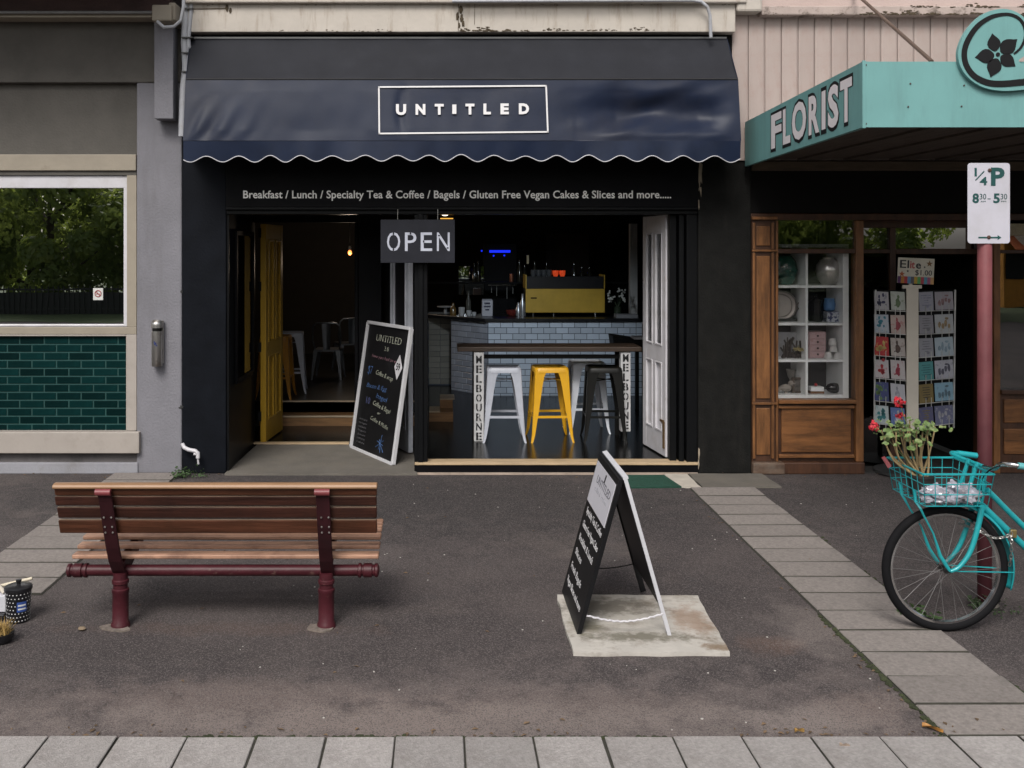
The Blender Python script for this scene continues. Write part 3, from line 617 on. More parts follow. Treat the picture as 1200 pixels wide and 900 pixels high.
# ---- doors
def panel_door(root, w, h, t, mat, glazed=None, prefix='', rail=.42, lower=True, pm=None, stile=.09):
    """a four panel door, hinge edge at x=0, faces at y=+-t/2"""
    s = stile; mid = w / 2; zr = h * rail
    fr = MB(); fr.box(0, s, -t / 2, t / 2, 0, h); fr.box(w - s, w, -t / 2, t / 2, 0, h)
    for (a, b) in ((.0, .20), (zr - .07, zr + .07), (h - .15, h)): fr.box(s, w - s, -t / 2 + .001, t / 2 - .001, a, b)
    for (a, b) in ((.20, zr - .07), (zr + .07, h - .15)): fr.box(mid - s * .4, mid + s * .4, -t / 2 + .001, t / 2 - .001, a, b)
    build(fr, 'door_frame', mat, root, bevel=.004, local=True)
    for (a, b, gl) in ((.20, zr - .07, None), (zr + .07, h - .15, glazed)):
        for (xa, xb) in ((s, mid - s * .4), (mid + s * .4, w - s)):
            q = MB().box(xa, xb, -t * .15, t * .15, a, b)
            pn = build(q, 'glass_pane' if gl else 'door_panel', gl or pm or mat, root, local=True)
            q = MB(); mo = .014
            for sg in (-1, 1):
                y0, y1 = sorted((sg * t * .15, sg * (t / 2 + .006)))
                q.box(xa, xa + mo, y0, y1, a, b); q.box(xb - mo, xb, y0, y1, a, b); q.box(xa + mo, xb - mo, y0, y1, a, a + mo); q.box(xa + mo, xb - mo, y0, y1, b - mo, b)
            build(q, 'moulding', mat, pn, bevel=.003, local=True)
yd_p0, yd_p1 = Vector((-1.69, 9.5, .036)), Vector((-1.632, 10.15, .036))
dv_ = yd_p1 - yd_p0
yd = thing('yellow_door', 'mustard yellow panelled door standing open in the cafe doorway', 'door', yd_p0, rz=math.atan2(dv_.y, dv_.x))
yel = M('mustard_paint', (.40, .235, .02), .4, var=.12, scale=5, dirt=(.12, .07, .01), dscale=5, damt=.4)
panel_door(yd, dv_.length, 2.08, .055, yel)
for z in (.20, .86, 1.44, 1.95): build(MB().box(-.012, .012, .018, .045, z, z + .09), 'hinge', inner_black, yd, local=True)
clear = glassy('clear_glass', .04)
wd_p0 = Vector((1.945, 8.5, FZ + .012)); wd_p1 = Vector((1.868, 9.08, FZ + .012)); dv_ = wd_p1 - wd_p0
wdr = thing('white_door', 'white panelled glazed door folded open at the right of the cafe window', 'door', wd_p0, rz=math.atan2(dv_.y, dv_.x))
panel_door(wdr, dv_.length, 2.07, .045, white_paint, glazed=clear)
b = MB().box(.02, .05, .024, .034, .07, .30); b.box(.03, .11, .024, .036, .29, .31); build(b, 'bolt', M('rusty_brass', (.16, .10, .05), .5, .6), wdr, local=True)
wl_p0 = Vector((-.268, 9.03, .03)); wl_p1 = Vector((-.60, 9.80, .03)); dv_ = wl_p1 - wl_p0
wld = thing('white_door', 'white framed door folded back behind the chalkboard', 'door', wl_p0, rz=math.atan2(dv_.y, dv_.x))
panel_door(wld, dv_.length, 2.06, .045, M('grey_white_paint', (.46, .48, .53), .45), glazed=M('dark_panel', (.008, .008, .009), .5, spec=.2), stile=.07)

# ---- chalkboard leaning by the doorway
BL, BR, TR, TL = Vector((-.830, 9.34, .022)), Vector((-.404, 8.58, .022)), Vector((-.232, 8.62, 1.185)), Vector((-.648, 9.38, 1.185))
ck = thing('chalkboard', 'white framed chalkboard menu leaning beside the cafe doorway', 'chalkboard', (BL + BR) / 2)
u = (BR - BL).normalized(); v = ((TL - BL)).normalized(); n = u.cross(v).normalized(); v = n.cross(u)
CW = (BR - BL).length; CH = ((TL - BL).dot(v))
def cp(a, b, d=0): return BL + u * (a * CW) + v * (b * CH) + n * d
m_ = MB().hexa([cp(0, 0, -.02), cp(1, 0, -.02), cp(1, 1, -.02), cp(0, 1, -.02), cp(0, 0, 0), cp(1, 0, 0), cp(1, 1, 0), cp(0, 1, 0)])
build(m_, 'slate', M('slate', (.006, .006, .007), .6, var=.4, scale=3, dirt=(.012, .012, .014), dscale=3, damt=.6, spec=.2), ck)
m_ = MB(); fw = .03
for (p, q, nn) in ((cp(0, 0, .004), cp(1, 0, .004), u), (cp(1, 1, .004), cp(0, 1, .004), u), (cp(0, 0, .004), cp(0, 1, .004), v), (cp(1, 0, .004), cp(1, 1, .004), v)):
    m_.bar(p - nn * .0, q, fw, .035, up=n)
build(m_, 'frame', M('frame_white', (.50, .50, .52), .5, var=.1), ck, bevel=.003)
chalks = {'w': M('chalk_white', (.26, .27, .22), .9, var=.7, scale=60), 'p': M('chalk_pink', (.17, .09, .11), .9, var=.7, scale=60), 'b': M('chalk_blue', (.035, .08, .19), .9, var=.7, scale=60), 'v': M('chalk_violet', (.06, .07, .17), .9, var=.7, scale=60), 'g': M('chalk_grey', (.06, .06, .065), .9, var=.7, scale=60)}
def chalk(s, a, b, w, h, c, sh=0, rot=0, bold=0):
    uu = (u * math.cos(rot) + v * math.sin(rot)); vv = n.cross(uu)
    text(s, cp(a, b, .001), uu, vv, h, chalks[c], ck, 'chalk_writing', width=w * CW, shear=sh, bold=bold, depth=.0015)
chalk('UNTITLED', .24, .865, .58, .062, 'w', .05, 0, -.012); chalk('2.0', .46, .80, .10, .040, 'w', 0, 0, -.012)
chalk('have you had an egg?', .19, .735, .66, .030, 'p', .3, -.02, -.012)
chalk('$7', .14, .60, .11, .075, 'b', .1, 0, -.012); chalk('Coffee & wrap', .34, .61, .40, .042, 'w', .35, -.08, -.012)
chalk('Bacon & Egg', .16, .495, .48, .040, 'b', .25, .02, -.008); chalk('bagel', .42, .435, .26, .042, 'b', .2, -.08, -.008)
chalk('10', .20, .37, .09, .060, 'v', 0, 0, -.012); chalk('Coffee & Bagel', .37, .375, .42, .042, 'w', .35, -.10, -.012); chalk('or', .50, .315, .07, .026, 'w', .3, 0, -.01)
chalk('Coffee & Muffin', .36, .26, .42, .038, 'w', .35, -.12, -.012)
for i in range(7): chalk(['soups', 'wraps', 'salads', 'bagels', 'juices', 'teas', 'cakes'][i], .09, .235 - i * .03, .20, .018, 'g', .2)
fl = MB()
for k in range(9):
    a = k * .7; r_ = .05 + .02 * (k % 3); q = cp(.66, .10); p = q + (u * math.cos(a) + v * math.sin(a)) * r_
    fl.tube([q + n * .002, (q + p) / 2 + n * .002 + v * .008, p + n * .002], .0035, 5)
build(fl, 'chalk_flower', chalks['b'], ck)
dm = MB(); q = cp(.845, .70, .008); dm.prism([q - v * .11, q + u * .075, q + v * .11, q - u * .075], n, .003); dms = build(dm, 'diamond_card', white_paint, ck)
text('59', q - u * .035 - v * .025 + n * .004, u, v, .06, inner_black, ck, 'chalk_writing', width=.07, bold=.02, depth=.001)

# ================================================================ INSIDE THE CAFE
# counter with tiles
ct = thing('tiled_counter', 'serving counter faced with white brick tiles and a dark top', 'counter', (1.5, 12.1, FZ))
wtile = M('white_tile', (.58, .645, .73), .18, var=.08, scale=3, rand=.14)
wtile2 = M('shaded_tile', (.36, .38, .43), .25, var=.08, rand=.12)  # same tile in a darker tone, shade painted in for the angled end
CY = 12.1; cx0, cx1 = X(572, CY), X(748, CY); cz1 = Z(377, CY)
ex, ey = .14, 12.62
groutw = M('dark_grout', (.07, .08, .10), .8)
m_ = MB().prism([(cx0, CY, FZ), (cx1, CY, FZ), (cx1, CY + .7, FZ), (ex, CY + .9, FZ), (ex, ey, FZ)], (0, 0, 1), cz1 - FZ); body = build(m_, 'counter_body', groutw, ct)
tw2, th2 = 14.45 / F * CY, 7.0 / F * CY
tm = tile_mesh(tw2 - .006, th2 - .006, wtile, 'counter_tile', .006, .003); tmh = tile_mesh(tw2 / 2 - .006, th2 - .006, wtile, 'counter_tile', .006, .003)
rows = 13
for r in range(rows):
    z = cz1 - (r + 1) * th2 + .003; e = cx0; half = r % 2
    while e < cx1 - .02:
        w = tw2 / 2 if (half and e == cx0) or e + tw2 > cx1 + .01 else tw2
        o = bpy.data.objects.new('counter_tile', tm if w == tw2 else tmh); o.parent = body; COL.objects.link(o)
        o.location = (e + .003 - WO[body.name][0], CY - WO[body.name][1], z - WO[body.name][2]); e += w
# angled end: its tiles joined (dim)
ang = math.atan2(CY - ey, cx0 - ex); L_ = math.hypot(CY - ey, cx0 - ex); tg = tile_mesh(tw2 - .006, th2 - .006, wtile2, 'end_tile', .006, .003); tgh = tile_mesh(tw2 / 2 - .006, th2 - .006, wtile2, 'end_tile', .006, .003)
for r in range(rows):
    z = cz1 - (r + 1) * th2 + .003; e = 0
    while e < L_ - .03:
        w = tw2 / 2 if (r % 2 and e == 0) or e + tw2 > L_ + .01 else tw2
        o = bpy.data.objects.new('counter_tile', tg if w == tw2 else tgh); o.parent = body; COL.objects.link(o); o.rotation_euler = (0, 0, ang)
        o.location = (ex + math.cos(ang) * (e + .003) - WO[body.name][0], ey + math.sin(ang) * (e + .003) - WO[body.name][1], z - WO[body.name][2]); e += w
m_ = MB().prism([(cx0 - .04, CY - .04, cz1), (cx1 + .02, CY - .04, cz1), (cx1 + .02, CY + .8, cz1), (ex - .4, CY + .9, cz1), (ex - .04, ey - .04, cz1)], (0, 0, 1), .04)
build(m_, 'counter_top', M('counter_black', (.012, .012, .014), .3), ct, bevel=.004)
CT = cz1 + .041
# tiled wall far left
tw_ = thing('tiled_wall', 'dim tiled wall section behind the left end of the counter', 'wall', (X(514, 13), 13, FZ))
wl = MB().box(X(502, 13), X(530, 13), 13.0, 13.1, FZ, Z(366, 13)); wlb = build(wl, 'wall_core', groutw, tw_)
tdm = M('dim_tile', (.22, .21, .18), .3, var=.1, rand=.15); t2 = tile_mesh(.148, .068, tdm, 'wall_tile', .006, .003)  # white tile darkened to paint in the dim light on this wall
for r in range(13):
    for k in range(2):
        o = bpy.data.objects.new('wall_tile', t2); o.parent = wlb; COL.objects.link(o)
        o.location = (X(502, 13) + .003 + k * .152 - WO[wlb.name][0] + (0 if r % 2 else .005), -.0, Z(366, 13) - (r + 1) * .072 - WO[wlb.name][2])

# window bar with the stencilled posts
wood_bar = M('bar_timber', (.045, .028, .018), .5, var=.4, scale=4, stretch=(1, 8, 8), bump=.2, bscale=20)
wb = thing('window_bar', 'long timber bar shelf on two white stencilled posts behind the stools', 'bar table', (1.0, 9.4, FZ))
xb0, xb1 = X(536, 9.25), X(752, 9.25)
build(MB().box(xb0, xb1, 9.24, 9.62, .924, .968), 'bar_top', wood_bar, wb, bevel=.006)
build(MB().box(X(567, 9.34), X(729, 9.34), 9.32, 9.36, Z(420, 9.34), Z(415.5, 9.34)), 'rail', inner_black, wb)
for xq in (xb0 + .15, xb1 - .19): build(MB().box(xq, xq + .04, 9.56, 9.6, FZ, .917), 'rear_leg', inner_black, wb)
post_w = M('post_white', (.52, .52, .53), .5, var=.1, scale=8, dirt=(.25, .23, .2), dscale=9, damt=.5)
stn = M('stencil_black', (.012, .012, .014), .6)
def mel(l, r_, ztop, zbot, Y, word, py0, py1, kick=False):
    p = build(MB().box(X(l, Y), X(r_, Y), Y, Y + .09, zbot, ztop), 'post', post_w, wb, bevel=.003); k = len(word); st = (py1 - py0) / k; cx = (X(l, Y) + X(r_, Y)) / 2
    for i, ch in enumerate(word):
        text(ch, (cx, Y - .0005, Z(py0 + st * (i + .86), Y)), (1, 0, 0), (0, 0, 1), st * .74 / F * Y, stn, p, 'letter', width=(r_ - l) * .58 / F * Y, align='C', bold=.03)
    gb_ = MB()
    for i in [j for j in range(k) if word[j] not in 'MN']: gb_.box(cx - .004, cx + .004, Y - .0045, Y - .001, Z(py0 + st * (i + .95), Y), Z(py0 + st * (i + .05), Y))
    build(gb_, 'stencil_bridge', post_w, p)
    if kick: build(MB().tube([(cx, Y + .045, FZ), (cx, Y + .045, zbot)], .022, 10), 'adjustable_foot', M('dull_steel', (.15, .15, .15), .4, 1), wb)
mel(555.5, 567, .9165, FZ, 9.25, 'MELBOURNE', 416, 517)
mel(727.5, 739, .9165, Z(506, 9.25), 9.26, 'MELBOUNE', 414, 504, True)

# stools
def stool(label, mat, loc, rz=0):
    t = thing('bar_stool', label, 'stool', loc, 'metal bar stools', rz)
    hs, hb, ht = .155, .192, .685     # half seat, half base, height
    def P(s, tz): return s * (hs + (hb - hs) * (1 - tz / ht) + (.012 * math.exp(-tz / .05)))
    # seat pan with rounded rim and apron
    m = MB(); ring = []
    def rsq(h, r, z, n=6):
        out = []
        for (cx, cy, a0) in ((h - r, h - r, 0), (-h + r, h - r, 90), (-h + r, -h + r, 180), (h - r, -h + r, 270)):
            for k in range(n): a = R(a0 + 90 * k / (n - 1)); out.append((cx + r * math.cos(a), cy + r * math.sin(a), z))
        return out
    rings = [rsq(hs * .82, .03, ht - .012), rsq(hs * .93, .04, ht - .002), rsq(hs * .98, .045, ht), rsq(hs + .004, .045, ht - .010), rsq(hs + .006, .045, ht - .045), rsq(hs - .002, .044, ht - .045), rsq(hs - .004, .044, ht - .014)]
    k = len(rings[0]); vs = [p for r_ in rings for p in r_]
    m.add(vs, [(i * k + j, (i + 1) * k + j, (i + 1) * k + (j + 1) % k, i * k + (j + 1) % k) for i in range(len(rings) - 1) for j in range(k)], True); m.add(rings[0], [tuple(range(k))])
    build(m, 'seat', mat, t, local=True)
    zs = [0, .02, .07, .30, .52, .60, ht - .02]; ws = [.018, .022, .028, .052, .074, .086, .11]; th_ = .004
    for sx in (-1, 1):
        for sy in (-1, 1):
            m = MB(); vs = []
            for z, w in zip(zs, ws):
                x, y = P(sx, z), P(sy, z)
                vs += [(x - sx * w, y, z), (x - sx * .006, y, z), (x, y - sy * .006, z), (x, y - sy * w, z), (x - sx * th_, y - sy * w, z), (x - sx * .012, y - sy * .012, z), (x - sx * w, y - sy * th_, z)]
            q = 7; fs = [(i * q + j, i * q + (j + 1) % q, (i + 1) * q + (j + 1) % q, (i + 1) * q + j) for i in range(len(zs) - 1) for j in range(q)]
            if sx * sy < 0: fs = [f[::-1] for f in fs]
            m.add(vs, fs, False); m.add(vs[:q], [tuple(range(q))]); build(m, 'leg', mat, t, local=True)
    for k in range(4):
        ca, sa = [(1, 0), (0, 1), (-1, 0), (0, -1)][k]; z = .235
        a, b = P(1, z) - .006, P(1, z) - .01
        m = MB(); p1 = Vector((a * ca - b * sa, a * sa + b * ca, z)); p2 = Vector((a * ca + b * sa, a * sa - b * ca, z)); m.bar(p1, p2, .005, .022); build(m, 'footrest', mat, t, local=True)
    m = MB(); a = P(1, .45) - .02; m.bar((-a, -a, .56), (a, a, .56), .02, .006); m.bar((-a, a, .567), (a, -a, .567), .02, .006); build(m, 'cross_brace', mat, t, local=True)
    return t
st_white = M('stool_white', (.40, .42, .48), .4, var=.08, scale=12); st_yel = M('stool_yellow', (.62, .33, .015), .35, var=.06); st_blk = M('stool_black', (.008, .008, .0075), .4, var=.2, spec=.2)
stool('white metal stool beside the left stencilled post', st_white, (X(590, 9.35), 9.37, FZ), .0)
stool('bright yellow metal stool at the window bar', st_yel, (X(644, 9.37), 9.38, FZ), .05)
stool('black metal stool in front of a white stool at the bar', st_blk, (X(707, 9.36), 9.36, FZ), -.05)
stool('white metal stool mostly hidden behind the black stool', M('stool_pale', (.78, .82, .90), .4, var=.06), (X(687, 9.8), 9.80, FZ), .04)
stool('yellow metal stool half hidden behind the yellow door', M('stool_amber', (.45, .20, .02), .4), (X(333, 10.95) - .10, 11.0, .235), .0)
stool('pale metal stool inside the doorway behind the yellow door', st_white, (X(342, 11.3) - .05, 11.45, .235), .1)

# chairs in the rear room
def metal_chair(label, loc, rz, mat):
    t = thing('metal_chair', label, 'chair', loc, 'metal chairs in the rear room', rz); s = .84
    def sc(p): return (p[0] * s, p[1] * s, p[2] * s)
    m = MB(); m.grid(lambda a, b: sc((-.19 + .38 * a, -.19 + .38 * b, .45 - .012 * math.sin(math.pi * a) * math.sin(math.pi * b))), 8, 8); m.box(*[q * s for q in (-.19, .19, -.195, .19, .42, .446)]); build(m, 'seat', mat, t, local=True)
    for sx in (-1, 1):
        for sy in (-1, 1):
            m = MB(); m.hexa([sc(p) for p in [(sx * .22 - .012, sy * .22 - .012, 0), (sx * .22 + .012, sy * .22 - .012, 0), (sx * .22 + .012, sy * .22 + .012, 0), (sx * .22 - .012, sy * .22 + .012, 0),
                              (sx * .165 - .035, sy * .165 - .03, .43), (sx * .165 + .035, sy * .165 - .03, .43), (sx * .165 + .035, sy * .165 + .03, .43), (sx * .165 - .035, sy * .165 + .03, .43)]]); build(m, 'leg', mat, t, local=True)
    m = MB(); m.tube([sc(p) for p in [(-.18, .12, .44), (-.215, .18, .6), (-.2, .22, .80), (-.15, .235, .845), (0, .24, .85), (.15, .235, .845), (.2, .22, .80), (.215, .18, .6), (.18, .12, .44)]], .013 * s, 8); build(m, 'back_frame', mat, t, local=True)
    m = MB(); m.grid(lambda a, b: sc((-.07 + .14 * a - (.02 * (1 - b) * (2 * a - 1)), .18 + .055 * b - .01 * math.sin(math.pi * a), .44 + .40 * b)), 6, 8); build(m, 'back_splat', mat, t, local=True)
chair_m = M('chair_gunmetal', (.20, .21, .23), .3, .7, var=.15)
metal_chair('grey metal chair with a wide back splat above the steps', (X(385, 12.6), 12.6, .235), R(178), chair_m)
metal_chair('grey metal chair at the right behind the first chair', (X(408, 13.3), 13.4, .235), R(200), chair_m)
# pendant bulb in the rear room
pb = thing('pendant_lamp', 'small warm glowing bulb hanging in the rear room', 'lamp', (X(410, 13.2), 13.2, Z(295, 13.2)))
xp, zp = X(410, 13.2), Z(296, 13.2)
build(MB().ball((xp, 13.2, zp), .026, 12, (1, 1, 1.3)), 'bulb', M('warm_bulb', (1, .26, .06), .5, emit=1.5, var=0), pb)
pl_d = bpy.data.lights.new('pendant_light', 'POINT'); pl_o = bpy.data.objects.new('pendant_light', pl_d); COL.objects.link(pl_o); pl_d.energy = 6; pl_d.color = (1, .78, .58); pl_d.shadow_soft_size = .05; pl_o.location = (xp, 13.1, zp - .12)
b = MB().tube([(xp, 13.2, zp + .04), (xp, 13.2, 2.75)], .006, 6); b.lathe([(.022, zp + .035), (.022, zp + .09)], (xp, 13.2, 0), 10); build(b, 'flex', inner_black, pb)

# coffee machine, cups, back bar
CYM = 12.45
em = thing('coffee_machine', 'mustard yellow espresso machine with its wide back panel facing the street', 'coffee machine', (X(662, CYM), CYM, CT))
xm0, xm1 = X(616, CYM), X(709, CYM); zy0, zy1 = Z(366.5, CYM), Z(338.5, CYM)
ym = M('machine_yellow', (.60, .38, .05), .4, var=.12, scale=4, dirt=(.40, .25, .03), damt=.4)
build(MB().box(xm0, xm1, CYM, CYM + .03, zy0, zy1), 'back_panel', ym, em, bevel=.008)
build(MB().box(xm0 + .01, xm1 - .01, CYM + .035, CYM + .5, zy0, zy1 + .02), 'machine_body', M('machine_black', (.016, .016, .018), .3), em, bevel=.01)
b = MB().box(xm0 + .015, xm1 - .015, CYM + .01, CYM + .02, zy1, Z(324, CYM)); build(b, 'cup_guard', M('machine_black', (.016, .016, .018), .3), em)
b = MB()
for x in (xm0, xm1 - .012): b.box(x, x + .012, CYM + .004, CYM + .4, zy1 + .001, Z(322, CYM))
build(b, 'side_trim', ym, em)
b = MB()
for px in (625.5, 649.5, 698.5): b.tube([(X(px, CYM), CYM + .05, CT - .001), (X(px, CYM), CYM + .05, zy0)], .012, 8)
build(b, 'foot', steel, em)
b = MB().box(X(622, CYM), X(629, CYM), CYM - .003, CYM, Z(350, CYM), Z(348.5, CYM)); build(b, 'badge', inner_black, em)
zc = Z(322.5, CYM)
for i, px in enumerate((651, 659)):
    b = MB().lathe([(.024, 0), (.036, .03), (.04, .075), (.037, .075), (.033, .03), (.0, .01)], (0, 0, 0), 16)
    o = build(b, 'glass_cup', M('red_glow', (.8, .08, .02), .4, emit=.22, var=.3, scale=30), loc=(X(px, CYM + .12), CYM + .12, zc - .0205), local=True); tag(o, ['left of two red lit cups on the coffee machine', 'right of two red lit cups on the coffee machine'][i], 'cup', 'cups on the coffee machine')
b = MB().box(xm0 + .012, xm1 - .012, CYM + .036, CYM + .45, zy1 + .021, zc - .021); build(b, 'cup_shelf', M('machine_black', (.016, .016, .018)), em)
# menu board, fridge with blue strip, mirror, pillar
o = build(MB().box(X(690, 14.5) - .62, X(690, 14.5), 14.5, 14.54, Z(322, 14.5), Z(274, 14.5)), 'menu_board', M('menu_brown', (.026, .020, .016), .7, spec=.15), loc=(X(665, 14.5), 14.5, 1.5)); tag(o, 'dark brown menu board on the back wall above the coffee machine', 'menu board')
fr_ = thing('drinks_fridge', 'dark drinks fridge with a glowing blue light strip', 'fridge', (X(585, 14.2), 14.2, FZ))
build(MB().box(X(566, 14.2), X(606, 14.2), 14.2, 14.8, FZ, Z(285, 14.2)), 'cabinet', M('fridge_black', (.006, .006, .007), .4, spec=.12), fr_, bevel=.01)
blue = M('blue_light', (.01, .03, 1), .5, emit=.7, var=0)
b = MB().box(X(573.5, 14.19), X(598, 14.19), 14.17, 14.199, Z(296, 14.19), Z(293.2, 14.19)); build(b, 'light_strip', blue, fr_)
b = MB()
for px, py in ((564.5, 294), (578.5, 299.7), (591, 299.4)): b.ball((X(px, 14.18), 14.18, Z(py, 14.18)), .013, 8)
build(b, 'indicator', blue, fr_)
mi = thing('mirror', 'small wall mirror reflecting the green street trees', 'mirror', (X(552, 14.1), 14.1, Z(345, 14.1)))
build(MB().box(X(537.5, 14.1), X(567, 14.1), 14.1, 14.13, Z(345.5, 14.1), Z(312, 14.1)), 'mirror_glass', glassy('mirror_glass', .75, thru=False), mi)
b = MB().box(X(536.5, 14.1), X(537.3, 14.1), 14.085, 14.13, Z(345.5, 14.1), Z(312, 14.1)); b.box(X(567.1, 14.1), X(568, 14.1), 14.085, 14.13, Z(345.5, 14.1), Z(312, 14.1)); build(b, 'mirror_frame', inner_black, mi)
o = build(MB().box(X(738.5, 12.9), X(747, 12.9), 12.9, 13.0, CT, Z(262, 12.9)), 'white_pillar', M('pillar_white', (.72, .71, .68), .6, var=.1), loc=(X(743, 12.9), 12.9, CT)); tag(o, 'narrow pale pillar at the right end of the counter', 'pillar')
o = build(MB().box(X(721, 12.2), X(746, 12.2), 12.12, 12.3, CT + .001, CT + .045), 'slate_box', M('grey_box', (.24, .24, .25), .6), loc=(X(733, 12.2), 12.2, CT)); tag(o, 'low grey box on the right end of the counter', 'box')
o = build(MB().box(X(617.3, 12.38), X(619.6, 12.38), 12.36, 12.42, Z(309, 12.38), Z(299, 12.38)), 'paper_tag', M('tag_gold', (.4, .33, .2), .6), loc=(X(618, 12.4), 12.4, Z(309, 12.38))); tag(o, 'small gold tag hanging above the left end of the coffee machine', 'tag')
# vase of white flowers
vs_ = thing('flower_vase', 'glass vase of small white flowers beside the coffee machine', 'vase', (X(724, 12.4), 12.5, CT))
xv_, zv_ = X(724, 12.5), CT
build(MB().lathe([(.045, zv_), (.05, zv_ + .02), (.045, zv_ + .12), (.042, zv_ + .12), (.04, zv_ + .02)], (xv_, 12.5, 0), 16), 'vase_glass', M('green_glass', (.04, .055, .035), .15, spec=.7), vs_)
b = MB(); bl = MB(); rr = random.Random(4)
for (px, py) in ((714, 348), (716, 352), (714, 343), (724, 340), (732, 342), (729, 349), (731, 351), (727, 346), (717, 349)):
    q = Vector((X(px, 12.5), 12.5 + rr.uniform(-.08, .08), Z(py, 12.5))); b.tube([(xv_, 12.5, zv_ + .1), ((xv_ + q.x) / 2, 12.5, (zv_ + .15 + q.z) / 2), q], .003, 5)
    for k in range(5): bl.ball(q + Vector((rr.uniform(-.022, .022), rr.uniform(-.02, .02), rr.uniform(-.022, .022))), .013, 6)
build(b, 'stem', M('stem_dark', (.03, .05, .02), .7), vs_); build(bl, 'blossom', M('blossom_white', (.7, .7, .65), .7), vs_)
# things on the left of the counter
def lathe_thing(name, label, cat, px, pyb, Y, prof, m, grp=None, zb=None, n=16):
    z = CT if zb is None else zb; o = build(MB().lathe(prof, (0, 0, 0), n), name, m, loc=(X(px, Y), Y, z), local=True); return tag(o, label, cat, grp)
cupm = M('cup_white', (.5, .5, .5), .3); botm = M('bottle_glass', (.10, .10, .09), .1, spec=.8)
def cupp(r, h): return [(r * .7, 0), (r, h * .3), (r * 1.05, h), (r * .95, h), (r * .85, h * .3), (0, h * .12)]
def bott(r, h): return [(r, 0), (r, h * .55), (r * .45, h * .75), (r * .4, h), (0, h)]
lathe_thing('takeaway_cup', 'tall white cup left of the other counter cups', 'cup', 541, 372, 12.5, cupp(.038, .11), cupm, 'cups on the counter')
lathe_thing('espresso_cup', 'small white cup between the tall cup and smallest cup', 'cup', 549.5, 372, 12.5, cupp(.032, .07), cupm, 'cups on the counter')
lathe_thing('espresso_cup', 'smallest white cup just left of the coffee bag', 'cup', 555.5, 372, 12.5, cupp(.028, .05), cupm, 'cups on the counter')
lathe_thing('glass_jar', 'amber glass jar on the counter left of the tall white cup', 'jar', 531, 372, 12.6, bott(.04, .16), M('amber_glass', (.15, .09, .03), .15, spec=.8))
lathe_thing('glass_bottle', 'clear glass bottle behind the small white cups', 'bottle', 549, 352, 12.85, bott(.034, .30), botm)
lathe_thing('syrup_bottle', 'silver topped bottle beside the left edge of the coffee machine', 'bottle', 612.5, 370, 12.5, bott(.04, .28), M('silver_grey', (.35, .36, .38), .25, .6))
lathe_thing('syrup_bottle', 'shorter silver bottle left of the silver topped bottle', 'bottle', 607.5, 370, 12.55, bott(.036, .17), M('silver_grey', (.35, .36, .38), .25, .6))
lathe_thing('red_bowl', 'dark red bowl on the counter left of the silver bottles', 'bowl', 600, 370, 12.6, [(.04, 0), (.07, .03), (.08, .07), (.075, .07), (.0, .02)], M('dark_red', (.16, .025, .02), .4))
lathe_thing('serving_dish', 'flat pale dish at the left end of the counter', 'dish', 522, 362, 13.0, [(.02, 0), (.02, .07), (.11, .085), (.11, .095), (0, .09)], cupm)
cbg = thing('coffee_bag', 'white printed coffee bag standing on the counter', 'bag', (X(571, 12.4), 12.4, CT))
xa_, xb_ = X(564.5, 12.4), X(577.5, 12.4)
build(MB().hexa([(xa_, 12.4, CT), (xb_, 12.4, CT), (xb_, 12.5, CT), (xa_, 12.5, CT), (xa_ + .005, 12.42, CT + .20), (xb_ + .005, 12.42, CT + .20), (xb_ - .005, 12.47, CT + .22), (xa_ + .005, 12.47, CT + .22)]), 'bag_body', M('bag_white', (.42, .42, .46), .5, var=.1), cbg, bevel=.01)
b = MB()
for k, w in enumerate((.07, .085, .05)): b.box((xa_ + xb_) / 2 - w / 2, (xa_ + xb_) / 2 + w / 2, 12.396 + .0, 12.42, CT + .16 - k * .04, CT + .175 - k * .04)
build(b, 'print', M('print_dark', (.05, .05, .09), .6), cbg)
# hanging implements / copper cup, ceiling spot lamp, added counter fill
o = build(MB().lathe([(.026, 0), (.028, .01), (.028, .11), (.0, .115)], (0, 0, 0), 12), 'copper_cup', M('copper', (.5, .22, .14), .35, .8), loc=(X(599.5, 13.4), 13.4, Z(330.5, 13.4) + .001), local=True); tag(o, 'copper tumbler on the dark shelf behind the counter', 'tumbler')
rr = random.Random(17)
for i in range(9):
    px = [556, 560.5, 609, 615, 627, 641, 673, 682, 691][i]; h_ = rr.uniform(.20, .30); o = build(MB().lathe(bott(.036, h_), (0, 0, 0), 12), 'glass_bottle', M('dark_bottle', (.03, .028, .02), .12, spec=.8, rand=.4), loc=(X(px, 13.4), 13.42, Z(330.5, 13.4) + .001), local=True); tag(o, 'dark glass bottle on the back shelf ' + ['left of the coffee bag, outermost', 'just above the tip of the coffee bag', 'above the silver topped bottles', 'above the left end of the coffee machine', 'behind the leftmost clear glass', 'behind the rightmost clear glasses', 'behind the right hand machine panel', 'near the right end of the menu board', 'rightmost in the row'][i], 'bottle', 'bottles on the back shelf')
for i in range(4):
    o = build(MB().lathe(cupp(.034, .085), (0, 0, 0), 14), 'drinking_glass', M('dim_glass', (.08, .085, .09), .12, spec=.8), loc=(X(625 + i * 6.2, CYM + .12), CYM + .12, zc - .0205), local=True); tag(o, ['leftmost clear glass on top of the coffee machine', 'second clear glass from the left on the coffee machine', 'third clear glass from the left on the coffee machine', 'clear glass next to the red lit cups on the machine'][i], 'glass', 'glasses on the coffee machine')
ut = thing('utensil_rail', 'pale utensils hanging from a rail between the mirror and coffee machine', 'utensils', (X(590, 13.55), 13.55, 1.3))
build(MB().tube([(X(572, 13.55), 13.55, Z(334, 13.55)), (X(606, 13.55), 13.55, Z(334, 13.55))], .006, 6), 'rail', steel, ut)
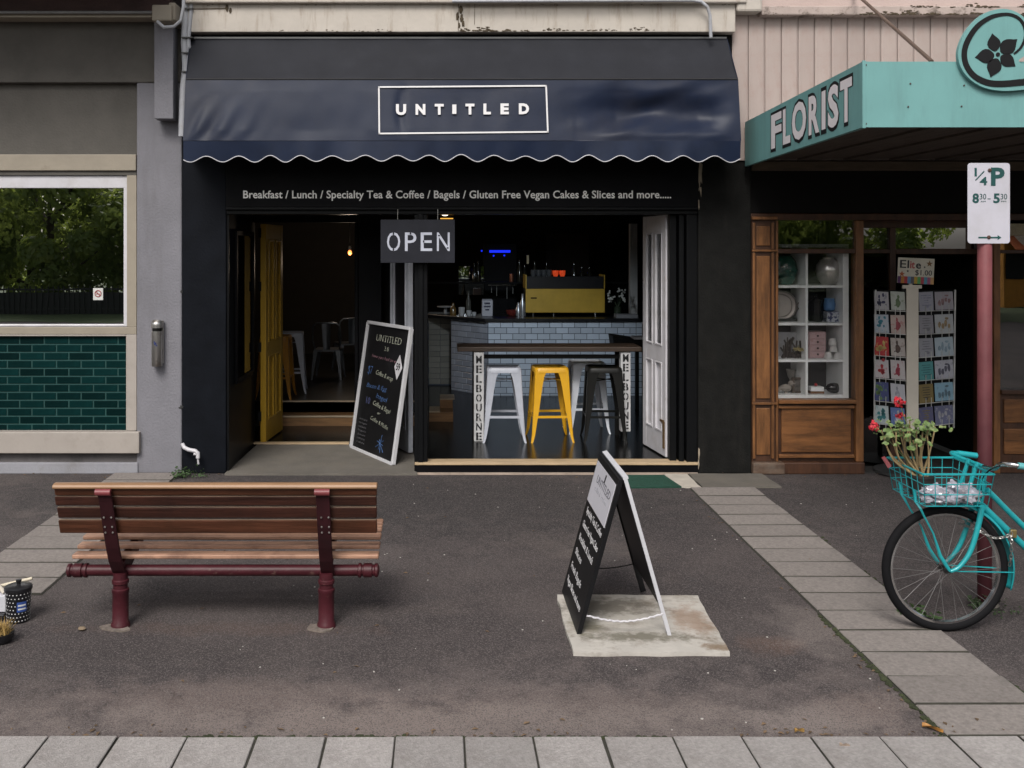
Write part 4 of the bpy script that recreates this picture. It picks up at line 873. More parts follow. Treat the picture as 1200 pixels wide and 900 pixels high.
for px, l_ in ((576, 8), (582, 12), (594, 15), (601, 9)): build(MB().bar((X(px, 13.55), 13.54, Z(335, 13.55)), (X(px, 13.55), 13.54, Z(335 + l_, 13.55)), .014, .006), 'utensil', M('utensil_pale', (.45, .45, .42), .4), ut)
o = build(MB().box(-.5, 3.3, 13.3, 13.6, Z(330.5, 13.4) - .02, Z(330.5, 13.4)), 'wall_shelf', inner_black, loc=(0, 0, 0)); tag(o, 'long dark shelf on the wall behind the counter', 'shelf')
sl_d = bpy.data.lights.new('counter_fill', 'SPOT'); sl_o = bpy.data.objects.new('counter_fill', sl_d); COL.objects.link(sl_o)  # unseen fill added to brighten the tiled counter, apart from the lamp
sl_d.energy = 95; sl_d.color = (.80, .90, 1); sl_d.spot_size = R(54); sl_d.spot_blend = .9; sl_d.shadow_soft_size = .12; sl_d.specular_factor = .25
sl_o.location = (X(521, 8.62) + .35, 9.0, 2.55); sl_o.rotation_euler = (Vector((-.75, -3.3, 2.05))).to_track_quat('Z', 'Y').to_euler()
sp = thing('spot_lamp', 'small lit ceiling lamp above the right end of the OPEN sign', 'lamp', (X(523, 8.62), 8.62, Z(254, 8.62)))
build(MB().box(X(516, 8.62), X(531, 8.62), 8.6, 8.66, Z(256.5, 8.62), Z(255.6, 8.62)), 'lamp_plate', M('amber_light', (1, .5, .08), .4, emit=.7, var=0), sp)
b = MB().ball((X(521.5, 8.62), 8.62, Z(251.8, 8.62)), .028, 10, (1, .5, .35)); build(b, 'bulb', M('lamp_white', (1, .95, .85), .5, emit=1.2, var=0), sp)
build(MB().tube([(X(528, 8.62), 8.63, Z(255, 8.62)), (X(528, 8.62), 8.63, Z(240, 8.62))], .005, 6), 'stem', inner_black, sp)
ptr = thing('serving_trolley', 'black tray with a pale rim beside the white door inside the cafe', 'tray', (X(735, 11), 11, .9))
b = MB().hexa([(X(718, 11), 10.9, .78), (X(752, 11), 10.9, .74), (X(756, 11), 11.3, .74), (X(720, 11), 11.3, .78), (X(716, 11), 10.9, .92), (X(760, 11), 10.9, .86), (X(760, 11), 11.3, .86), (X(718, 11), 11.3, .92)]); build(b, 'tray_body', inner_black, ptr, bevel=.01)
build(MB().box(X(741, 11), X(758, 11), 10.88, 11.1, .885, .91), 'pale_rim', M('rim_grey', (.4, .4, .42), .4), ptr)
b = MB().box(X(728, 11), X(732, 11), 11.05, 11.1, FZ, .79); b.box(X(746, 11), X(750, 11), 11.05, 11.1, FZ, .75); build(b, 'trolley_leg', inner_black, ptr)

# ================================================================ FLORIST
fb = thing('florist_shop', 'florist shop front with brown timber panels and pink boarding above', 'building', (3.6, FY, 0))
timber = M('stained_timber', (.17, .072, .024), .45, var=.45, scale=3.5, stretch=(7, 7, 1), bump=.15, bscale=15, dirt=(.05, .020, .008), dscale=3.5, damt=.6, dlo=.5, dhi=.72)
timber_h = M('stained_timber_flat', (.165, .068, .022), .45, var=.45, scale=3.5, stretch=(1, 7, 7), bump=.15, bscale=15, dirt=(.045, .018, .008), dscale=3.2, damt=.65, dlo=.5, dhi=.7)
timber_d = M('dark_stained_timber', (.055, .022, .010), .5, var=.4, scale=4, stretch=(5, 5, 1), bump=.15, bscale=15)
xE = 6.6
def fx(px, Y=FY): return X(px, Y)
def fz(py, Y=FY): return Z(py, Y)
build(MB().box(xr1 + .001, xE, FY + .03, FY + .3, fz(250), 2.65), 'dark_fascia', M('dark_fascia', (.006, .0055, .0055), .6, var=.2, spec=.15), fb, bevel=.006)
build(MB().box(xr1 + .001, xE, FY - .06, FY + .1, fz(200), fz(190)), 'canopy_plate', M('weathered_timber', (.10, .075, .05), .8, var=.3, stretch=(1, 6, 6), bump=.3), fb)
build(MB().box(xr1 + .001, xE, FY + .0, FY + .2, fz(258), fz(250.2)), 'head_rail', timber_d, fb, bevel=.006)
# pilaster
pil = MB().box(fx(881), fx(909), FY, FY + .12, fz(541), fz(256)); po = build(pil, 'pilaster', timber_d, fb, bevel=.004)
for (ya, yb_) in ((265, 288), (300, 467), (478, 533)):
    build(MB().prism([(fx(886), FY, fz(yb_)), (fx(902), FY, fz(yb_)), (fx(902), FY, fz(ya)), (fx(886), FY, fz(ya))], (0, -1, 0), .012), 'raised_panel', timber, po, bevel=.008)
b = MB()
for (ya, yb_) in ((261, 292), (296, 471), (474, 537)):
    b.box(fx(881.5), fx(884.5), FY - .02, FY - .0005, fz(yb_), fz(ya)); b.box(fx(903.5), fx(906.5), FY - .02, FY - .0005, fz(yb_), fz(ya))
b.box(fx(880.6), fx(909.5), FY - .026, FY - .001, fz(295), fz(292.5)); b.box(fx(880.6), fx(909.5), FY - .026, FY - .001, fz(474), fz(471.2)); b.box(fx(880.4), fx(910), FY - .035, FY + .02, fz(257.5), fz(254))
build(b, 'pilaster_moulding', timber, po, bevel=.004)
build(MB().box(fx(880.5), fx(918), FY - .05, FY + .1, 0, fz(541)), 'pilaster_base', M('base_timber', (.085, .05, .032), .7, var=.4, scale=5, stretch=(1, 5, 5), dirt=(.2, .18, .15), damt=.4), po, bevel=.012)
# display window
for xa, xb in ((909.2, 912), (1003, 1012)): build(MB().box(fx(xa), fx(xb), FY - .005, FY + .1, fz(541), fz(258.3)), 'mullion', timber, fb, bevel=.005)
build(MB().box(fx(912.2), fx(1002.8), FY + .0, FY + .08, fz(297), fz(291.5)), 'transom', timber_d, fb, bevel=.004)
build(MB().box(fx(912.2), fx(1002.8), FY - .02, FY + .1, fz(473), fz(468.5)), 'window_sill', timber_h, fb, bevel=.005)
b = MB().box(fx(912.2), fx(1002.8), FY + .04, FY + .1, fz(541), fz(473.2)); build(b, 'stall_riser', timber_d, fb)
build(MB().prism([(fx(917), FY + .04, fz(531)), (fx(999), FY + .04, fz(531)), (fx(999), FY + .04, fz(479)), (fx(917), FY + .04, fz(479))], (0, -1, 0), .016), 'riser_panel', timber_h, fb, bevel=.012)
for za, zb_ in ((479, 475.5), (537, 533)): build(MB().box(fx(913), fx(1002), FY + .005, FY + .0395, fz(za), fz(zb_)), 'riser_moulding', timber_h, fb, bevel=.004)
build(MB().box(fx(912), fx(1012), FY - .03, FY + .1, 0, fz(541.2)), 'plinth', timber_d, fb, bevel=.008)
shopglass = glassy('shop_glass', .02); trans_g = glassy('transom_glass', .22, tint=(.75, .75, .75, 1))
build(MB().box(fx(912), fx(1003), FY + .03, FY + .036, fz(468.6), fz(297)), 'display_pane', shopglass, fb)
build(MB().box(fx(912), fx(1003), FY + .03, FY + .036, fz(291.5), fz(258)), 'transom_pane', trans_g, fb)
# recessed entrance
YE = 8.54
def ex_(px): return X(px, YE)
def ez(py): return Z(py, YE)
b = MB().box(ex_(1043), ex_(1050), YE, YE + .08, 0, ez(262)); b.box(ex_(1146), ex_(1172), YE - .01, YE + .08, 0, ez(262)); b.box(ex_(1010) - .0, ex_(1043), YE, YE + .06, ez(297), ez(292)); b.box(ex_(1050), ex_(1146), YE, YE + .08, ez(298), ez(291.5)); b.box(ex_(1000), ex_(1172), YE - .02, YE + .08, ez(267), ez(258))
build(b, 'entrance_frame', timber_d, fb, bevel=.006)
build(MB().box(ex_(1050), ex_(1146), YE + .03, YE + .036, ez(291.5), ez(267)), 'entrance_transom_pane', glassy('sky_transom_glass', .55, tint=(.2, .2, .2, 1)), fb)
build(MB().box(ex_(1008), ex_(1043), YE + .03, YE + .036, ez(292), ez(267)), 'side_transom_pane', trans_g, fb)
build(MB().box(ex_(1008), ex_(1043), YE + .03, YE + .036, 0, ez(297)), 'side_pane', glassy('dim_side_glass', .05, tint=(.3, .3, .3, 1)), fb)
b = MB().box(fx(1006), fx(1012), FY + .1, YE, 0, 2.3); build(b, 'entrance_side_wall', M('florist_dark', (.010, .009, .009), .7), fb)
build(MB().box(fx(1012), fx(1165), FY + .0, 12, -.02, .012), 'entrance_floor', M('entrance_floor', (.03, .028, .027), .8, var=.3, bump=.3), fb)
# right hand window bay
for xa, xb in ((1165, 1172.5), (1400, 1412)): build(MB().box(fx(xa), fx(xb), FY, FY + .1, 0, fz(262)), 'mullion', timber, fb, bevel=.006)
build(MB().box(fx(1172.6), fx(1400), FY + .0, FY + .08, fz(297), fz(293)), 'transom', timber_d, fb, bevel=.004)
b = MB().box(fx(1172.6), fx(1400), FY + .03, FY + .1, 0, fz(460)); build(b, 'stall_riser', timber_d, fb)
for (xa, xb) in ((1178, 1230), (1240, 1310), (1320, 1392)):
    for (ya, yb_) in ((468, 496), (503, 533)): build(MB().prism([(fx(xa), FY + .03, fz(yb_)), (fx(xb), FY + .03, fz(yb_)), (fx(xb), FY + .03, fz(ya)), (fx(xa), FY + .03, fz(ya))], (0, -1, 0), .015), 'riser_panel', timber_h, fb, bevel=.01)
build(MB().box(fx(1172.6), fx(1400), FY - .02, FY + .1, fz(462), fz(457)), 'window_sill', timber_d, fb, bevel=.005)
build(MB().box(fx(1172.6), fx(1400), FY + .03, FY + .036, fz(457), fz(262)), 'display_pane', glassy('right_glass', .20, tint=(.5, .5, .5, 1)), fb)
# dark interior shell of the florist
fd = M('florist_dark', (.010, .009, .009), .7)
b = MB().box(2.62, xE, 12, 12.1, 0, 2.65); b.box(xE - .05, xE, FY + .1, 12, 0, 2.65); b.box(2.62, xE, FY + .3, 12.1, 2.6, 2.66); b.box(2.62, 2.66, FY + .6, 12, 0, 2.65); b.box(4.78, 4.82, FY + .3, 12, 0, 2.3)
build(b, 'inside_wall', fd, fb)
b = MB()
for px in (1128, 1140, 1120): b.box(X(px, 10.5), X(px + 2.5, 10.5), 10.5, 10.55, .0, 1.85)
build(b, 'inner_door_frame', timber_d, fb)
# pink boarding
pink = M('pink_paint', (.345, .283, .258), .6, var=.06, scale=3, stretch=(4, 4, .6), bump=.12, bscale=20, dirt=(.30, .19, .16), dscale=4, damt=.5, rand=.05)
YP = 8.32
zb0, zb1 = 2.62, Z(17.5, YP); bw = 19.4 / F * YP
backb = build(MB().box(fx(857), xE, YP + .012, YP + .3, zb0, zb1 + .3), 'boarding', M('board_gap', (.10, .06, .055), .9), fb)
mb = MB(); wv = bw - .004
mb.prism([(0, 0, 0), (0, -.012, 0), (wv * .10, -.018, 0), (wv * .88, -.018, 0), (wv, -.010, 0), (wv, 0, 0)], (0, 0, 1), zb1 - zb0); bme = mb.mesh('board', pink)
for i in range(int((xE - fx(857)) / bw)):
    o = bpy.data.objects.new('board', bme); o.parent = backb; COL.objects.link(o); o.location = (fx(857) + i * bw + .002 - WO[backb.name][0], YP + .012 - WO[backb.name][1] + rnd.uniform(-.002, .002), zb0)
trim_m = M('pink_trim', (.38, .31, .28), .7, var=.1, scale=6, bump=.3, bscale=25, dirt=(.05, .035, .02), dscale=7, damt=.9, dlo=.52, dhi=.66)
build(MB().box(fx(887), xE, 8.22, YP + .3, Z(17.5, 8.22), Z(6.5, 8.22)), 'trim', trim_m, fb, bevel=.01)
build(MB().box(fx(857.5), fx(887), 8.19, YP + .3, Z(14.5, 8.22), Z(-8, 8.22)), 'corbel', beam_m, fb, bevel=.02)
build(MB().box(fx(887.2), xE, 8.26, YP + .3, Z(6.3, 8.22), 7.0), 'upper_wall', M('pale_pink_wall', (.46, .36, .33), .75, var=.06, bump=.2, dirt=(.3, .22, .19), damt=.4), fb)
stain = MB(); rr = random.Random(33)
stain_run((fx(1000), fx(1300)), Z(16.6, 8.2), 420, .013, .5, 8.218); stain_run((fx(890), fx(1300)), Z(17.2, 8.2), 260, .006, .5, 8.218); stain_run((fx(1060), fx(1300)), Z(8, 8.2), 260, .012, .5, 8.218)
build(stain, 'moss_stain', moss_dark, fb)

# ---- florist canopy
cn = thing('florist_canopy', 'teal boxed shop canopy with FLORIST painted on its side', 'canopy', (3.4, 7.0, 2.57))
teal = M('teal_paint', (.155, .335, .33), .55, var=.06, scale=3, bump=.05, bscale=20, dirt=(.10, .185, .18), dscale=3, damt=.42, dlo=.48, dhi=.75, spec=.3, runs=True)
teal_side = M('teal_paint_side', (.115, .335, .325), .5, var=.08, scale=3, dirt=(.07, .22, .21), dscale=3, damt=.5)
c0 = Vector((2.53, 8.27, 2.567)); c1 = Vector((2.358, 5.56, 2.567)); hC = .366
yv_ = Vector((0, 0, hC)); sd_ = (c1 - c0).normalized(); nrm = Vector((sd_.y, -sd_.x, 0)); nrm = -nrm if nrm.x > 0 else nrm
m_ = MB().prism([c0, c1, c1 + yv_, c0 + yv_], -nrm, .03); sf = build(m_, 'side_fascia', teal, cn)
ff = build(MB().box(2.358, xE, 5.56, 5.59, 2.567, 2.933), 'front_fascia', teal, cn)
build(MB().box(2.354, 2.372, 5.552, 5.562, 2.562, 2.938), 'corner_trim', teal, cn)
soff = M('soffit_timber', (.075, .058, .045), .85, var=.35, scale=4, stretch=(6, 1, 1), bump=.3)
bw_ = .19; k = 0; x = 2.58
sb = build(MB().box(2.57, xE, 5.60, 8.28, 2.68, 2.70), 'soffit_backing', fd, cn)
mb = MB().box(0, bw_ - .018, 0, 2.66, 0, .02); sme = mb.mesh('soffit_board', soff)
while x < xE - .2:
    o = bpy.data.objects.new('soffit_board', sme); o.parent = cn; COL.objects.link(o); xs_ = x
    o.location = (xs_ - WO[cn.name][0], 5.60 - WO[cn.name][1], 2.615 - WO[cn.name][2] + .012 * (k % 2)); 
    x += bw_; k += 1
build(MB().box(2.56, xE, 5.6, 8.28, 2.90, 2.93), 'canopy_roof', M('canopy_roofing', (.25, .25, .25), .7), cn)
screws = MB()
for (px, py) in ((1067, 98), (1130, 100), (1064.5, 125), (1127, 124.5), (1015, 76), (1015, 145), (1250, 99), (1250, 124)): screws.ball((X(px, 5.556), 5.557, Z(py, 5.556)), .0055, 8, (1, .5, 1))
build(screws, 'screw', M('rusty_screw', (.06, .05, .045), .7), cn)
# FLORIST lettering on the side
blk = M('letter_black', (.009, .009, .010), .6, spec=.2); wht = M('letter_white', (.74, .70, .72), .6, var=.05)
def side_pt(t, z): p = c0 + (c1 - c0) * t; return Vector((p.x, p.y, z))
def t_at(px):
    k = (px - XV) / F; return (c0.x - k * c0.y) / ((c0.x - c1.x) - k * (c0.y - c1.y))
lt = [('F', 904, 916.5), ('L', 917.8, 927), ('O', 928.4, 945.6), ('R', 948, 961), ('I', 963.2, 968.4), ('S', 970.6, 983.6), ('T', 985, 999.5)]
Lspan = (c1 - c0).length
for ch, l, r_ in lt:
    ta, tb_ = t_at(l), t_at(r_); w = (tb_ - ta) * Lspan; zb = 2.640; hgt = .228; org = side_pt(ta, zb)
    kk = .036 if ch != 'I' else .02
    text(ch, org + nrm * .001 + sd_ * -.016 + Vector((0, 0, -.013)), sd_, (0, 0, 1), hgt + .022, blk, sf, 'letter_outline', width=w + .022, bold=.062, depth=.0008)
    text(ch, org, sd_, (0, 0, 1), hgt, wht, sf, 'letter', width=w - .012, bold=kk, depth=.0006, off=.0018)
# emblem board
eb = thing('emblem_sign', 'round teal flower emblem board rising above the canopy front', 'sign', (X(1172, 5.5), 5.53, 2.6))
YM = 5.53
def epx(a, b, Y=YM): return (X(1100 + a / 8.18, Y), Y, Z(b / 8.18, Y))
outl = [(770, 577), (840, 520), (885, 420), (890, 330), (860, 230), (800, 150), (720, 105), (640, 85), (560, 90), (450, 122), (350, 195), (260, 305), (205, 420), (186, 520), (200, 610), (240, 690), (320, 775), (440, 840), (580, 868), (720, 868), (900, 850), (1100, 830), (1100, 700), (900, 650), (800, 610)]
def smooth_closed(p, n=4):
    out = []; k = len(p)
    for i in range(k):
        a, b, c, d = [Vector((*p[(i + j - 1) % k], 0)) for j in range(4)]
        for s_ in range(n):
            t = s_ / n; q = .5 * ((2 * b) + (c - a) * t + (2 * a - 5 * b + 4 * c - d) * t * t + (3 * b - a - 3 * c + d) * t ** 3); out.append((q.x, q.y))
    return out
m_ = MB().prism([epx(a, b) for a, b in smooth_closed(outl)], (0, 1, 0), .026); build(m_, 'emblem_board', teal, eb)
path = [(725, 515), (790, 455), (832, 360), (828, 270), (790, 195), (720, 148), (630, 136), (500, 165), (375, 250), (285, 380), (248, 500), (265, 620), (340, 725), (460, 788), (600, 803), (818, 785), (1000, 765)]
wid = [18, 22, 26, 28, 28, 28, 30, 40, 48, 52, 52, 52, 54, 58, 60, 62, 64]
pts = []; ws = []
for i in range(len(path) - 1):
    a, b, c, d = [Vector((*path[min(max(i + j - 1, 0), len(path) - 1)], 0)) for j in range(4)]
    for s_ in range(6):
        t = s_ / 6; pts.append(.5 * ((2 * b) + (c - a) * t + (2 * a - 5 * b + 4 * c - d) * t * t + (3 * b - a - 3 * c + d) * t ** 3)); ws.append(wid[i] + (wid[i + 1] - wid[i]) * t)
m_ = MB(); YR = YM - .004; lf = []; rg = []
for i, p in enumerate(pts):
    t = (pts[min(i + 1, len(pts) - 1)] - pts[max(i - 1, 0)]).normalized(); nn = Vector((-t.y, t.x, 0)) * ws[i] / 2; lf.append(epx(p.x + nn.x, p.y + nn.y, YR)); rg.append(epx(p.x - nn.x, p.y - nn.y, YR))
k = len(lf); m_.add(lf + rg, [(i, i + 1, k + i + 1, k + i) for i in range(k - 1)]); m_.add([(x, YM - .0002, z) for x, y, z in lf + rg] , [])
m_.add(lf + [(x, YM, z) for x, y, z in lf], [(i, k + i, k + i + 1, i + 1) for i in range(k - 1)]); m_.add(rg + [(x, YM, z) for x, y, z in rg], [(i, i + 1, k + i + 1, k + i) for i in range(k - 1)])
build(m_, 'scroll', blk, eb)
for tip, base in (((515, 320), (545, 488)), ((755, 375), (600, 500)), ((738, 635), (600, 535)), ((500, 740), (560, 560)), ((350, 548), (533, 528))):
    T, B = Vector(tip), Vector(base); d = (T - B); L_ = d.length; d.normalize(); nn = Vector((-d.y, d.x)); o = []
    prof = [(0, .06), (.1, .20), (.25, .33), (.42, .37), (.58, .33), (.72, .23), (.85, .11), (1, 0)]
    q = [B + d * (L_ * a) + nn * (L_ * w) for a, w in prof] + [B + d * (L_ * a) - nn * (L_ * w) for a, w in prof[-2::-1]]
    m_ = MB().prism([epx(p.x, p.y, YM - .004) for p in q], (0, 1, 0), .0038); build(m_, 'petal', blk, eb)
m_ = MB().prism([epx(570 + 20 * math.cos(a * .5236), 521 + 20 * math.sin(a * .5236), YM - .004) for a in range(12)], (0, 1, 0), .0038); build(m_, 'flower_centre', blk, eb)
# tie rod
o = build(MB().tube([(X(1000, 8.25), 8.25, Z(-10, 8.25)), (X(1092, 6.0), 6.0, Z(72, 6.0))], .012, 8), 'tie_rod', M('rusty_rod', (.13, .09, .07), .6, .4), loc=(X(1050, 7), 7, 3.2)); tag(o, 'rusty iron tie rod sloping down to the teal canopy', 'tie rod')

# ---- display cabinet in the florist window with its contents
YC0, YC1 = 8.44, 8.80
dc = thing('display_cabinet', 'white cube shelf cabinet behind the florist window', 'cabinet', (X(953, 8.45), 8.45, Z(468, YC0)))
cw = M('cabinet_white', (.86, .87, .87), .5, var=.04)
xs = [X(907, YC0), X(944, YC0), X(987.5, YC0)]
zs = [Z(468, YC0), Z(421.5, YC0), Z(378.5, YC0), Z(334.5, YC0), Z(290, YC0)]
b = MB().box(xs[1] + .0, xs[1] + .021, YC0, YC1, zs[0] + .035, zs[4]); build(b, 'upright', cw, dc, bevel=.002)
b = MB().box(xs[2], xs[2] + .05, YC0 - .004, YC1, zs[0], zs[4] + .03); build(b, 'side_board', cw, dc, bevel=.002)
b = MB().box(xs[0] - .05, xs[0], YC0 - .004, YC1, zs[0], zs[4] + .03); build(b, 'side_board', cw, dc, bevel=.002)
for i in (1, 2, 3):
    for a, c in ((xs[0], xs[1]), (xs[1] + .021, xs[2])): build(MB().box(a + .0005, c - .0005, YC0 + .002, YC1, zs[i] - .02, zs[i]), 'shelf', cw, dc)
build(MB().box(xs[0] + .0005, xs[2] - .0005, YC0, YC1, zs[0], zs[0] + .035), 'shelf', cw, dc)
build(MB().box(xs[0] + .0005, xs[2] - .0005, YC0 + .001, YC1, zs[4], zs[4] + .029), 'shelf', cw, dc)
build(MB().box(xs[0] - .05, xs[2] + .05, YC1 + .001, YC1 + .01, zs[0], zs[4] + .03), 'back_board', M('cabinet_back', (.03, .03, .03), .8), dc)
fl_z = [zs[0] + .036, zs[1] + .001, zs[2] + .001, zs[3] + .001]
def dl(name, label, cat, px, row, Y, prof, m, n=20):
    o = build(MB().lathe(prof, (0, 0, 0), n), name, m, loc=(X(px, Y), Y, fl_z[row]), local=True); return tag(o, label, cat)
gv = dl('green_vase', 'dark green patterned vase in the top left compartment of the cabinet', 'vase', 920, 3, 8.6, [(.06, 0), (.09, .05), (.105, .13), (.09, .2), (.06, .24), (.055, .25), (.0, .24)], M('green_glaze', (.012, .065, .05), .25, var=.6, scale=9, dirt=(.4, .36, .3), dscale=12, damt=.9, dlo=.6, dhi=.64))
dl('silver_vase', 'round silver ribbed vase in the top right compartment of the cabinet', 'vase', 971, 3, 8.6, [(.055, 0), (.085, .04), (.108, .11), (.10, .17), (.07, .215), (.045, .225), (.05, .235), (0, .23)], M('silver_glaze', (.55, .52, .50), .28, .9, var=.15, scale=6, stretch=(14, 14, 1)), 28)
tr = thing('serving_tray', 'oval pale silver tray standing upright in the cabinet', 'tray', (X(915, 8.62), 8.62, fl_z[2]))
m_ = MB(); cx, cz = X(911, 8.6), fl_z[2] + .135
def oval(a, r): return (cx + r * .165 * math.copysign(abs(math.cos(a)) ** .8, math.cos(a)), 8.62 - (.012 if r > .95 else 0) - (.02 if .8 < r < .95 else 0) * 0, cz + r * .125 * math.copysign(abs(math.sin(a)) ** .8, math.sin(a)))
m_.grid(lambda a, r: oval(a * 2 * math.pi, r) if r > 0 else (cx, 8.62, cz), 36, 8); build(m_, 'tray_plate', M('tray_silver', (.42, .38, .35), .4, .3, var=.2, scale=5), tr)
m_ = MB().tube([oval(2 * math.pi * i / 36, 1.0) for i in range(37)], .008, 6); m_.tube([oval(2 * math.pi * i / 36, .8) for i in range(37)], .004, 6); build(m_, 'rim', M('rim_silver', (.22, .2, .19), .35, .6), tr)
m_ = MB().torus((X(938, 8.6), 8.6, cz), .03, .006, 14, 6); build(m_, 'handle', M('rim_silver', (.22, .2, .19), .35, .6), tr)
m_ = MB().box(cx - .1, cx + .17, 8.6, 8.66, fl_z[2], fl_z[2] + .025); build(m_, 'stand', M('iron_black', (.03, .03, .03), .5), tr)
bj = dl('black_canister', 'tall black lidded canister in the cabinet beside the blue jar', 'canister', 955.5, 2, 8.6, [(.055, 0), (.055, .16), (.058, .162), (.058, .185), (.02, .2), (.012, .215), (.02, .23), (0, .245)], M('canister_black', (.012, .012, .014), .2))
dl('blue_jar', 'blue and white jar on top of the patterned box', 'jar', 972, 2, 8.6, [(.03, .088), (.045, .1), (.05, .15), (.042, .19), (.046, .2), (0, .2)], M('blue_glaze', (.10, .22, .42), .3, var=.5, scale=14, dirt=(.02, .04, .14), dscale=14, damt=.9))
o = build(MB().box(-.068, .068, -.05, .05, 0, .087), 'patterned_box', M('blue_pattern', (.45, .47, .52), .5, var=.1, dirt=(.03, .04, .12), dscale=38, damt=1, dlo=.48, dhi=.54), loc=(X(976, 8.57), 8.57, fl_z[2]), bevel=.003, local=True); tag(o, 'blue and white patterned box under the blue jar', 'box')
dr = thing('drawer_box', 'small pink box of four drawers in the cabinet', 'drawers', (X(957.5, 8.58), 8.58, fl_z[1]))
pk = M('pink_card', (.50, .34, .34), .6, var=.1, dirt=(.3, .12, .12), dscale=25, damt=.6)
x0_, x1_ = X(947.5, 8.55), X(968, 8.55); build(MB().box(x0_, x1_, 8.55, 8.68, fl_z[1], fl_z[1] + .225), 'carcass', pk, dr, bevel=.003)
for i in range(4):
    d_ = build(MB().box(x0_ + .008, x1_ - .008, 8.54, 8.5495, fl_z[1] + .01 + i * .053, fl_z[1] + .055 + i * .053), 'drawer', pk, dr, bevel=.002); build(MB().ball(((x0_ + x1_) / 2, 8.536, fl_z[1] + .033 + i * .053), .010, 8), 'knob', M('knob_brown', (.06, .03, .03), .5), d_)
for i, (px, k, lb) in enumerate(((970.5, 0, 'white cup at the lower left of the small cup pyramid'), (981, 0, 'white cup at the lower right of the small cup pyramid'), (976.5, 1, 'white cup in the middle of the stacked cup pyramid'), (975.5, 2, 'white cup at the top of the stacked cup pyramid'))):
    o = build(MB().lathe([(.036, 0), (.037, .004), (.024, .055), (0, .057)], (0, 0, 0), 16), 'cup', M('porcelain', (.6, .59, .57), .3), loc=(X(px, 8.53), 8.53, fl_z[1] + k * .0575), local=True); tag(o, lb, 'cup', 'stacked white cups')
pf = thing('picture_frame', 'small framed picture leaning in the middle left compartment', 'picture', (X(930, 8.65), 8.65, fl_z[1]))
build(MB().box(X(912, 8.65), X(939, 8.65), 8.65, 8.665, fl_z[1], fl_z[1] + .215), 'picture_print', M('print_grey', (.42, .42, .44), .6, var=.3, scale=5), pf)
m_ = MB(); rr = random.Random(8)
for i in range(26): m_.bar((X(914, 8.6) + rr.uniform(0, .19), 8.57 + rr.uniform(-.03, .03), fl_z[1]), (X(914, 8.6) + rr.uniform(0, .2), 8.57 + rr.uniform(-.03, .03), fl_z[1] + rr.uniform(.06, .19)), .012, .012)
o = build(m_, 'twig_ornament', M('dark_twig', (.035, .026, .02), .8, var=.4), loc=(X(922, 8.57), 8.57, fl_z[1])); tag(o, 'dark twig ornament standing in front of the framed picture', 'ornament')
m_ = MB(); leaf_clump(m_, (X(936, 8.53), 8.53, fl_z[1] + .07), .05, 40, .035, rr); o = build(m_, 'dried_flower', M('dried_yellow', (.30, .25, .11), .8, var=.4, scale=30), loc=(X(936, 8.53), 8.53, fl_z[1])); tag(o, 'pale dried flower head beside the twig ornament', 'dried flower')
dl('goblet', 'pale goblet at the back of the lower left compartment', 'goblet', 927, 0, 8.68, [(.035, 0), (.012, .02), (.012, .10), (.03, .13), (.042, .19), (.038, .19), (.0, .14)], M('goblet_stone', (.3, .28, .25), .5))
m_ = MB().ball((0, 0, .045), .042, 12, (1.25, .8, .8)); m_.ball((.042, 0, .085), .024, 10); m_.tube([(-.03, 0, .05), (-.085, 0, .02)], [.022, .008], 8); m_.bar((.06, 0, .085), (.08, 0, .08), .008, .008); m_.box(-.012, .012, -.01, .01, 0, .02)
o = build(m_, 'bird_ornament', M('bird_grey', (.26, .23, .2), .7, var=.15), loc=(X(921, 8.55), 8.55, fl_z[0]), local=True); tag(o, 'small grey bird ornament in the lower left compartment', 'ornament')
gl = thing('photo_frame', 'dark ornate photo frame in the lower left compartment', 'photo frame', (X(935, 8.56), 8.56, fl_z[0]))
m_ = MB(); xa, xb = X(928, 8.56), X(942, 8.56); 
for (a, c, e, f_) in ((xa, xa + .02, 0, .135), (xb - .02, xb, 0, .135), (xa + .02, xb - .02, 0, .02), (xa + .02, xb - .02, .115, .135)): m_.box(a, c, 8.55, 8.575, fl_z[0] + e, fl_z[0] + f_)
build(m_, 'frame', M('bronze_dark', (.08, .06, .045), .5, .3, var=.4, scale=30), gl, bevel=.004); build(MB().box(xa + .02, xb - .02, 8.56, 8.57, fl_z[0] + .02, fl_z[0] + .115), 'photo', M('photo_dark', (.10, .09, .08), .4, var=.8, scale=25), gl)
m_ = MB().box(-.058, .058, -.04, .04, 0, .02); o = build(m_, 'wooden_block', timber_h, loc=(X(956, 8.56), 8.56, fl_z[0]), local=True); tag(o, 'low wooden block under the white dish box', 'block')
m_ = MB().box(-.056, .056, -.04, .04, .0205, .058); o = build(m_, 'white_box', cw, loc=(X(956, 8.56), 8.56, fl_z[0]), bevel=.004, local=True); tag(o, 'white box resting on the wooden block', 'box')
o = build(MB().ball((0, 0, 0), .014, 10), 'red_ornament', M('red_bright', (.4, .02, .02), .4), loc=(X(956, 8.56), 8.56, fl_z[0] + .0725), local=True); tag(o, 'small red ornament on the white box', 'ornament')
m_ = MB().ball((0, 0, .045), .045, 14, (1.5, .9, 1)); m_.tube([(.04, 0, .04), (.085, 0, .03), (.1, 0, .02)], [.03, .02, .012], 8); o = build(m_, 'black_ornament', M('glossy_black', (.01, .01, .011), .1), loc=(X(977, 8.55), 8.55, fl_z[0]), local=True); tag(o, 'glossy black rounded ornament in the lower right compartment', 'ornament')

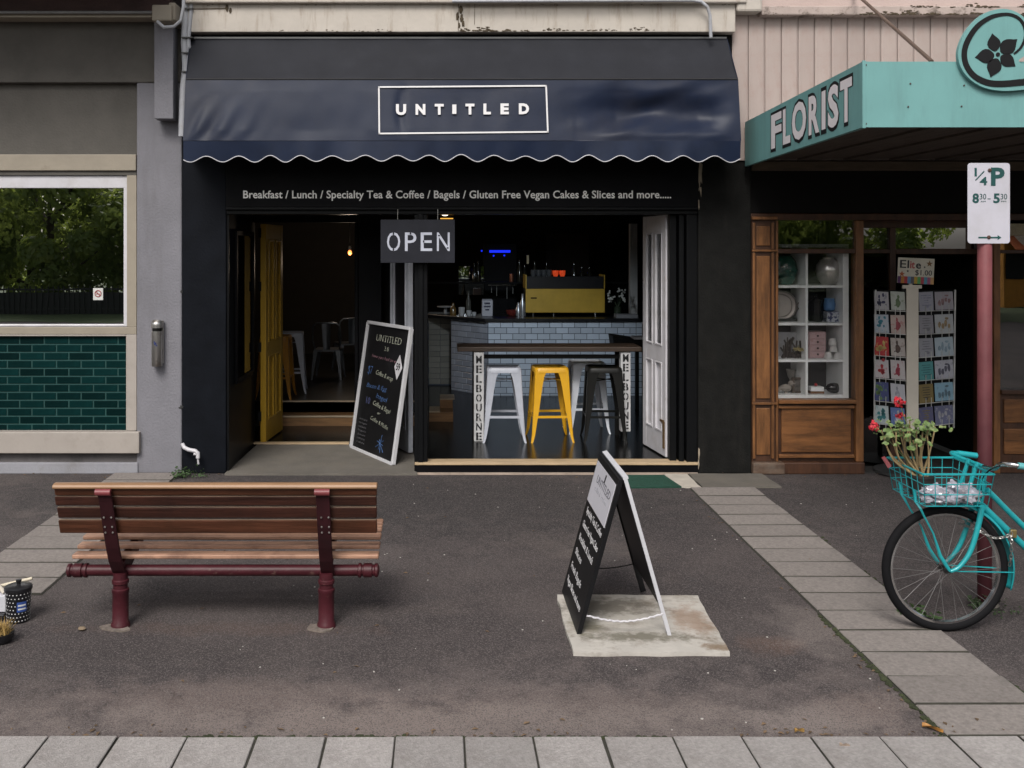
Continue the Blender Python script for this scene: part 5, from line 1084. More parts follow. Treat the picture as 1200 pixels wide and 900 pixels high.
# ---- card rack
YR_ = 8.22
ck_z0 = 0.012
cr = thing('card_rack', 'revolving greeting card rack at the florist entrance', 'card rack', (X(1067, YR_), YR_ + .1, ck_z0))
pcol = M('rack_cream', (.60, .55, .47), .5, var=.06); wire = M('rack_wire', (.5, .5, .48), .4, .3)
build(MB().box(X(1061, YR_), X(1074.5, YR_), YR_ - .03, YR_ - .01, Z(505, YR_), Z(338, YR_)), 'centre_panel', pcol, cr, bevel=.002)
m_ = MB().tube([(X(1067.5, YR_), YR_ + .12, ck_z0), (X(1067.5, YR_), YR_ + .12, Z(338, YR_))], .02, 10); m_.lathe([(.24, ck_z0), (.24, ck_z0 + .02), (.03, ck_z0 + .04)], (X(1067.5, YR_), YR_ + .12, 0), 20); build(m_, 'stand', M('iron_black', (.03, .03, .03), .5), cr)
build(MB().box(X(1057, YR_), X(1079, YR_), YR_ - .02, YR_ + .0, Z(338, YR_), Z(334, YR_)), 'top_clip', pcol, cr)
wings = []
for side in (-1, 1):
    xin = X(1061 if side < 0 else 1075, YR_); xout = X(1021.5 if side < 0 else 1114, YR_ + .22); 
    A = Vector((xin, YR_ - .01, 0)); B = Vector((xout, YR_ + .17, 0)); d = (B - A); Lw = d.length; d.normalize(); wings.append((A, d, Lw, side))
    m_ = MB(); zt, zb = Z(340, YR_ + .1), Z(503, YR_ + .1)
    m_.tube([B + Vector((0, 0, zb)), B + Vector((side * -.0 + (.012 if side > 0 else .012) * 1, 0, zt))], .008, 8)
    build(m_, 'side_wire', wire, cr)
    m_ = MB(); m_.prism([A + Vector((0, .02, zb)), B + Vector((0, .02, zb)), B + Vector((0, .02, zt)), A + Vector((0, .02, zt))], (0, 1, 0), .006); build(m_, 'rack_back', inner_black, cr)
    m_ = MB()
    for r in range(6):
        z = Z(363.5 + r * 26.8, YR_ + .08)
        for f_ in (.2, .35, .65, .85): q = A + d * (Lw * f_); m_.bar(q + Vector((0, -.012, z - .035)), q + Vector((0, -.012, z + .04)), .004, .004, (0, 1, 0))
        m_.bar(A + Vector((0, -.014, z - .004)), B + Vector((0, -.014, z - .004)), .005, .005)
    build(m_, 'wire_pocket', wire, cr)
cols = [[((.42, .40, .42), (.03, .03, .09)), ((.45, .47, .42), (.12, .18, .08)), ((.36, .36, .42), (.3, .3, .4)), ((.40, .38, .42), (.35, .2, .2))],
        [((.42, .45, .50), (.03, .22, .30)), ((.48, .38, .34), (.35, .05, .07)), ((.32, .31, .34), (.22, .22, .24)), ((.48, .5, .52), (.36, .25, .12))],
        [((.42, .02, .025), (.55, .38, .12)), ((.45, .40, .37), (.09, .05, .04)), ((.34, .34, .37), (.25, .25, .3)), ((.44, .52, .58), (.30, .42, .5))],
        [((.52, .49, .50), (.42, .02, .03)), ((.52, .48, .48), (.35, .02, .05)), ((.08, .30, .30), (.04, .2, .22)), ((.48, .48, .54), (.10, .10, .14))],
        [((.05, .06, .18), (.12, .22, .08)), ((.50, .50, .54), (.4, .4, .45)), ((.22, .16, .05), (.08, .06, .03)), ((.26, .44, .56), (.12, .2, .25))],
        [((.46, .52, .53), (.04, .22, .24)), ((.10, .16, .36), (.5, .5, .55)), ((.10, .10, .20), (.2, .16, .06)), ((.14, .15, .25), (.42, .42, .45))]]
for r in range(6):
    for c in range(4):
        A, d, Lw, side = wings[0 if c < 2 else 1]
        if side < 0: f0, f1 = ((.53, .985), (.02, .46))[c]
        else: f0, f1 = ((.03, .42), (.47, .98))[c - 2]
        base, art = cols[r][c]; z = Z(363.5 + r * 26.8, YR_ + .08) + rnd.uniform(-.004, .004); hh = .154 + rnd.uniform(-.006, .004)
        p = A + d * (Lw * f0) + Vector((0, -.006, z)); q = A + d * (Lw * f1) + Vector((0, -.006, z)); lean = Vector((0, .018, hh)); tl = rnd.uniform(-.004, .004)
        nn = Vector((d.y, -d.x, 0)); nn = nn if nn.y < 0 else -nn
        pl = [p, q, q + lean + Vector((0, 0, tl)), p + lean]
        o = build(MB().prism(pl, nn, .004), 'card', M(f'card_{r}{c}', tuple(q_ * .85 for q_ in base), .5, var=.08, dirt=art, dscale=28, damt=.5, dlo=.55, dhi=.62), cr)
        e1, e2 = (q - p), lean; C = p + e1 * .5 + e2 * .5 + nn * .0042; am = M(f'card_art_{r}{c}', tuple(q_ * .7 for q_ in art), .5, var=.4, scale=30)
        m_ = MB(); rq = random.Random(r * 31 + c); k = (r * 4 + c) % 4
        def blob(cx, cy, rx, ry, n=9): m_.prism([C + e1 * (cx + rx * math.cos(q_ * 6.283 / n) * rq.uniform(.65, 1.1)) + e2 * (cy + ry * math.sin(q_ * 6.283 / n) * rq.uniform(.65, 1.1)) for q_ in range(n)], nn, .0006)
        if k == 0:
            for j in range(7): blob(rq.gauss(0, .15), rq.gauss(.02, .17), rq.uniform(.07, .2), rq.uniform(.07, .17))
        elif k == 1:
            blob(0, -.08, .2, .28, 10); blob(rq.uniform(-.05, .05), .24, .1, .15, 7); blob(.2, -.25, .08, .05)
        elif k == 2:
            for j in range(5): w = rq.uniform(.12, .36); y_ = .32 - j * .13; m_.prism([C + e1 * x_ + e2 * (y_ + q_) for x_, q_ in ((-w, -.025), (w, -.025), (w, .025), (-w, .025))], nn, .0006)
            blob(rq.uniform(-.1, .1), -.28, .14, .10)
        else:
            for j in range(4): blob(-.27 + j * .18, rq.uniform(-.2, .1), .09, rq.uniform(.12, .26), 8)
            blob(.15, .28, .12, .07)
        build(m_, 'card_print', am, o)
# price sign on top of the rack
es = thing('price_sign', 'small cream price sign with colourful stripes on top of the card rack', 'sign', (X(1073, 8.2), 8.2, Z(334, 8.2)))
ro = -.045; uu = Vector((math.cos(ro), 0, math.sin(ro))); vv = Vector((-math.sin(ro), 0, math.cos(ro))); O = Vector((X(1051.5, 8.2), 8.2, Z(331.5, 8.2))); WS, HS = 42.5 / F * 8.2, 30 / F * 8.2
def sp_(a, b, dd=0): return O + uu * (a * WS) + vv * (b * HS) + Vector((0, -dd, 0))
build(MB().prism([sp_(0, 0), sp_(1, 0), sp_(1, 1), sp_(0, 1)], (0, 1, 0), .006), 'sign_card', M('sign_cream', (.58, .55, .46), .5), es)
scol = [(.08, .02, .10), (.45, .18, .03), (.40, .04, .05), (.12, .25, .42), (.10, .10, .12), (.45, .30, .04), (.10, .32, .10), (.40, .05, .08), (.09, .28, .40), (.35, .1, .2), (.5, .3, .12)]
for i, c_ in enumerate(scol): build(MB().prism([sp_(i / 11 + .002, .0, .001), sp_((i + 1) / 11 - .002, .0, .001), sp_((i + 1) / 11 - .002, .27, .001), sp_(i / 11 + .002, .27, .001)], (0, -1, 0), .002), 'stripe', M(f'stripe_{i}', c_, .5), es)
ink = M('ink_dark', (.02, .02, .025), .5); inkr = M('ink_red', (.42, .05, .06), .5)
text('El', sp_(.05, .60, .001), uu, vv, HS * .30, ink, es, width=WS * .25, bold=.01); text('it', sp_(.33, .60, .001), uu, vv, HS * .28, inkr, es, width=WS * .13, bold=.02); text('e', sp_(.49, .60, .001), uu, vv, HS * .28, ink, es, width=WS * .14, bold=.02)
text('$1.00', sp_(.48, .34, .001), uu, vv, HS * .20, ink, es, width=WS * .46)
def star(c_, r_, mm):
    q = [c_ + uu * (r_ * (1 if k % 2 == 0 else .42) * math.cos(math.pi / 2 + k * math.pi / 5)) + vv * (r_ * (1 if k % 2 == 0 else .42) * math.sin(math.pi / 2 + k * math.pi / 5)) for k in range(10)]; build(MB().prism(q, (0, -1, 0), .002), 'star', mm, es)
star(sp_(.86, .80, .002), .028, M('star_brown', (.18, .09, .03), .5)); star(sp_(.11, .36, .003), .026, M('star_orange', (.40, .10, .03), .5)); star(sp_(.27, .48, .002), .012, ink); star(sp_(.73, .66, .002), .010, ink)
build(MB().box(X(1066, 8.2), X(1070, 8.2), 8.21, 8.22, Z(338, 8.2), Z(318, 8.2)), 'sign_stem', pcol, es)

# ================================================================ STREET FURNITURE
# parking sign
YPS = 5.26
ps = thing('parking_sign', 'white quarter hour parking sign on a faded red post', 'sign', (2.897, 5.3, 0))
redp = M('faded_red_paint', (.20, .062, .068), .55, var=.2, scale=5, dirt=(.25, .10, .105), dscale=4, damt=.6, spec=.3)
def fade_low(m, col, z0, z1):      # the lower half kept its dark paint; the top has weathered pink
    t = m.node_tree; N = t.nodes; L = t.links; b = N['Principled BSDF']; src = b.inputs['Base Color'].links[0].from_socket
    tc = N.new('ShaderNodeTexCoord'); sx = N.new('ShaderNodeSeparateXYZ'); L.new(tc.outputs['Object'], sx.inputs[0]); n = N.new('ShaderNodeTexNoise'); n.inputs['Scale'].default_value = 7; L.new(tc.outputs['Object'], n.inputs[0])
    a = N.new('ShaderNodeMath'); a.operation = 'MULTIPLY_ADD'; L.new(n.outputs[0], a.inputs[0]); a.inputs[1].default_value = .5; L.new(sx.outputs[2], a.inputs[2])
    mr = N.new('ShaderNodeMapRange'); mr.inputs[1].default_value = z0; mr.inputs[2].default_value = z1; mr.inputs[3].default_value = 1; mr.inputs[4].default_value = 0; L.new(a.outputs[0], mr.inputs[0])
    mx = N.new('ShaderNodeMix'); mx.data_type = 'RGBA'; L.new(mr.outputs[0], mx.inputs[0]); L.new(src, mx.inputs[6]); mx.inputs[7].default_value = (*col, 1); L.new(mx.outputs[2], b.inputs['Base Color'])
fade_low(redp, (.05, .011, .015), .9, 2.2)
build(MB().lathe([(.035, 0), (.036, .02), (.036, 2.30), (.03, 2.31), (0, 2.315)], (2.897, 5.3, 0), 18), 'post', redp, ps)
build(MB().lathe([(.07, .0), (.06, .012), (.037, .018)], (2.897, 5.3, .0), 18), 'base_collar', concrete, ps)
x0_, x1_, z0_, z1_ = X(1134, YPS), X(1183.5, YPS), Z(285.3, YPS), Z(191, YPS); rr_ = .016; q = []
for (cx, cz, a0) in ((x1_ - rr_, z1_ - rr_, 0), (x0_ + rr_, z1_ - rr_, 90), (x0_ + rr_, z0_ + rr_, 180), (x1_ - rr_, z0_ + rr_, 270)):
    for k in range(6): a = R(a0 + 18 * k); q.append((cx + rr_ * math.cos(a), YPS, cz + rr_ * math.sin(a)))
sgw = M('sign_white', (.50, .49, .55), .4, var=.05, scale=6, dirt=(.42, .41, .43), dscale=4, damt=.6)
plate = build(MB().prism(q, (0, 1, 0), .003), 'sign_plate', sgw, ps)
b = MB().box(2.897 - .05, 2.897 + .05, 5.264, 5.268, Z(205, YPS), Z(199, YPS)); b.box(2.897 - .05, 2.897 + .05, 5.264, 5.268, Z(281, YPS), Z(276, YPS)); build(b, 'bracket', steel, ps)
grn = M('sign_green', (.008, .065, .062), .5)
def stx(s, px, py, cap, w, bold=0): text(s, (X(px, YPS), YPS - .0004, Z(py, YPS)), (1, 0, 0), (0, 0, 1), cap / F * YPS, grn, plate, 'lettering', width=w / F * YPS, bold=bold, depth=.001)
stx('1', 1142, 206.5, 9.5, 2.6, .02); stx('4', 1148, 216.8, 9, 8.8, .03); stx('P', 1161.2, 216.8, 19.5, 16, .035)
b = MB().bar((X(1143, YPS), YPS - .001, Z(211.3, YPS)), (X(1153.3, YPS), YPS - .001, Z(200.6, YPS)), .002, .0055, up=(0, 0, 1)); build(b, 'fraction_bar', grn, plate)
stx('8', 1139.5, 237.5, 10.3, 7.6, .035); stx('30', 1148, 233.6, 6.4, 7.6); stx('AM', 1149, 236.9, 1.6, 6); stx('5', 1164, 237.5, 10.3, 7.6, .035); stx('30', 1172.5, 233.6, 6.4, 7.6); stx('PM', 1173, 236.9, 1.6, 6)
b = MB().box(X(1157.2, YPS), X(1160.8, YPS), YPS - .001, YPS, Z(233.6, YPS), Z(232.6, YPS)); build(b, 'dash', grn, plate)
b = MB().prism([(X(px, YPS), YPS - .0002, Z(py, YPS)) for px, py in ((1146.5, 279.3), (1169, 279.3), (1169, 281.3), (1173.5, 278.4), (1169, 275.5), (1169, 277.5), (1146.5, 277.5))], (0, -1, 0), .001); build(b, 'arrow', grn, plate)
rust = M('rust', (.07, .035, .025), .8, var=.3)
for px, py in ((1159.5, 199.5), (1158.6, 278)): build(MB().ball((X(px, YPS), YPS - .003, Z(py, YPS)), .0105, 10, (1, .5, 1)), 'bolt', rust, ps)

# A-frame sign on its concrete pad
tag(patch('concrete_pad', edge_noise([(X(672, G(769)), G(769)), (X(855, G(769)), G(769) - .005), (X(818, G(702)), G(702)), (X(653, G(701)), G(701))], 9, .007), .001, .02,
    M('stained_concrete', (.44, .412, .375), .85, var=.12, scale=6, bump=.4, bscale=35, dirt=(.17, .14, .105), dscale=3.3, damt=.85, dlo=.50, dhi=.66)), kind='structure')
add_stains(MATS['stained_concrete'], [((1.27, 5.02), (.12, .24), (.24, .145, .09), .6), ((.95, 4.80), (.34, .07), (.11, .10, .07), .8), ((.85, 5.2), (.35, .14), (.12, .105, .085), .75), ((1.32, 4.68), (.10, .05), (.16, .10, .05), .7), ((.72, 4.95), (.10, .14), (.14, .13, .08), .6)], 16)
af = thing('sandwich_board', 'black folding sandwich board sign standing on a concrete pad', 'sandwich board', (.887, 5.13, .02))
apx, apz, fl_, fr2, yn, yf = .885, .772, .662, 1.115, 4.83, 5.43
bk = M('board_black', (.007, .007, .008), .45, var=.2, spec=.2); wp = M('panel_white', (.56, .55, .60), .4, var=.04); edgew = M('board_edge', (.50, .50, .53), .5, var=.08)
zf = .02
def abd(s, t_=.022):     # s=-1 left board, 1 right board; returns frame (origin at foot, along slope, normal outwards)
    foot = Vector((fl_ if s < 0 else fr2, 0, zf)); top = Vector((apx + s * .018, 0, apz)); sl = (top - foot); Ls = sl.length; sl.normalize(); nn = Vector((s * sl.z, 0, -s * sl.x)); nn = nn if nn.x * s > 0 else -nn; return foot, sl, Ls, nn
for s in (-1, 1):
    foot, sl, Ls, nn = abd(s); Y0, Y1 = Vector((0, yn, 0)), Vector((0, yf, 0))
    if s < 0:
        m_ = MB().hexa([foot + Y0, foot + Y1, foot + Y1 - nn * .022, foot + Y0 - nn * .022, foot + sl * Ls + Y0, foot + sl * Ls + Y1, foot + sl * Ls + Y1 - nn * .022, foot + sl * Ls + Y0 - nn * .022]); pl_ = build(m_, 'sign_panel', bk, af, bevel=.002)
        L0 = (foot, sl, Ls, nn)
    else:
        # open frame with infill, pale edges
        m_ = MB().hexa([foot + Y0 + sl * .16, foot + Y1 + sl * .16, foot + Y1 - nn * .016 + sl * .16, foot + Y0 - nn * .016 + sl * .16, foot + sl * Ls + Y0, foot + sl * Ls + Y1, foot + sl * Ls + Y1 - nn * .016, foot + sl * Ls + Y0 - nn * .016]); build(m_, 'rear_panel', bk, af)
        m_ = MB().bar(foot + Y0 - nn * .006 + Vector((0, -.008, 0)), foot + Y0 + sl * (Ls + .004) - nn * .006 + Vector((0, -.008, 0)), .015, .018, up=nn); build(m_, 'pale_edge', edgew, af)
        m_ = MB().bar(foot + sl * (Ls + .01) + Y0 - Vector((0, .016, 0)) - nn * .004, foot + sl * (Ls + .01) + Y1 - nn * .004, .026, .012, up=sl); build(m_, 'top_edge', edgew, af)
        m_ = MB().bar(foot + Y1 + Vector((0, .008, 0)) - nn * .008, foot + Y1 + sl * Ls + Vector((0, .008, 0)) - nn * .008, .016, .03, up=nn); build(m_, 'rear_leg', bk, af)
foot, sl, Ls, nn = L0
def ap(uf, vt, d=0): return foot + sl * (Ls * (1 - vt)) + Vector((0, yf + (yn - yf) * uf, 0)) + nn * d
build(MB().prism([ap(.035, .325), ap(.955, .325), ap(.955, .045), ap(.035, .045)], nn, .003), 'white_panel', wp, af)
ud = Vector((0, -1, 0))
ink2 = M('panel_ink', (.10, .10, .12), .5); ink3 = M('panel_ink_grey', (.30, .30, .33), .5)
text('UNTITLED', ap(.22, .165, .003), ud, sl, .040, ink2, af, width=.40, bold=.0, depth=.001, shear=.1); text('coffee & kitchen', ap(.22, .215, .003), ud, sl, .022, ink3, af, width=.36, depth=.001)
build(MB().prism([ap(.52, .115, .0035), ap(.555, .115, .0035), ap(.57, .06, .0035), ap(.53, .06, .0035)], nn, .001), 'clip_mark', bk, af)
for s, v_, a0, a1 in (('Specialty Tea & Coffee', .385, .13, .92), ('Gluten Free Vegan Cakes', .48, .12, .92), ('Breakfast & Lunch', .575, .12, .86), ('Slices', .675, .12, .46), ('Fresh Bagels', .78, .11, .68), ('Vegan Slices and more', .88, .10, .88)):
    text(s, ap(a0, v_ + .014, .0004), ud, sl, .034, white_soft, af, width=(a1 - a0) * .6, bold=-.006, depth=.0008)
ch = MB(); fA, fB = ap(.985, .875, -.011), Vector((fr2 - .033, yn - .012, .125)); pts_ = []
for i in range(41):
    t = i / 40; p = fA.lerp(fB, t) - Vector((0, 0, .035 * math.sin(math.pi * t))); pts_.append(p + Vector((0, .002 * math.sin(i * 1.9), .002 * math.cos(i * 1.9))))
ch.tube(pts_, [.0042 + .0016 * (i % 2) for i in range(41)], 6); build(ch, 'white_chain', white_paint, af)
ch = MB(); fA, fB = ap(.02, .80, -.02), Vector((fr2 - .06, yf, .17)); ch.tube([fA.lerp(fB, i / 12) - Vector((0, 0, .02 * math.sin(math.pi * i / 12))) for i in range(13)], .003, 5); build(ch, 'rear_cord', bk, af)

# green mat
tag(patch('door_mat', [(1.50, 7.82), (1.90, 7.84), (1.85, 8.24), (1.46, 8.24)], .001, .012, M('green_mat', (.008, .055, .035), .9, var=.3, scale=40, bump=.8, bscale=200)), 'green door mat on the pavement in front of the cafe step', 'mat')

# ---- bench
_build0 = build
def build(mb, *a, **k):
    mb.v = [(x * .986, y - .07, z) for x, y, z in mb.v]; return _build0(mb, *a, **k)
bn = thing('park_bench', 'timber slatted street bench with dark red cast iron frame seen from behind', 'bench', (-1.09, 5.0, 0))
slat_m = M('bench_timber', (.062, .019, .010), .42, spec=.3, var=.5, scale=3, stretch=(.7, 9, 9), bump=.2, bscale=10, dirt=(.045, .018, .010), dscale=2.5, damt=.6, dlo=.48, dhi=.7, rand=.12)
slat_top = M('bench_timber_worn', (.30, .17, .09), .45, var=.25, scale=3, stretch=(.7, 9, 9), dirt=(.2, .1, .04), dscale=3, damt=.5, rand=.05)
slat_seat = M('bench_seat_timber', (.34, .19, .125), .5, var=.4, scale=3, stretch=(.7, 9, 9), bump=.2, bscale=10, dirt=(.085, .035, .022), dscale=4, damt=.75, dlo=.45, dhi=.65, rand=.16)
iron = M('maroon_iron', (.052, .0095, .014), .45, var=.3, scale=6, bump=.15, bscale=40, dirt=(.105, .055, .048), dscale=22, damt=.8, dlo=.60, dhi=.68, spec=.3)
xL, xR = X(61, 4.87), X(441, 4.87)
def slat(p0z, p1z, Y, th, m, xl=xL, xr=xR, lean=.05, bev=.006):
    mb = MB(); dy = -lean * (p1z - p0z) / .1
    mb.hexa([(xl, Y, p0z), (xr, Y, p0z), (xr, Y + th, p0z), (xl, Y + th, p0z), (xl, Y + dy, p1z), (xr, Y + dy, p1z), (xr, Y + th + dy, p1z), (xl, Y + th + dy, p1z)]); o = build(mb, 'back_slat', m, bn, bevel=bev)
    build(MB().box(xl + .004, xr - .004, Y + dy + .004, Y + dy + th - .004, p1z + .0003, p1z + .0018), 'lit_worn_edge', M('lit_bleached_timber', (.30, .22, .16), .6, var=.4, scale=4, stretch=(.7, 9, 9)), o); return o  # pale strip paints light on the slat's top edge, over some bleaching
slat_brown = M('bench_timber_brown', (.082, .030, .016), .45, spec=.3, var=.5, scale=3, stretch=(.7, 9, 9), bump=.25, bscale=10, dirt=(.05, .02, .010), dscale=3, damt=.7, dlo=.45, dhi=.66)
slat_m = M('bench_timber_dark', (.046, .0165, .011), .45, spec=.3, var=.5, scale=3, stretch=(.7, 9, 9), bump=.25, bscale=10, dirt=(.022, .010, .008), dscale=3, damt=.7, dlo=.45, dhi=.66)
slat(.690, .728, 4.905, .034, slat_brown, lean=.035)
cap = MB(); prof = [(-.030, .0), (-.034, .010), (-.028, .019), (-.012, .024), (.012, .024), (.028, .019), (.034, .010), (.030, .0)]
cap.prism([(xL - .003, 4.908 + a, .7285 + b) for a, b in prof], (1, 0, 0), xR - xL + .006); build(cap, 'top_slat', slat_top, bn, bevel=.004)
slat(.637, .686, 4.922, .034, slat_m, X(65, 4.92), X(441, 4.9), lean=.035)
slat(.570, .628, 4.945, .034, slat_m, X(68, 4.945), X(441.5, 4.93), lean=.035)
slat(.489, .560, 4.97, .034, slat_brown, X(70, 4.97), X(441.5, 4.95), lean=.035)
for i, (Y, z) in enumerate(((5.045, .360), (5.13, .383), (5.22, .404), (5.31, .418), (5.40, .425))):
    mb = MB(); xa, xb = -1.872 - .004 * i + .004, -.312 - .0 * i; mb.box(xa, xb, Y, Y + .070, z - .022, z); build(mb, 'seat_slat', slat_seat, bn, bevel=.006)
zt_ = .272
mb = MB().tube([(X(105, 5.1), 5.08, zt_), (X(420, 5.1), 5.08, zt_)], .028, 16); tube_o = build(mb, 'cross_tube', iron_dark if False else iron, bn)
for (x, s) in ((X(105, 5.1), -1), (X(420, 5.1), 1)):
    prof = [(.030, 0), (.036, .004), (.036, .016), (.028, .020), (.028, .026), (.035, .030), (.035, .07), (.028, .075), (.028, .082), (.034, .088), (.034, .1), (.02, .108), (0, .11)]
    mb = MB().lathe([(r_, x + s * h) for r_, h in prof], (0, 5.08, zt_), 16, 'x'); build(mb, 'turned_finial', iron, tube_o)
iron_dark = M('strap_iron', (.026, .006, .008), .5, var=.3, scale=6, spec=.25, dirt=(.012, .005, .006), dscale=7, damt=.7)
for lx in (-1.622, -.578):
    mb = MB().lathe([(.048, 0), (.046, .02), (.040, .028), (.040, .17), (.043, .175), (.043, .19), (.036, .195), (.036, .215), (.042, .22), (.042, .235), (.036, .24), (.036, zt_)], (lx, 5.05, 0), 18); lg = build(mb, 'leg', iron, bn)
    # strap: from the hub up the back, ending in a lit cap
    pt = [(4.865, .726), (4.868, .715), (4.884, .665), (4.905, .59), (4.935, .49), (4.955, .42), (4.985, .345), (5.02, .29), (5.05, .255)]
    mb = MB(); hw = .034; vs = []
    for k, (y, z) in enumerate(pt):
        a = pt[max(k - 1, 0)]; c = pt[min(k + 1, len(pt) - 1)]; t = Vector((0, c[0] - a[0], c[1] - a[1])).normalized(); nn2 = Vector((0, -t.z, t.y)); nn2 = nn2 if nn2.y > 0 else -nn2
        for dx, dn in ((-hw, 0), (hw, 0), (hw, .014), (-hw, .014)): q = Vector((lx - .026 * (1 - k / (len(pt) - 1)) * (1 if lx < -1 else .0) + dx + (.008 if lx > -1 else .0) * (k / 8), y, z)) + nn2 * dn; vs.append(q)
    mb.add(vs, [(i * 4 + j, i * 4 + (j + 1) % 4, (i + 1) * 4 + (j + 1) % 4, (i + 1) * 4 + j) for i in range(len(pt) - 1) for j in range(4)] + [(0, 3, 2, 1), tuple(len(vs) - 4 + j for j in range(4))]); st_ = build(mb, 'back_strap', iron_dark, bn, bevel=.004)
    tx = lx - (.026 if lx < -1 else 0)
    mb = MB().tube([(tx - .037, 4.868, .716), (tx + .037, 4.868, .716)], .017, 12); build(mb, 'strap_cap', M('maroon_lit', (.17, .035, .04), .45, var=.2), st_)  # brighter maroon paints the light caught on the strap's bent end
    mb = MB()
    for (z, y) in ((.70, 4.868), (.658, 4.880), (.612, 4.894), (.585, 4.902), (.535, 4.917), (.505, 4.926)):
        if z in (.658, .70, .612): continue
        for dx in (-.018, .018): mb.ball((tx + dx + .01, y, z), .0055, 8, (1, .6, 1))
    for z, y in ((.600, 4.899),):
        for dx in (-.018, .018): mb.ball((tx + dx + .008, y, z + .03), .005, 8, (1, .6, 1))
    build(mb, 'bolt', steel, st_)
    # seat bracket arm under the slats
    mb = MB().prism([(lx - .02, 5.06, .25), (lx - .02, 5.12, .25), (lx - .02, 5.46, .36), (lx - .02, 5.46, .379), (lx - .02, 5.30, .373), (lx - .02, 5.04, .326), (lx - .02, 5.04, .29)], (1, 0, 0), .04); build(mb, 'seat_bracket', iron, bn, bevel=.005)
    ft = MB(); rr = random.Random(int(lx * 100)); pl = [(lx - .012 + (.05 + .045 * rr.random()) * math.cos(a * .524), 5.035 + (.035 + .045 * rr.random()) * math.sin(a * .524)) for a in range(12)]
    tag(patch('mortar_footing', pl, .0005, .008, M('footing_mortar', (.17, .14, .12), .9, var=.4, scale=25, bump=.8, dirt=(.07, .06, .055), dscale=14, damt=.9), loc=(lx, 5.04, 0)), kind='structure')

build = _build0

# ---- bicycle
bc = thing('bicycle', 'turquoise step through bicycle with a wire front basket parked against the red sign post', 'bicycle', (3.0, 4.92, 0))
turq = M('turquoise_paint', (.012, .30, .33), .35, var=.12, scale=6, dirt=(.02, .18, .2), dscale=8, damt=.4, coat=.3)
rubber = M('tyre_rubber', (.008, .008, .009), .8, var=.2, bump=.1, spec=.12); chrome = M('chrome', (.6, .6, .6), .2, 1, var=.1); spoke_m = M('spoke_steel', (.24, .23, .23), .5, .8)
WY = 4.92
def wheel(hx, hz=.312, Rr=.290):
    ty = build(MB().torus((hx, WY, hz), Rr, .0215, 56, 10), 'tyre', rubber, bc)
    rim = MB()
    n = 56; vs = []
    for i in range(n):
        a = 2 * math.pi * i / n
        for (r_, dy) in ((.274, -.011), (.262, -.012), (.256, 0), (.262, .012), (.274, .011)): vs.append((hx + r_ * math.cos(a), WY + dy, hz + r_ * math.sin(a)))
    rim.add(vs, [(i * 5 + j, i * 5 + (j + 1) % 5, ((i + 1) % n) * 5 + (j + 1) % 5, ((i + 1) % n) * 5 + j) for i in range(n) for j in range(5)], True); build(rim, 'rim', chrome, bc)
    for i in range(28):
        a = 2 * math.pi * i / 28; sg = 1 if i % 2 else -1; b_ = a + (.9 if (i // 2) % 2 else -.9)
        sp = MB().tube([(hx + .018 * math.cos(b_), WY + sg * .025, hz + .018 * math.sin(b_)), (hx + .258 * math.cos(a), WY + sg * .003, hz + .258 * math.sin(a))], .0011, 5); build(sp, 'spoke', spoke_m, bc)
    build(MB().lathe([(.008, WY - .055), (.012, WY - .045), (.012, WY - .04), (.022, WY - .03), (.022, WY - .026), (.013, WY - .022), (.013, WY + .022), (.022, WY + .026), (.022, WY + .03), (.012, WY + .04), (.008, WY + .055)], (hx, 0, hz), 14, 'y'), 'hub', M('hub_dark', (.05, .05, .05), .4, .8), bc)
FXh, RXh = 2.492, 3.56
wheel(FXh); wheel(RXh)
def tb(pts, r, name, m=turq, n=10): return build(MB().tube(pts, r, n), name, m, bc)
def arc_pts(pts, k=6):
    out = []; P_ = [Vector(p) for p in pts]
    for i in range(len(P_) - 1):
        a, b, c, d = P_[max(i - 1, 0)], P_[i], P_[i + 1], P_[min(i + 2, len(P_) - 1)]
        for s_ in range(k): t = s_ / k; out.append(.5 * ((2 * b) + (c - a) * t + (2 * a - 5 * b + 4 * c - d) * t * t + (3 * b - a - 3 * c + d) * t ** 3))
    out.append(P_[-1]); return out
crown = (2.655, WY, .625); htop = (2.688, WY, .775)
for sg in (-1, 1):
    pts_ = arc_pts([(FXh + .0, WY + sg * .052, .312), (FXh + .045, WY + sg * .052, .335), (FXh + .10, WY + sg * .05, .41), (2.632, WY + sg * .045, .53), (crown[0], WY + sg * .038, .625)])
    tb(pts_, [.009 + .006 * i / (len(pts_) - 1) for i in range(len(pts_))], 'fork_blade')
tb([(crown[0], WY - .05, .628), (crown[0], WY + .05, .628)], .017, 'fork_crown')
tb([(crown[0] + .003, WY, .615), (2.682, WY, .745)], .019, 'head_tube')
tb([(2.682, WY, .745), (2.690, WY, .80), (2.684, WY, .815)], .013, 'stem')
tb(arc_pts([(2.70, WY, .70), (2.88, WY, .52), (3.03, WY, .385), (3.16, WY, .33)]), .014, 'top_tube')
tb(arc_pts([(2.676, WY, .622), (2.885, WY, .42), (3.0, WY, .32), (3.10, WY, .275)]), .0165, 'down_tube')
tb([(3.10, WY, .275), (3.255, WY, .74)], .015, 'seat_tube')
tb([(3.255, WY, .74), (3.27, WY, .80)], .012, 'seat_post', chrome)
for sg in (-1, 1): tb([(3.10, WY + sg * .03, .275), (RXh, WY + sg * .055, .312)], .009, 'chain_stay'); tb([(3.235, WY + sg * .02, .68), (RXh, WY + sg * .055, .312)], .008, 'seat_stay')
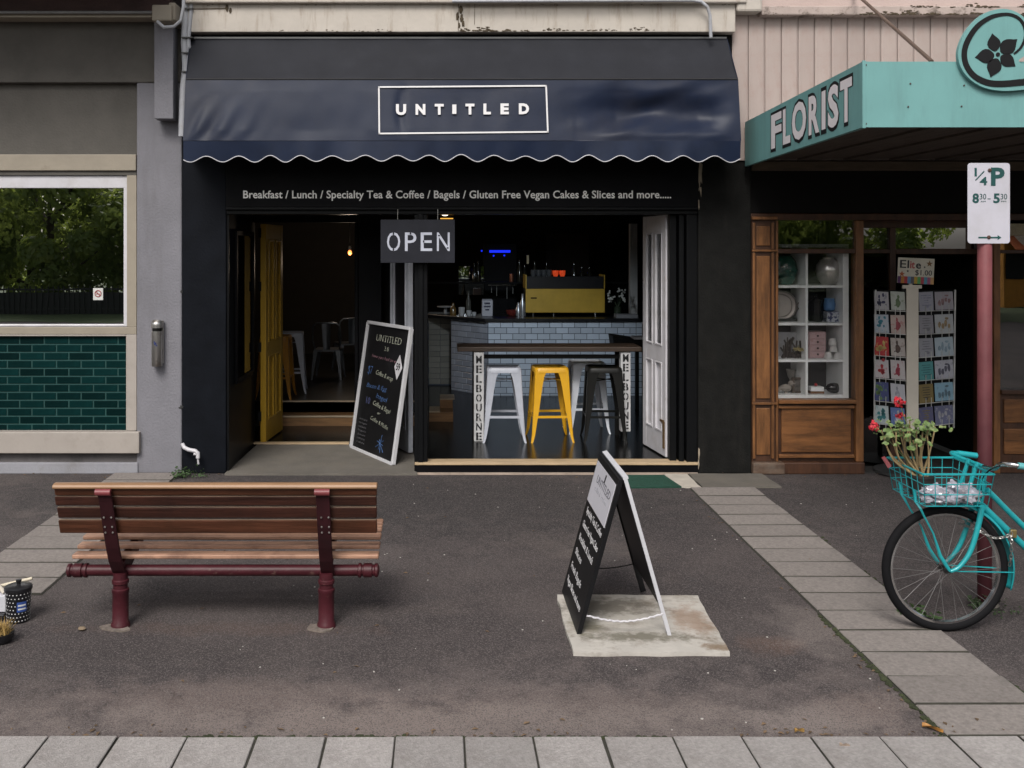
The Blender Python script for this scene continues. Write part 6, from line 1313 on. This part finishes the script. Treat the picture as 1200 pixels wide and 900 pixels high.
sdl = MB(); sdl.grid(lambda a, b: (3.13 + .27 * a, WY + (b - .5) * (.05 + .17 * a ** 1.5), .82 + .03 * a ** 2 - .04 * (2 * b - 1) ** 2), 12, 10); sdl.grid(lambda a, b: (3.13 + .27 * a, WY + (.5 - b) * (.05 + .17 * a ** 1.5), .795 + .02 * a ** 2 - .02 * (2 * b - 1) ** 2), 12, 10); build(sdl, 'saddle', M('saddle_brown', (.06, .03, .018), .5), bc)
build(MB().torus((3.10, WY - .035, .275), .085, .006, 30, 6), 'chainring', chrome, bc)
for sg in (-1, 1):
    cr_ = MB().bar((3.10, WY + sg * .06, .275), (3.10 + sg * .12, WY + sg * .06, .275 - sg * .11), .012, .02); cr_.box(3.10 + sg * .12 - .045, 3.10 + sg * .12 + .045, WY + sg * .115 - .045, WY + sg * .115 + .045, .275 - sg * .11 - .01, .275 - sg * .11 + .01); build(cr_, 'pedal', M('pedal_black', (.02, .02, .02), .6), bc)
def fender(hx, a0, a1, name):
    n = 34; vs = []; prof = [(-.03, -.006), (-.02, .006), (0, .010), (.02, .006), (.03, -.006)]
    for i in range(n + 1):
        a = R(a0 + (a1 - a0) * i / n)
        for dy, dr_ in prof: r_ = .328 + dr_; vs.append((hx + r_ * math.cos(a), WY + dy, .312 + r_ * math.sin(a)))
    m_ = MB(); m_.add(vs, [(i * 5 + j, i * 5 + j + 1, (i + 1) * 5 + j + 1, (i + 1) * 5 + j) for i in range(n) for j in range(4)], True); o = build(m_, name, turq, bc); md = o.modifiers.new('thick', 'SOLIDIFY'); md.thickness = .0015; return o
fender(FXh, 82, -18, 'mudguard'); fender(RXh, 150, -10, 'mudguard')
for sg in (-1, 1): tb([(FXh, WY + sg * .05, .312), (FXh + .325, WY + sg * .03, .30)], .003, 'mudguard_stay', turq, 6)
# handlebar (bar swept back towards the rider) with grips
tb(arc_pts([(2.684, WY, .812), (2.672, WY + .12, .815), (2.655, WY + .22, .822), (2.665, WY + .27, .824), (2.70, WY + .285, .820)]), .0115, 'handlebar')
tb([(2.70, WY + .285, .820), (2.805, WY + .29, .806)], .0155, 'grip', turq)
tb(arc_pts([(2.684, WY, .812), (2.672, WY - .12, .83), (2.655, WY - .20, .868), (2.67, WY - .25, .878), (2.70, WY - .265, .876)]), .0115, 'handlebar', chrome)
tb([(2.70, WY - .265, .876), (2.82, WY - .275, .862)], .0155, 'grip', M('grip_turquoise', (.10, .36, .38), .5))
cab = MB().tube(arc_pts([(2.67, WY - .22, .872), (2.62, WY - .18, .84), (2.63, WY - .08, .76), (2.665, WY - .02, .66)]), .003, 6); build(cab, 'brake_cable', rubber, bc)
# basket
bx0, bx1, by0, by1, bz0, bz1 = 2.305, 2.645, 4.755, 5.135, .655, .812
tp_ = (.012, .012)
def bpt(a, b, c): return (bx0 + (bx1 - bx0) * a + (1 - c) * (.02 - .04 * a), by0 + (by1 - by0) * b + (1 - c) * (.02 - .04 * b), bz0 + (bz1 - bz0) * c)
bk_ = build(MB().tube([bpt(0, 0, 1), bpt(1, 0, 1), bpt(1, 1, 1), bpt(0, 1, 1), bpt(0, 0, 1)], .0055, 8), 'basket', turq, bc)
m_ = MB()
for k in range(7):
    t = k / 6
    for a, b in ((t, 0), (t, 1), (0, t), (1, t)): m_.tube([bpt(a, b, 0), bpt(a, b, 1)], .0022, 5)
    m_.tube([bpt(t, 0, 0), bpt(t, 1, 0)], .0022, 5); m_.tube([bpt(0, t, 0), bpt(1, t, 0)], .0022, 5)
for c in (0, .36, .68): m_.tube([bpt(0, 0, c), bpt(1, 0, c), bpt(1, 1, c), bpt(0, 1, c), bpt(0, 0, c)], .0026, 5)
build(m_, 'wire_mesh', turq, bk_)
for b in (.28, .72):
    yb = lambda k: WY + (b - .5) * k
    build(MB().tube([bpt(0, b, .35), bpt(0, b, .0), (bx0 + .03, yb(.36), .625), (bx0 + .045, yb(.34), .595), (bx0 + .10, yb(.28), .50), (FXh - .05, yb(.245), .39), (FXh - .015, yb(.235), .335), (FXh, yb(.235), .314)], [.008, .008, .006, .005, .0045, .0095, .0095, .008], 8), 'basket_stay', turq, bk_)
for s_ in (-.04, .04): build(MB().tube([(2.655, WY + .04 + s_, .835), (2.615, WY + .05 + s_, .70)], .010, 8), 'basket_hook', turq, bk_)
# chain lock
lk = thing('chain_lock', 'steel chain lock looped round the bicycle frame and the post', 'chain', (2.80, 5.05, .45))
pth = arc_pts([(2.60, 4.99, .515), (2.622, 4.90, .512), (2.65, 4.872, .502), (2.71, 4.868, .476), (2.78, 4.882, .482), (2.80, 4.888, .50), (2.80, 4.882, .45), (2.802, 4.888, .385), (2.80, 4.90, .33)], 6)
L_ = [0]
for a, b in zip(pth, pth[1:]): L_.append(L_[-1] + (b - a).length)
nl = int(L_[-1] / .019)
lm = MB(); vs = [(.009 * math.cos(t * .7854) + (.004 if abs(t * 45 % 360 - 180) > 90 else -.004),   .0062 * math.sin(t * .7854), 0) for t in range(9)]; lm.tube(vs, .0026, 5, caps=False); lme = lm.mesh('link', steel)
for i in range(nl):
    s = (i + .5) * L_[-1] / nl; j = max(k for k in range(len(L_)) if L_[k] <= s); j = min(j, len(pth) - 2); p = pth[j].lerp(pth[j + 1], (s - L_[j]) / max(1e-6, L_[j + 1] - L_[j])); t = (pth[j + 1] - pth[j]).normalized()
    o = bpy.data.objects.new('link', lme); o.parent = lk; COL.objects.link(o); o.location = p - Vector(WO[lk.name]); qn = t.to_track_quat('X', 'Z'); o.rotation_mode = 'QUATERNION'; o.rotation_quaternion = qn @ Matrix.Rotation(R(90) * (i % 2) + .5, 3, 'X').to_quaternion()
build(MB().box(2.80, 2.83, 4.885, 4.905, .47, .51), 'padlock', M('brass', (.35, .27, .12), .4, .8), lk, bevel=.004)

# geranium in the basket
ge = thing('geranium_plant', 'leggy geranium with red flowers planted in the bicycle basket', 'plant', (2.40, 4.97, .66))
build(MB().lathe([(.05, .664), (.062, .75), (.066, .752), (.066, .765), (.058, .765), (.055, .745), (0, .742)], (2.40, 4.975, 0), 18), 'pot', M('pot_black', (.016, .015, .014), .6), ge)
stems = MB(); leaves = MB(); rr = random.Random(12); base = Vector((2.40, 4.975, .745))
def gpt(px, py, dy=0): Y = 4.97 + dy; return Vector((X(px, Y), Y, Z(py, Y)))
tips = [(1033, 504), (1042, 497), (1050, 506), (1058, 498), (1066, 492), (1074, 500), (1082, 498), (1090, 497), (1096, 500), (1046, 515), (1060, 514), (1070, 516), (1078, 512), (1036, 512), (1054, 503), (1086, 506), (1064, 505)]
for i, (px, py) in enumerate(tips):
    q = gpt(px, py, rr.uniform(-.09, .09)); md_ = base.lerp(q, .5) + Vector((rr.uniform(-.02, .02) + (q.x - base.x) * .25, rr.uniform(-.02, .02), -.01))
    stems.tube(arc_pts([base + Vector((rr.uniform(-.03, .03), rr.uniform(-.03, .03), 0)), md_, q], 4), [.0055] * 4 + [.004] * 4 + [.0025], 6)
    leaf_n = 5 if py > 494 else 3
    for k in range(leaf_n + 1):
        c = q + Vector((rr.gauss(0, .026), rr.gauss(0, .035), rr.gauss(-.006, .018))); nn2 = Vector((rr.gauss(0, .5), rr.gauss(-.5, .4), 1)).normalized(); t = nn2.orthogonal().normalized(); t.rotate(Matrix.Rotation(rr.uniform(0, 6.28), 3, nn2)); w = nn2.cross(t); s = rr.uniform(.011, .021)
        ring = [c + (t * math.cos(a * .698) + w * math.sin(a * .698)) * s * (.82 + .18 * (a % 2)) + nn2 * (.18 * s * (1 if a % 3 else -.4)) for a in range(9)]
        leaves.add([c - nn2 * s * .12] + ring, [(0, 1 + a, 1 + (a + 1) % 9) for a in range(9)])
build(stems, 'stem', M('geranium_stem', (.24, .175, .085), .7, var=.3), ge); build(leaves, 'foliage', M('geranium_leaf', (.10, .16, .045), .6, var=.5, scale=30, dirt=(.30, .31, .14), dscale=25, damt=.8), ge)
def bloom(c, r_, m, n=26):
    fl_m = MB()
    for i in range(n):
        d = Vector((rr.gauss(0, 1), rr.gauss(0, 1), rr.gauss(0, 1))).normalized(); p = c + d * r_ * rr.uniform(.35, 1.05); d = (d + Vector((rr.gauss(0, .5), rr.gauss(0, .5), rr.gauss(0, .5)))).normalized(); t = d.orthogonal().normalized(); w = d.cross(t)
        fl_m.add([p + (t * math.cos(a) + w * math.sin(a)) * r_ * (.42 if k % 2 else .26) + d * r_ * (.14 if k % 2 else -.05) for k, a in enumerate([x_ * 1.0472 for x_ in range(6)])], [(0, 1, 2, 3, 4, 5)])
    return build(fl_m, 'flower_head', m, ge)
rf = M('geranium_red', (.48, .02, .035), .55, var=.3, scale=40)
for (px, py, dy, r_) in ((1024, 499, -.03, .024), (1053, 470.5, .02, .026), (1055, 487, .05, .020)):
    c = gpt(px, py, dy); bloom(c, r_, rf); s2 = MB().tube(arc_pts([base, base.lerp(c, .6) + Vector((.01, 0, .0)), c], 4), .002, 5); build(s2, 'flower_stalk', M('stalk_green', (.10, .15, .05), .7), ge)
o = build(MB().hexa([gpt(1034.5, 538, .12), gpt(1038, 536, .12), gpt(1045, 546, .1), gpt(1041, 549, .1)] + [p + Vector((0, .015, .004)) for p in (gpt(1034.5, 538, .12), gpt(1038, 536, .12), gpt(1045, 546, .1), gpt(1041, 549, .1))]), 'red_clip', M('clip_red', (.32, .06, .07), .5), loc=gpt(1040, 545, .12)); tag(o, 'small red clip on the far corner of the bicycle basket', 'clip')
# plastic wrap in the basket
m_ = MB(); 
def wrapf(c, sx, sy, sz, seed): 
    def f(a, b):
        th, ph = a * 2 * math.pi, b * math.pi; d = Vector((math.sin(ph) * math.cos(th), math.sin(ph) * math.sin(th), math.cos(ph))); k = 1 + .5 * noise.noise(d * 2.4 + Vector((seed, 0, 0))) + .28 * noise.noise(d * 6 + Vector((seed, 3, 0))); return (c[0] + d.x * sx * k, c[1] + d.y * sy * k, max(bz0 + .004, c[2] + d.z * sz * k))
    m_.grid(f, 34, 20, True)
wrapf((2.42, 4.86, .685), .075, .07, .04, 2); wrapf((2.53, 4.85, .695), .085, .07, .052, 7)
wrap_m = M('plastic_wrap', (.36, .36, .42), .22, var=.25, scale=20, dirt=(.22, .15, .10), dscale=14, damt=.6, spec=.7)
tag(build(m_, 'plastic_wrapping', wrap_m, loc=(2.49, 4.86, bz0)), 'crumpled clear plastic wrapping in the bicycle basket', 'plastic wrapping')

# ---- things at the left edge
pbk = thing('dotted_bucket', 'black lidded bucket with white dots standing on the pavement', 'bucket', (X(22, 5.06), 5.06, 0))
bx, by = X(21.5, 5.06), 5.06
bkm = M('bucket_black', (.010, .010, .012), .35)
build(MB().lathe([(.052, .0), (.055, .004), (.063, .158), (.061, .158), (.05, .01), (0, .008)], (bx, by, 0), 24), 'bucket_body', bkm, pbk)
build(MB().lathe([(.066, .158), (.068, .16), (.068, .174), (.06, .18), (.02, .186), (0, .187)], (bx, by, 0), 24), 'lid', bkm, pbk)
build(MB().lathe([(.010, .184), (.010, .196), (.014, .20), (.014, .21), (0, .212)], (bx + .002, by, 0), 12), 'knob', bkm, pbk)
dots = MB(); dw = M('dot_white', (.55, .55, .55), .5)
for r in range(8):
    for k in range(22):
        a = math.pi * (1.0 + k / 11) + (r % 2) * .14; z = .015 + r * .019; rad = .055 + .0083 * z / .158 * 1.0 + .0004
        if -.5 < a - 5.4 < .22 and 2 < r < 6: continue
        c = Vector((bx + rad * math.cos(a), by + rad * math.sin(a), z)); nn2 = Vector((math.cos(a), math.sin(a), 0)); t = Vector((-math.sin(a), math.cos(a), 0))
        dots.prism([c + (t * math.cos(q_ * 1.047) + Vector((0, 0, 1)) * math.sin(q_ * 1.047)) * .0032 for q_ in range(6)], nn2, .0008)
build(dots, 'dot', dw, pbk)
lab = MB(); lab.grid(lambda a, b: (bx + .0632 * math.cos(5.0 + .75 * a), by + .0632 * math.sin(5.0 + .75 * a), .062 + .05 * b), 8, 4); build(lab, 'blue_label', M('label_blue', (.03, .07, .26), .5), pbk)
lab = MB()
for k in range(2): lab.grid(lambda a, b: (bx + .0642 * math.cos(5.08 + .6 * a), by + .0642 * math.sin(5.08 + .6 * a), .073 + .018 * k + .008 * b), 6, 2)
build(lab, 'label_print', dw, pbk)
o = build(MB().hexa([(X(-40, 5.1), 5.08, .035), (X(8.5, 5.1), 5.08, .035), (X(8.5, 5.1), 5.16, .035), (X(-40, 5.1), 5.16, .035), (X(-40, 5.1), 5.08, .115), (X(8.5, 5.1), 5.08, .12), (X(8.5, 5.1), 5.16, .12), (X(-40, 5.1), 5.16, .115)]), 'white_carton', M('carton_white', (.5, .5, .54), .5, dirt=(.03, .03, .06), dscale=30, damt=.9, dlo=.62, dhi=.66), loc=(X(-10, 5.1), 5.1, .035), bevel=.004); tag(o, 'white carton with dark print beside the dotted bucket', 'carton')
o = build(MB().box(X(-60, 5.1), X(10, 5.1), 5.05, 5.22, 0, .034), 'black_crate', bkm, loc=(X(-20, 5.1), 5.1, 0), bevel=.006); tag(o, 'low black tray under the white carton at the kerb', 'tray')
o = build(MB().tube([(X(-20, 5.12), 5.12, .135), (X(38, 5.17), 5.17, .178)], .0085, 10), 'pale_stick', M('pale_wood', (.55, .49, .38), .6, var=.1), loc=(X(10, 5.1), 5.12, .2)); tag(o, 'pale wooden stick lying behind the dotted bucket', 'stick')
o = build(MB().tube([(X(-16, 5.1), 5.11, .19), (X(-2, 5.1), 5.11, .155), (X(5, 5.1), 5.10, .128)], [.016, .013, .010], 10), 'paper_roll', M('paper_cream', (.55, .50, .43), .7), loc=(X(0, 5.1), 5.1, .15)); tag(o, 'cream paper roll lying on the white carton', 'paper roll')
gp_ = thing('grass_pot', 'dark bowl of dry yellow grass at the left edge of the pavement', 'plant pot', (X(2, 4.78), 4.78, 0))
gx, gy = X(1, 4.78), 4.78
build(MB().lathe([(.03, 0), (.045, .005), (.060, .03), (.062, .05), (.058, .05), (.05, .03), (0, .02)], (gx, gy, 0), 22), 'bowl', bkm, gp_)
m_ = MB(); rr = random.Random(3)
for i in range(170):
    a = rr.uniform(0, 6.28); r_ = rr.uniform(0, .05); p = Vector((gx + r_ * math.cos(a), gy + r_ * math.sin(a), .045)); q = p + Vector((rr.gauss(0, .025), rr.gauss(0, .025), rr.uniform(.02, .075))); s = Vector((-math.sin(a), math.cos(a), 0)) * .003
    m_.add([p - s, p + s, q], [(0, 1, 2)])
build(m_, 'dry_grass', M('dry_grass', (.34, .22, .07), .8, var=.4, scale=40, dirt=(.08, .13, .03), dscale=12, damt=.7), gp_)
# fallen leaves, pebble
def fallen(px, py, L_, rz, lb, colr):
    Y = G(py); m = MB(); n = 8; vs = []
    for i in range(n + 1):
        t = i / n; w = .42 * math.sin(math.pi * t) ** .8 * (1 - .3 * t); vs += [((t - .5) * L_, -w * L_ * .5, .012 + .012 * math.sin(3 * t)), ((t - .5) * L_, 0, .006 + .004 * math.sin(5 * t)), ((t - .5) * L_, w * L_ * .5, .014 + .010 * math.cos(4 * t))]
    m.add(vs, [(i * 3 + j, i * 3 + j + 1, (i + 1) * 3 + j + 1, (i + 1) * 3 + j) for i in range(n) for j in range(2)], True)
    o = build(m, 'fallen_leaf', M('leaf_' + lb.split()[0], colr, .6, var=.4, scale=50), loc=(X(px, Y), Y, .002), local=True); o.rotation_euler = (0, 0, rz); tag(o, lb, 'leaf', 'fallen leaves')
fallen(937, 860, .045, .3, 'yellow fallen leaf on the asphalt at the edge of the path', (.45, .27, .08)); fallen(1093, 857, .075, -.55, 'orange fallen leaf at the corner of the paving strip', (.42, .20, .05))
fallen(990, 878, .04, .0, 'pale fallen leaf lying on the front path slabs', (.36, .28, .22))
o = build(MB().ball((0, 0, .01), .016, 8, (1.2, 1, .7), .5), 'pebble', M('pebble_brown', (.2, .15, .1), .9), loc=(X(96, G(739)), G(739), 0), local=True); tag(o, 'small brown pebble in front of the left bench leg', 'pebble')

# ================================================================ ACROSS THE STREET (seen only in reflections)
tag(build(MB().box(-60, 60, -60, -8, -.05, .006), 'lawn', M('lawn_green', (.05, .075, .025), .9, var=.3)), kind='structure')
leaf_m = M('street_tree_leaf', (.10, .15, .035), .55, var=.6, scale=1.2, dirt=(.22, .25, .06), dscale=3, damt=.7)
lt_ = leaf_m.node_tree; tr_ = lt_.nodes.new('ShaderNodeBsdfTranslucent'); tr_.inputs[0].default_value = (.34, .42, .09, 1); ms_ = lt_.nodes.new('ShaderNodeMixShader'); ms_.inputs[0].default_value = .55
lt_.links.new(lt_.nodes['Principled BSDF'].outputs[0], ms_.inputs[1]); lt_.links.new(tr_.outputs[0], ms_.inputs[2]); lt_.links.new(ms_.outputs[0], lt_.nodes['Material Output'].inputs[0]); bark = M('bark', (.06, .045, .032), .9, var=.3, bump=.5)
def crown_mesh(seed, w, zb, zt, n):
    rr = random.Random(seed); m = MB(); cl = []
    for i in range(34):
        a = rr.uniform(0, 6.28); r_ = w * rr.random() ** .5; z = rr.uniform(zb, zt); k = math.sin(math.pi * min(1, max(0.08, (z - zb) / (zt - zb)))) ** .5; cl.append((Vector((r_ * k * math.cos(a), r_ * k * math.sin(a), z)), rr.uniform(.5, 1.0)))
    for i in range(n):
        c, s = rr.choice(cl); d = Vector((rr.gauss(0, 1), rr.gauss(0, 1), rr.gauss(0, .7))).normalized() * s * rr.uniform(.75, 1.08); p = c + d; nn2 = (d.normalized() + Vector((rr.gauss(0, .6), rr.gauss(0, .6), .5))).normalized(); t = nn2.orthogonal().normalized(); t.rotate(Matrix.Rotation(rr.uniform(0, 6.28), 3, nn2)); w_ = nn2.cross(t); q = rr.uniform(.06, .13)
        m.add([p - t * q, p + w_ * q * .55, p + t * q, p - w_ * q * .55], [(0, 1, 2, 3)])
    return m
def tree(label, loc, seed, w, zb, zt, n):
    t = thing('street_tree', label, 'tree', loc, 'trees across the street'); rr = random.Random(seed)
    m = MB().tube([(0, 0, 0), (.05, 0, zb), (.0, .05, zt * .8)], [.22, .16, .05], 10)
    for i in range(7): a = rr.uniform(0, 6.28); z = rr.uniform(zb * .8, zt * .6); m.tube([(0, 0, z), (w * .45 * math.cos(a), w * .45 * math.sin(a), z + .7), (w * .8 * math.cos(a), w * .8 * math.sin(a), z + 1.3)], [.09, .05, .015], 7)
    build(m, 'trunk', bark, t, local=True); build(crown_mesh(seed, w, zb, zt, n), 'crown', leaf_m, t, local=True); return t
T1 = tree('broad green tree across the street opposite the grey building', (-11.5, -12.5, 0), 1, 2.7, .5, 4.9, 15000)
T2 = tree('dense tree across the street opposite the cafe doorway', (-7.2, -13.0, 0), 2, 2.7, .5, 4.7, 15000)
for src, loc, rz, lb in ((T1, (-3.4, -13, 0), 1.2, 'round tree across the street opposite the cafe window'), (T2, (.4, -12.8, 0), 2.2, 'leafy tree across the street opposite the sandwich board'), (T1, (4.4, -13.2, 0), 3.9, 'spreading tree across the street opposite the red sign post'), (T2, (8.4, -13, 0), 5, 'full tree across the street opposite the florist window'), (T1, (12.4, -13, 0), .6, 'tree at the right end of the row across the street'), (T2, (-15.6, -13, 0), 3.5, 'tree across the street opposite the far part of the grey building'), (T1, (-19.6, -12.8, 0), 4.8, 'second tree from the left end of the row across the street'), (T2, (-23.6, -13, 0), 1.4, 'tree at the left end of the row across the street'),
                         (T1, (-13.4, -16, 0), 2.6, 'tree in the second row behind the left end of the street trees'), (T2, (-9.2, -16, 0), 4.4, 'tree in the second row behind the broad green tree'), (T1, (10.2, -16, 0), 1.9, 'tree in the second row behind the full tree')):
    c = copy_tree(src); c.location = loc; c.rotation_euler = (0, 0, rz); c['label'] = lb
fe = thing('park_fence', 'dark metal picket fence along the park across the street', 'fence', (0, -10.8, 0)); fm = M('fence_black', (.012, .014, .012), .6)
m_ = MB().box(-26, 14.5, -10.83, -10.80, .12, .17); m_.box(-26, 14.5, -10.83, -10.80, .68, .73); m_.box(-26, 14.5, -10.86, -10.835, 0, .62); build(m_, 'fence_rail', fm, fe)
pm_ = MB().box(-.012, .012, -.012, .012, 0, .8).mesh('picket', fm)
for i in range(265): o = bpy.data.objects.new('picket', pm_); o.parent = fe; o.location = (-25.8 + i * .152, 0, 0); COL.objects.link(o)
th_ = thing('terracotta_shop', 'orange terracotta shop with a striped awning across the street', 'shop', (20, -14, 0))
orange = M('terracotta_wall', (.80, .36, .07), .8, var=.15); 
build(MB().box(17.4, 26, -14.5, -14, 0, 3.4), 'wall', orange, th_); build(MB().box(17.35, 26, -14.1, -13.9, 2.25, 2.75), 'fascia', M('shop_cream', (.8, .66, .42), .7), th_)
aws = [M('awning_orange', (.62, .16, .05), .7), M('awning_cream', (.75, .62, .48), .7)]
for i in range(26): xs_ = 17.35 + i * .33; build(MB().hexa([(xs_, -13.2, 1.75), (xs_ + .33, -13.2, 1.75), (xs_ + .33, -13.9, 2.2), (xs_, -13.9, 2.2), (xs_, -13.2, 1.78), (xs_ + .33, -13.2, 1.78), (xs_ + .33, -13.9, 2.24), (xs_, -13.9, 2.24)]), 'awning_stripe', aws[i % 2], th_)
build(MB().box(17.45, 18.0, -13.99, -13.95, .9, 1.7), 'window', M('fence_black', (.012, .014, .012)), th_)
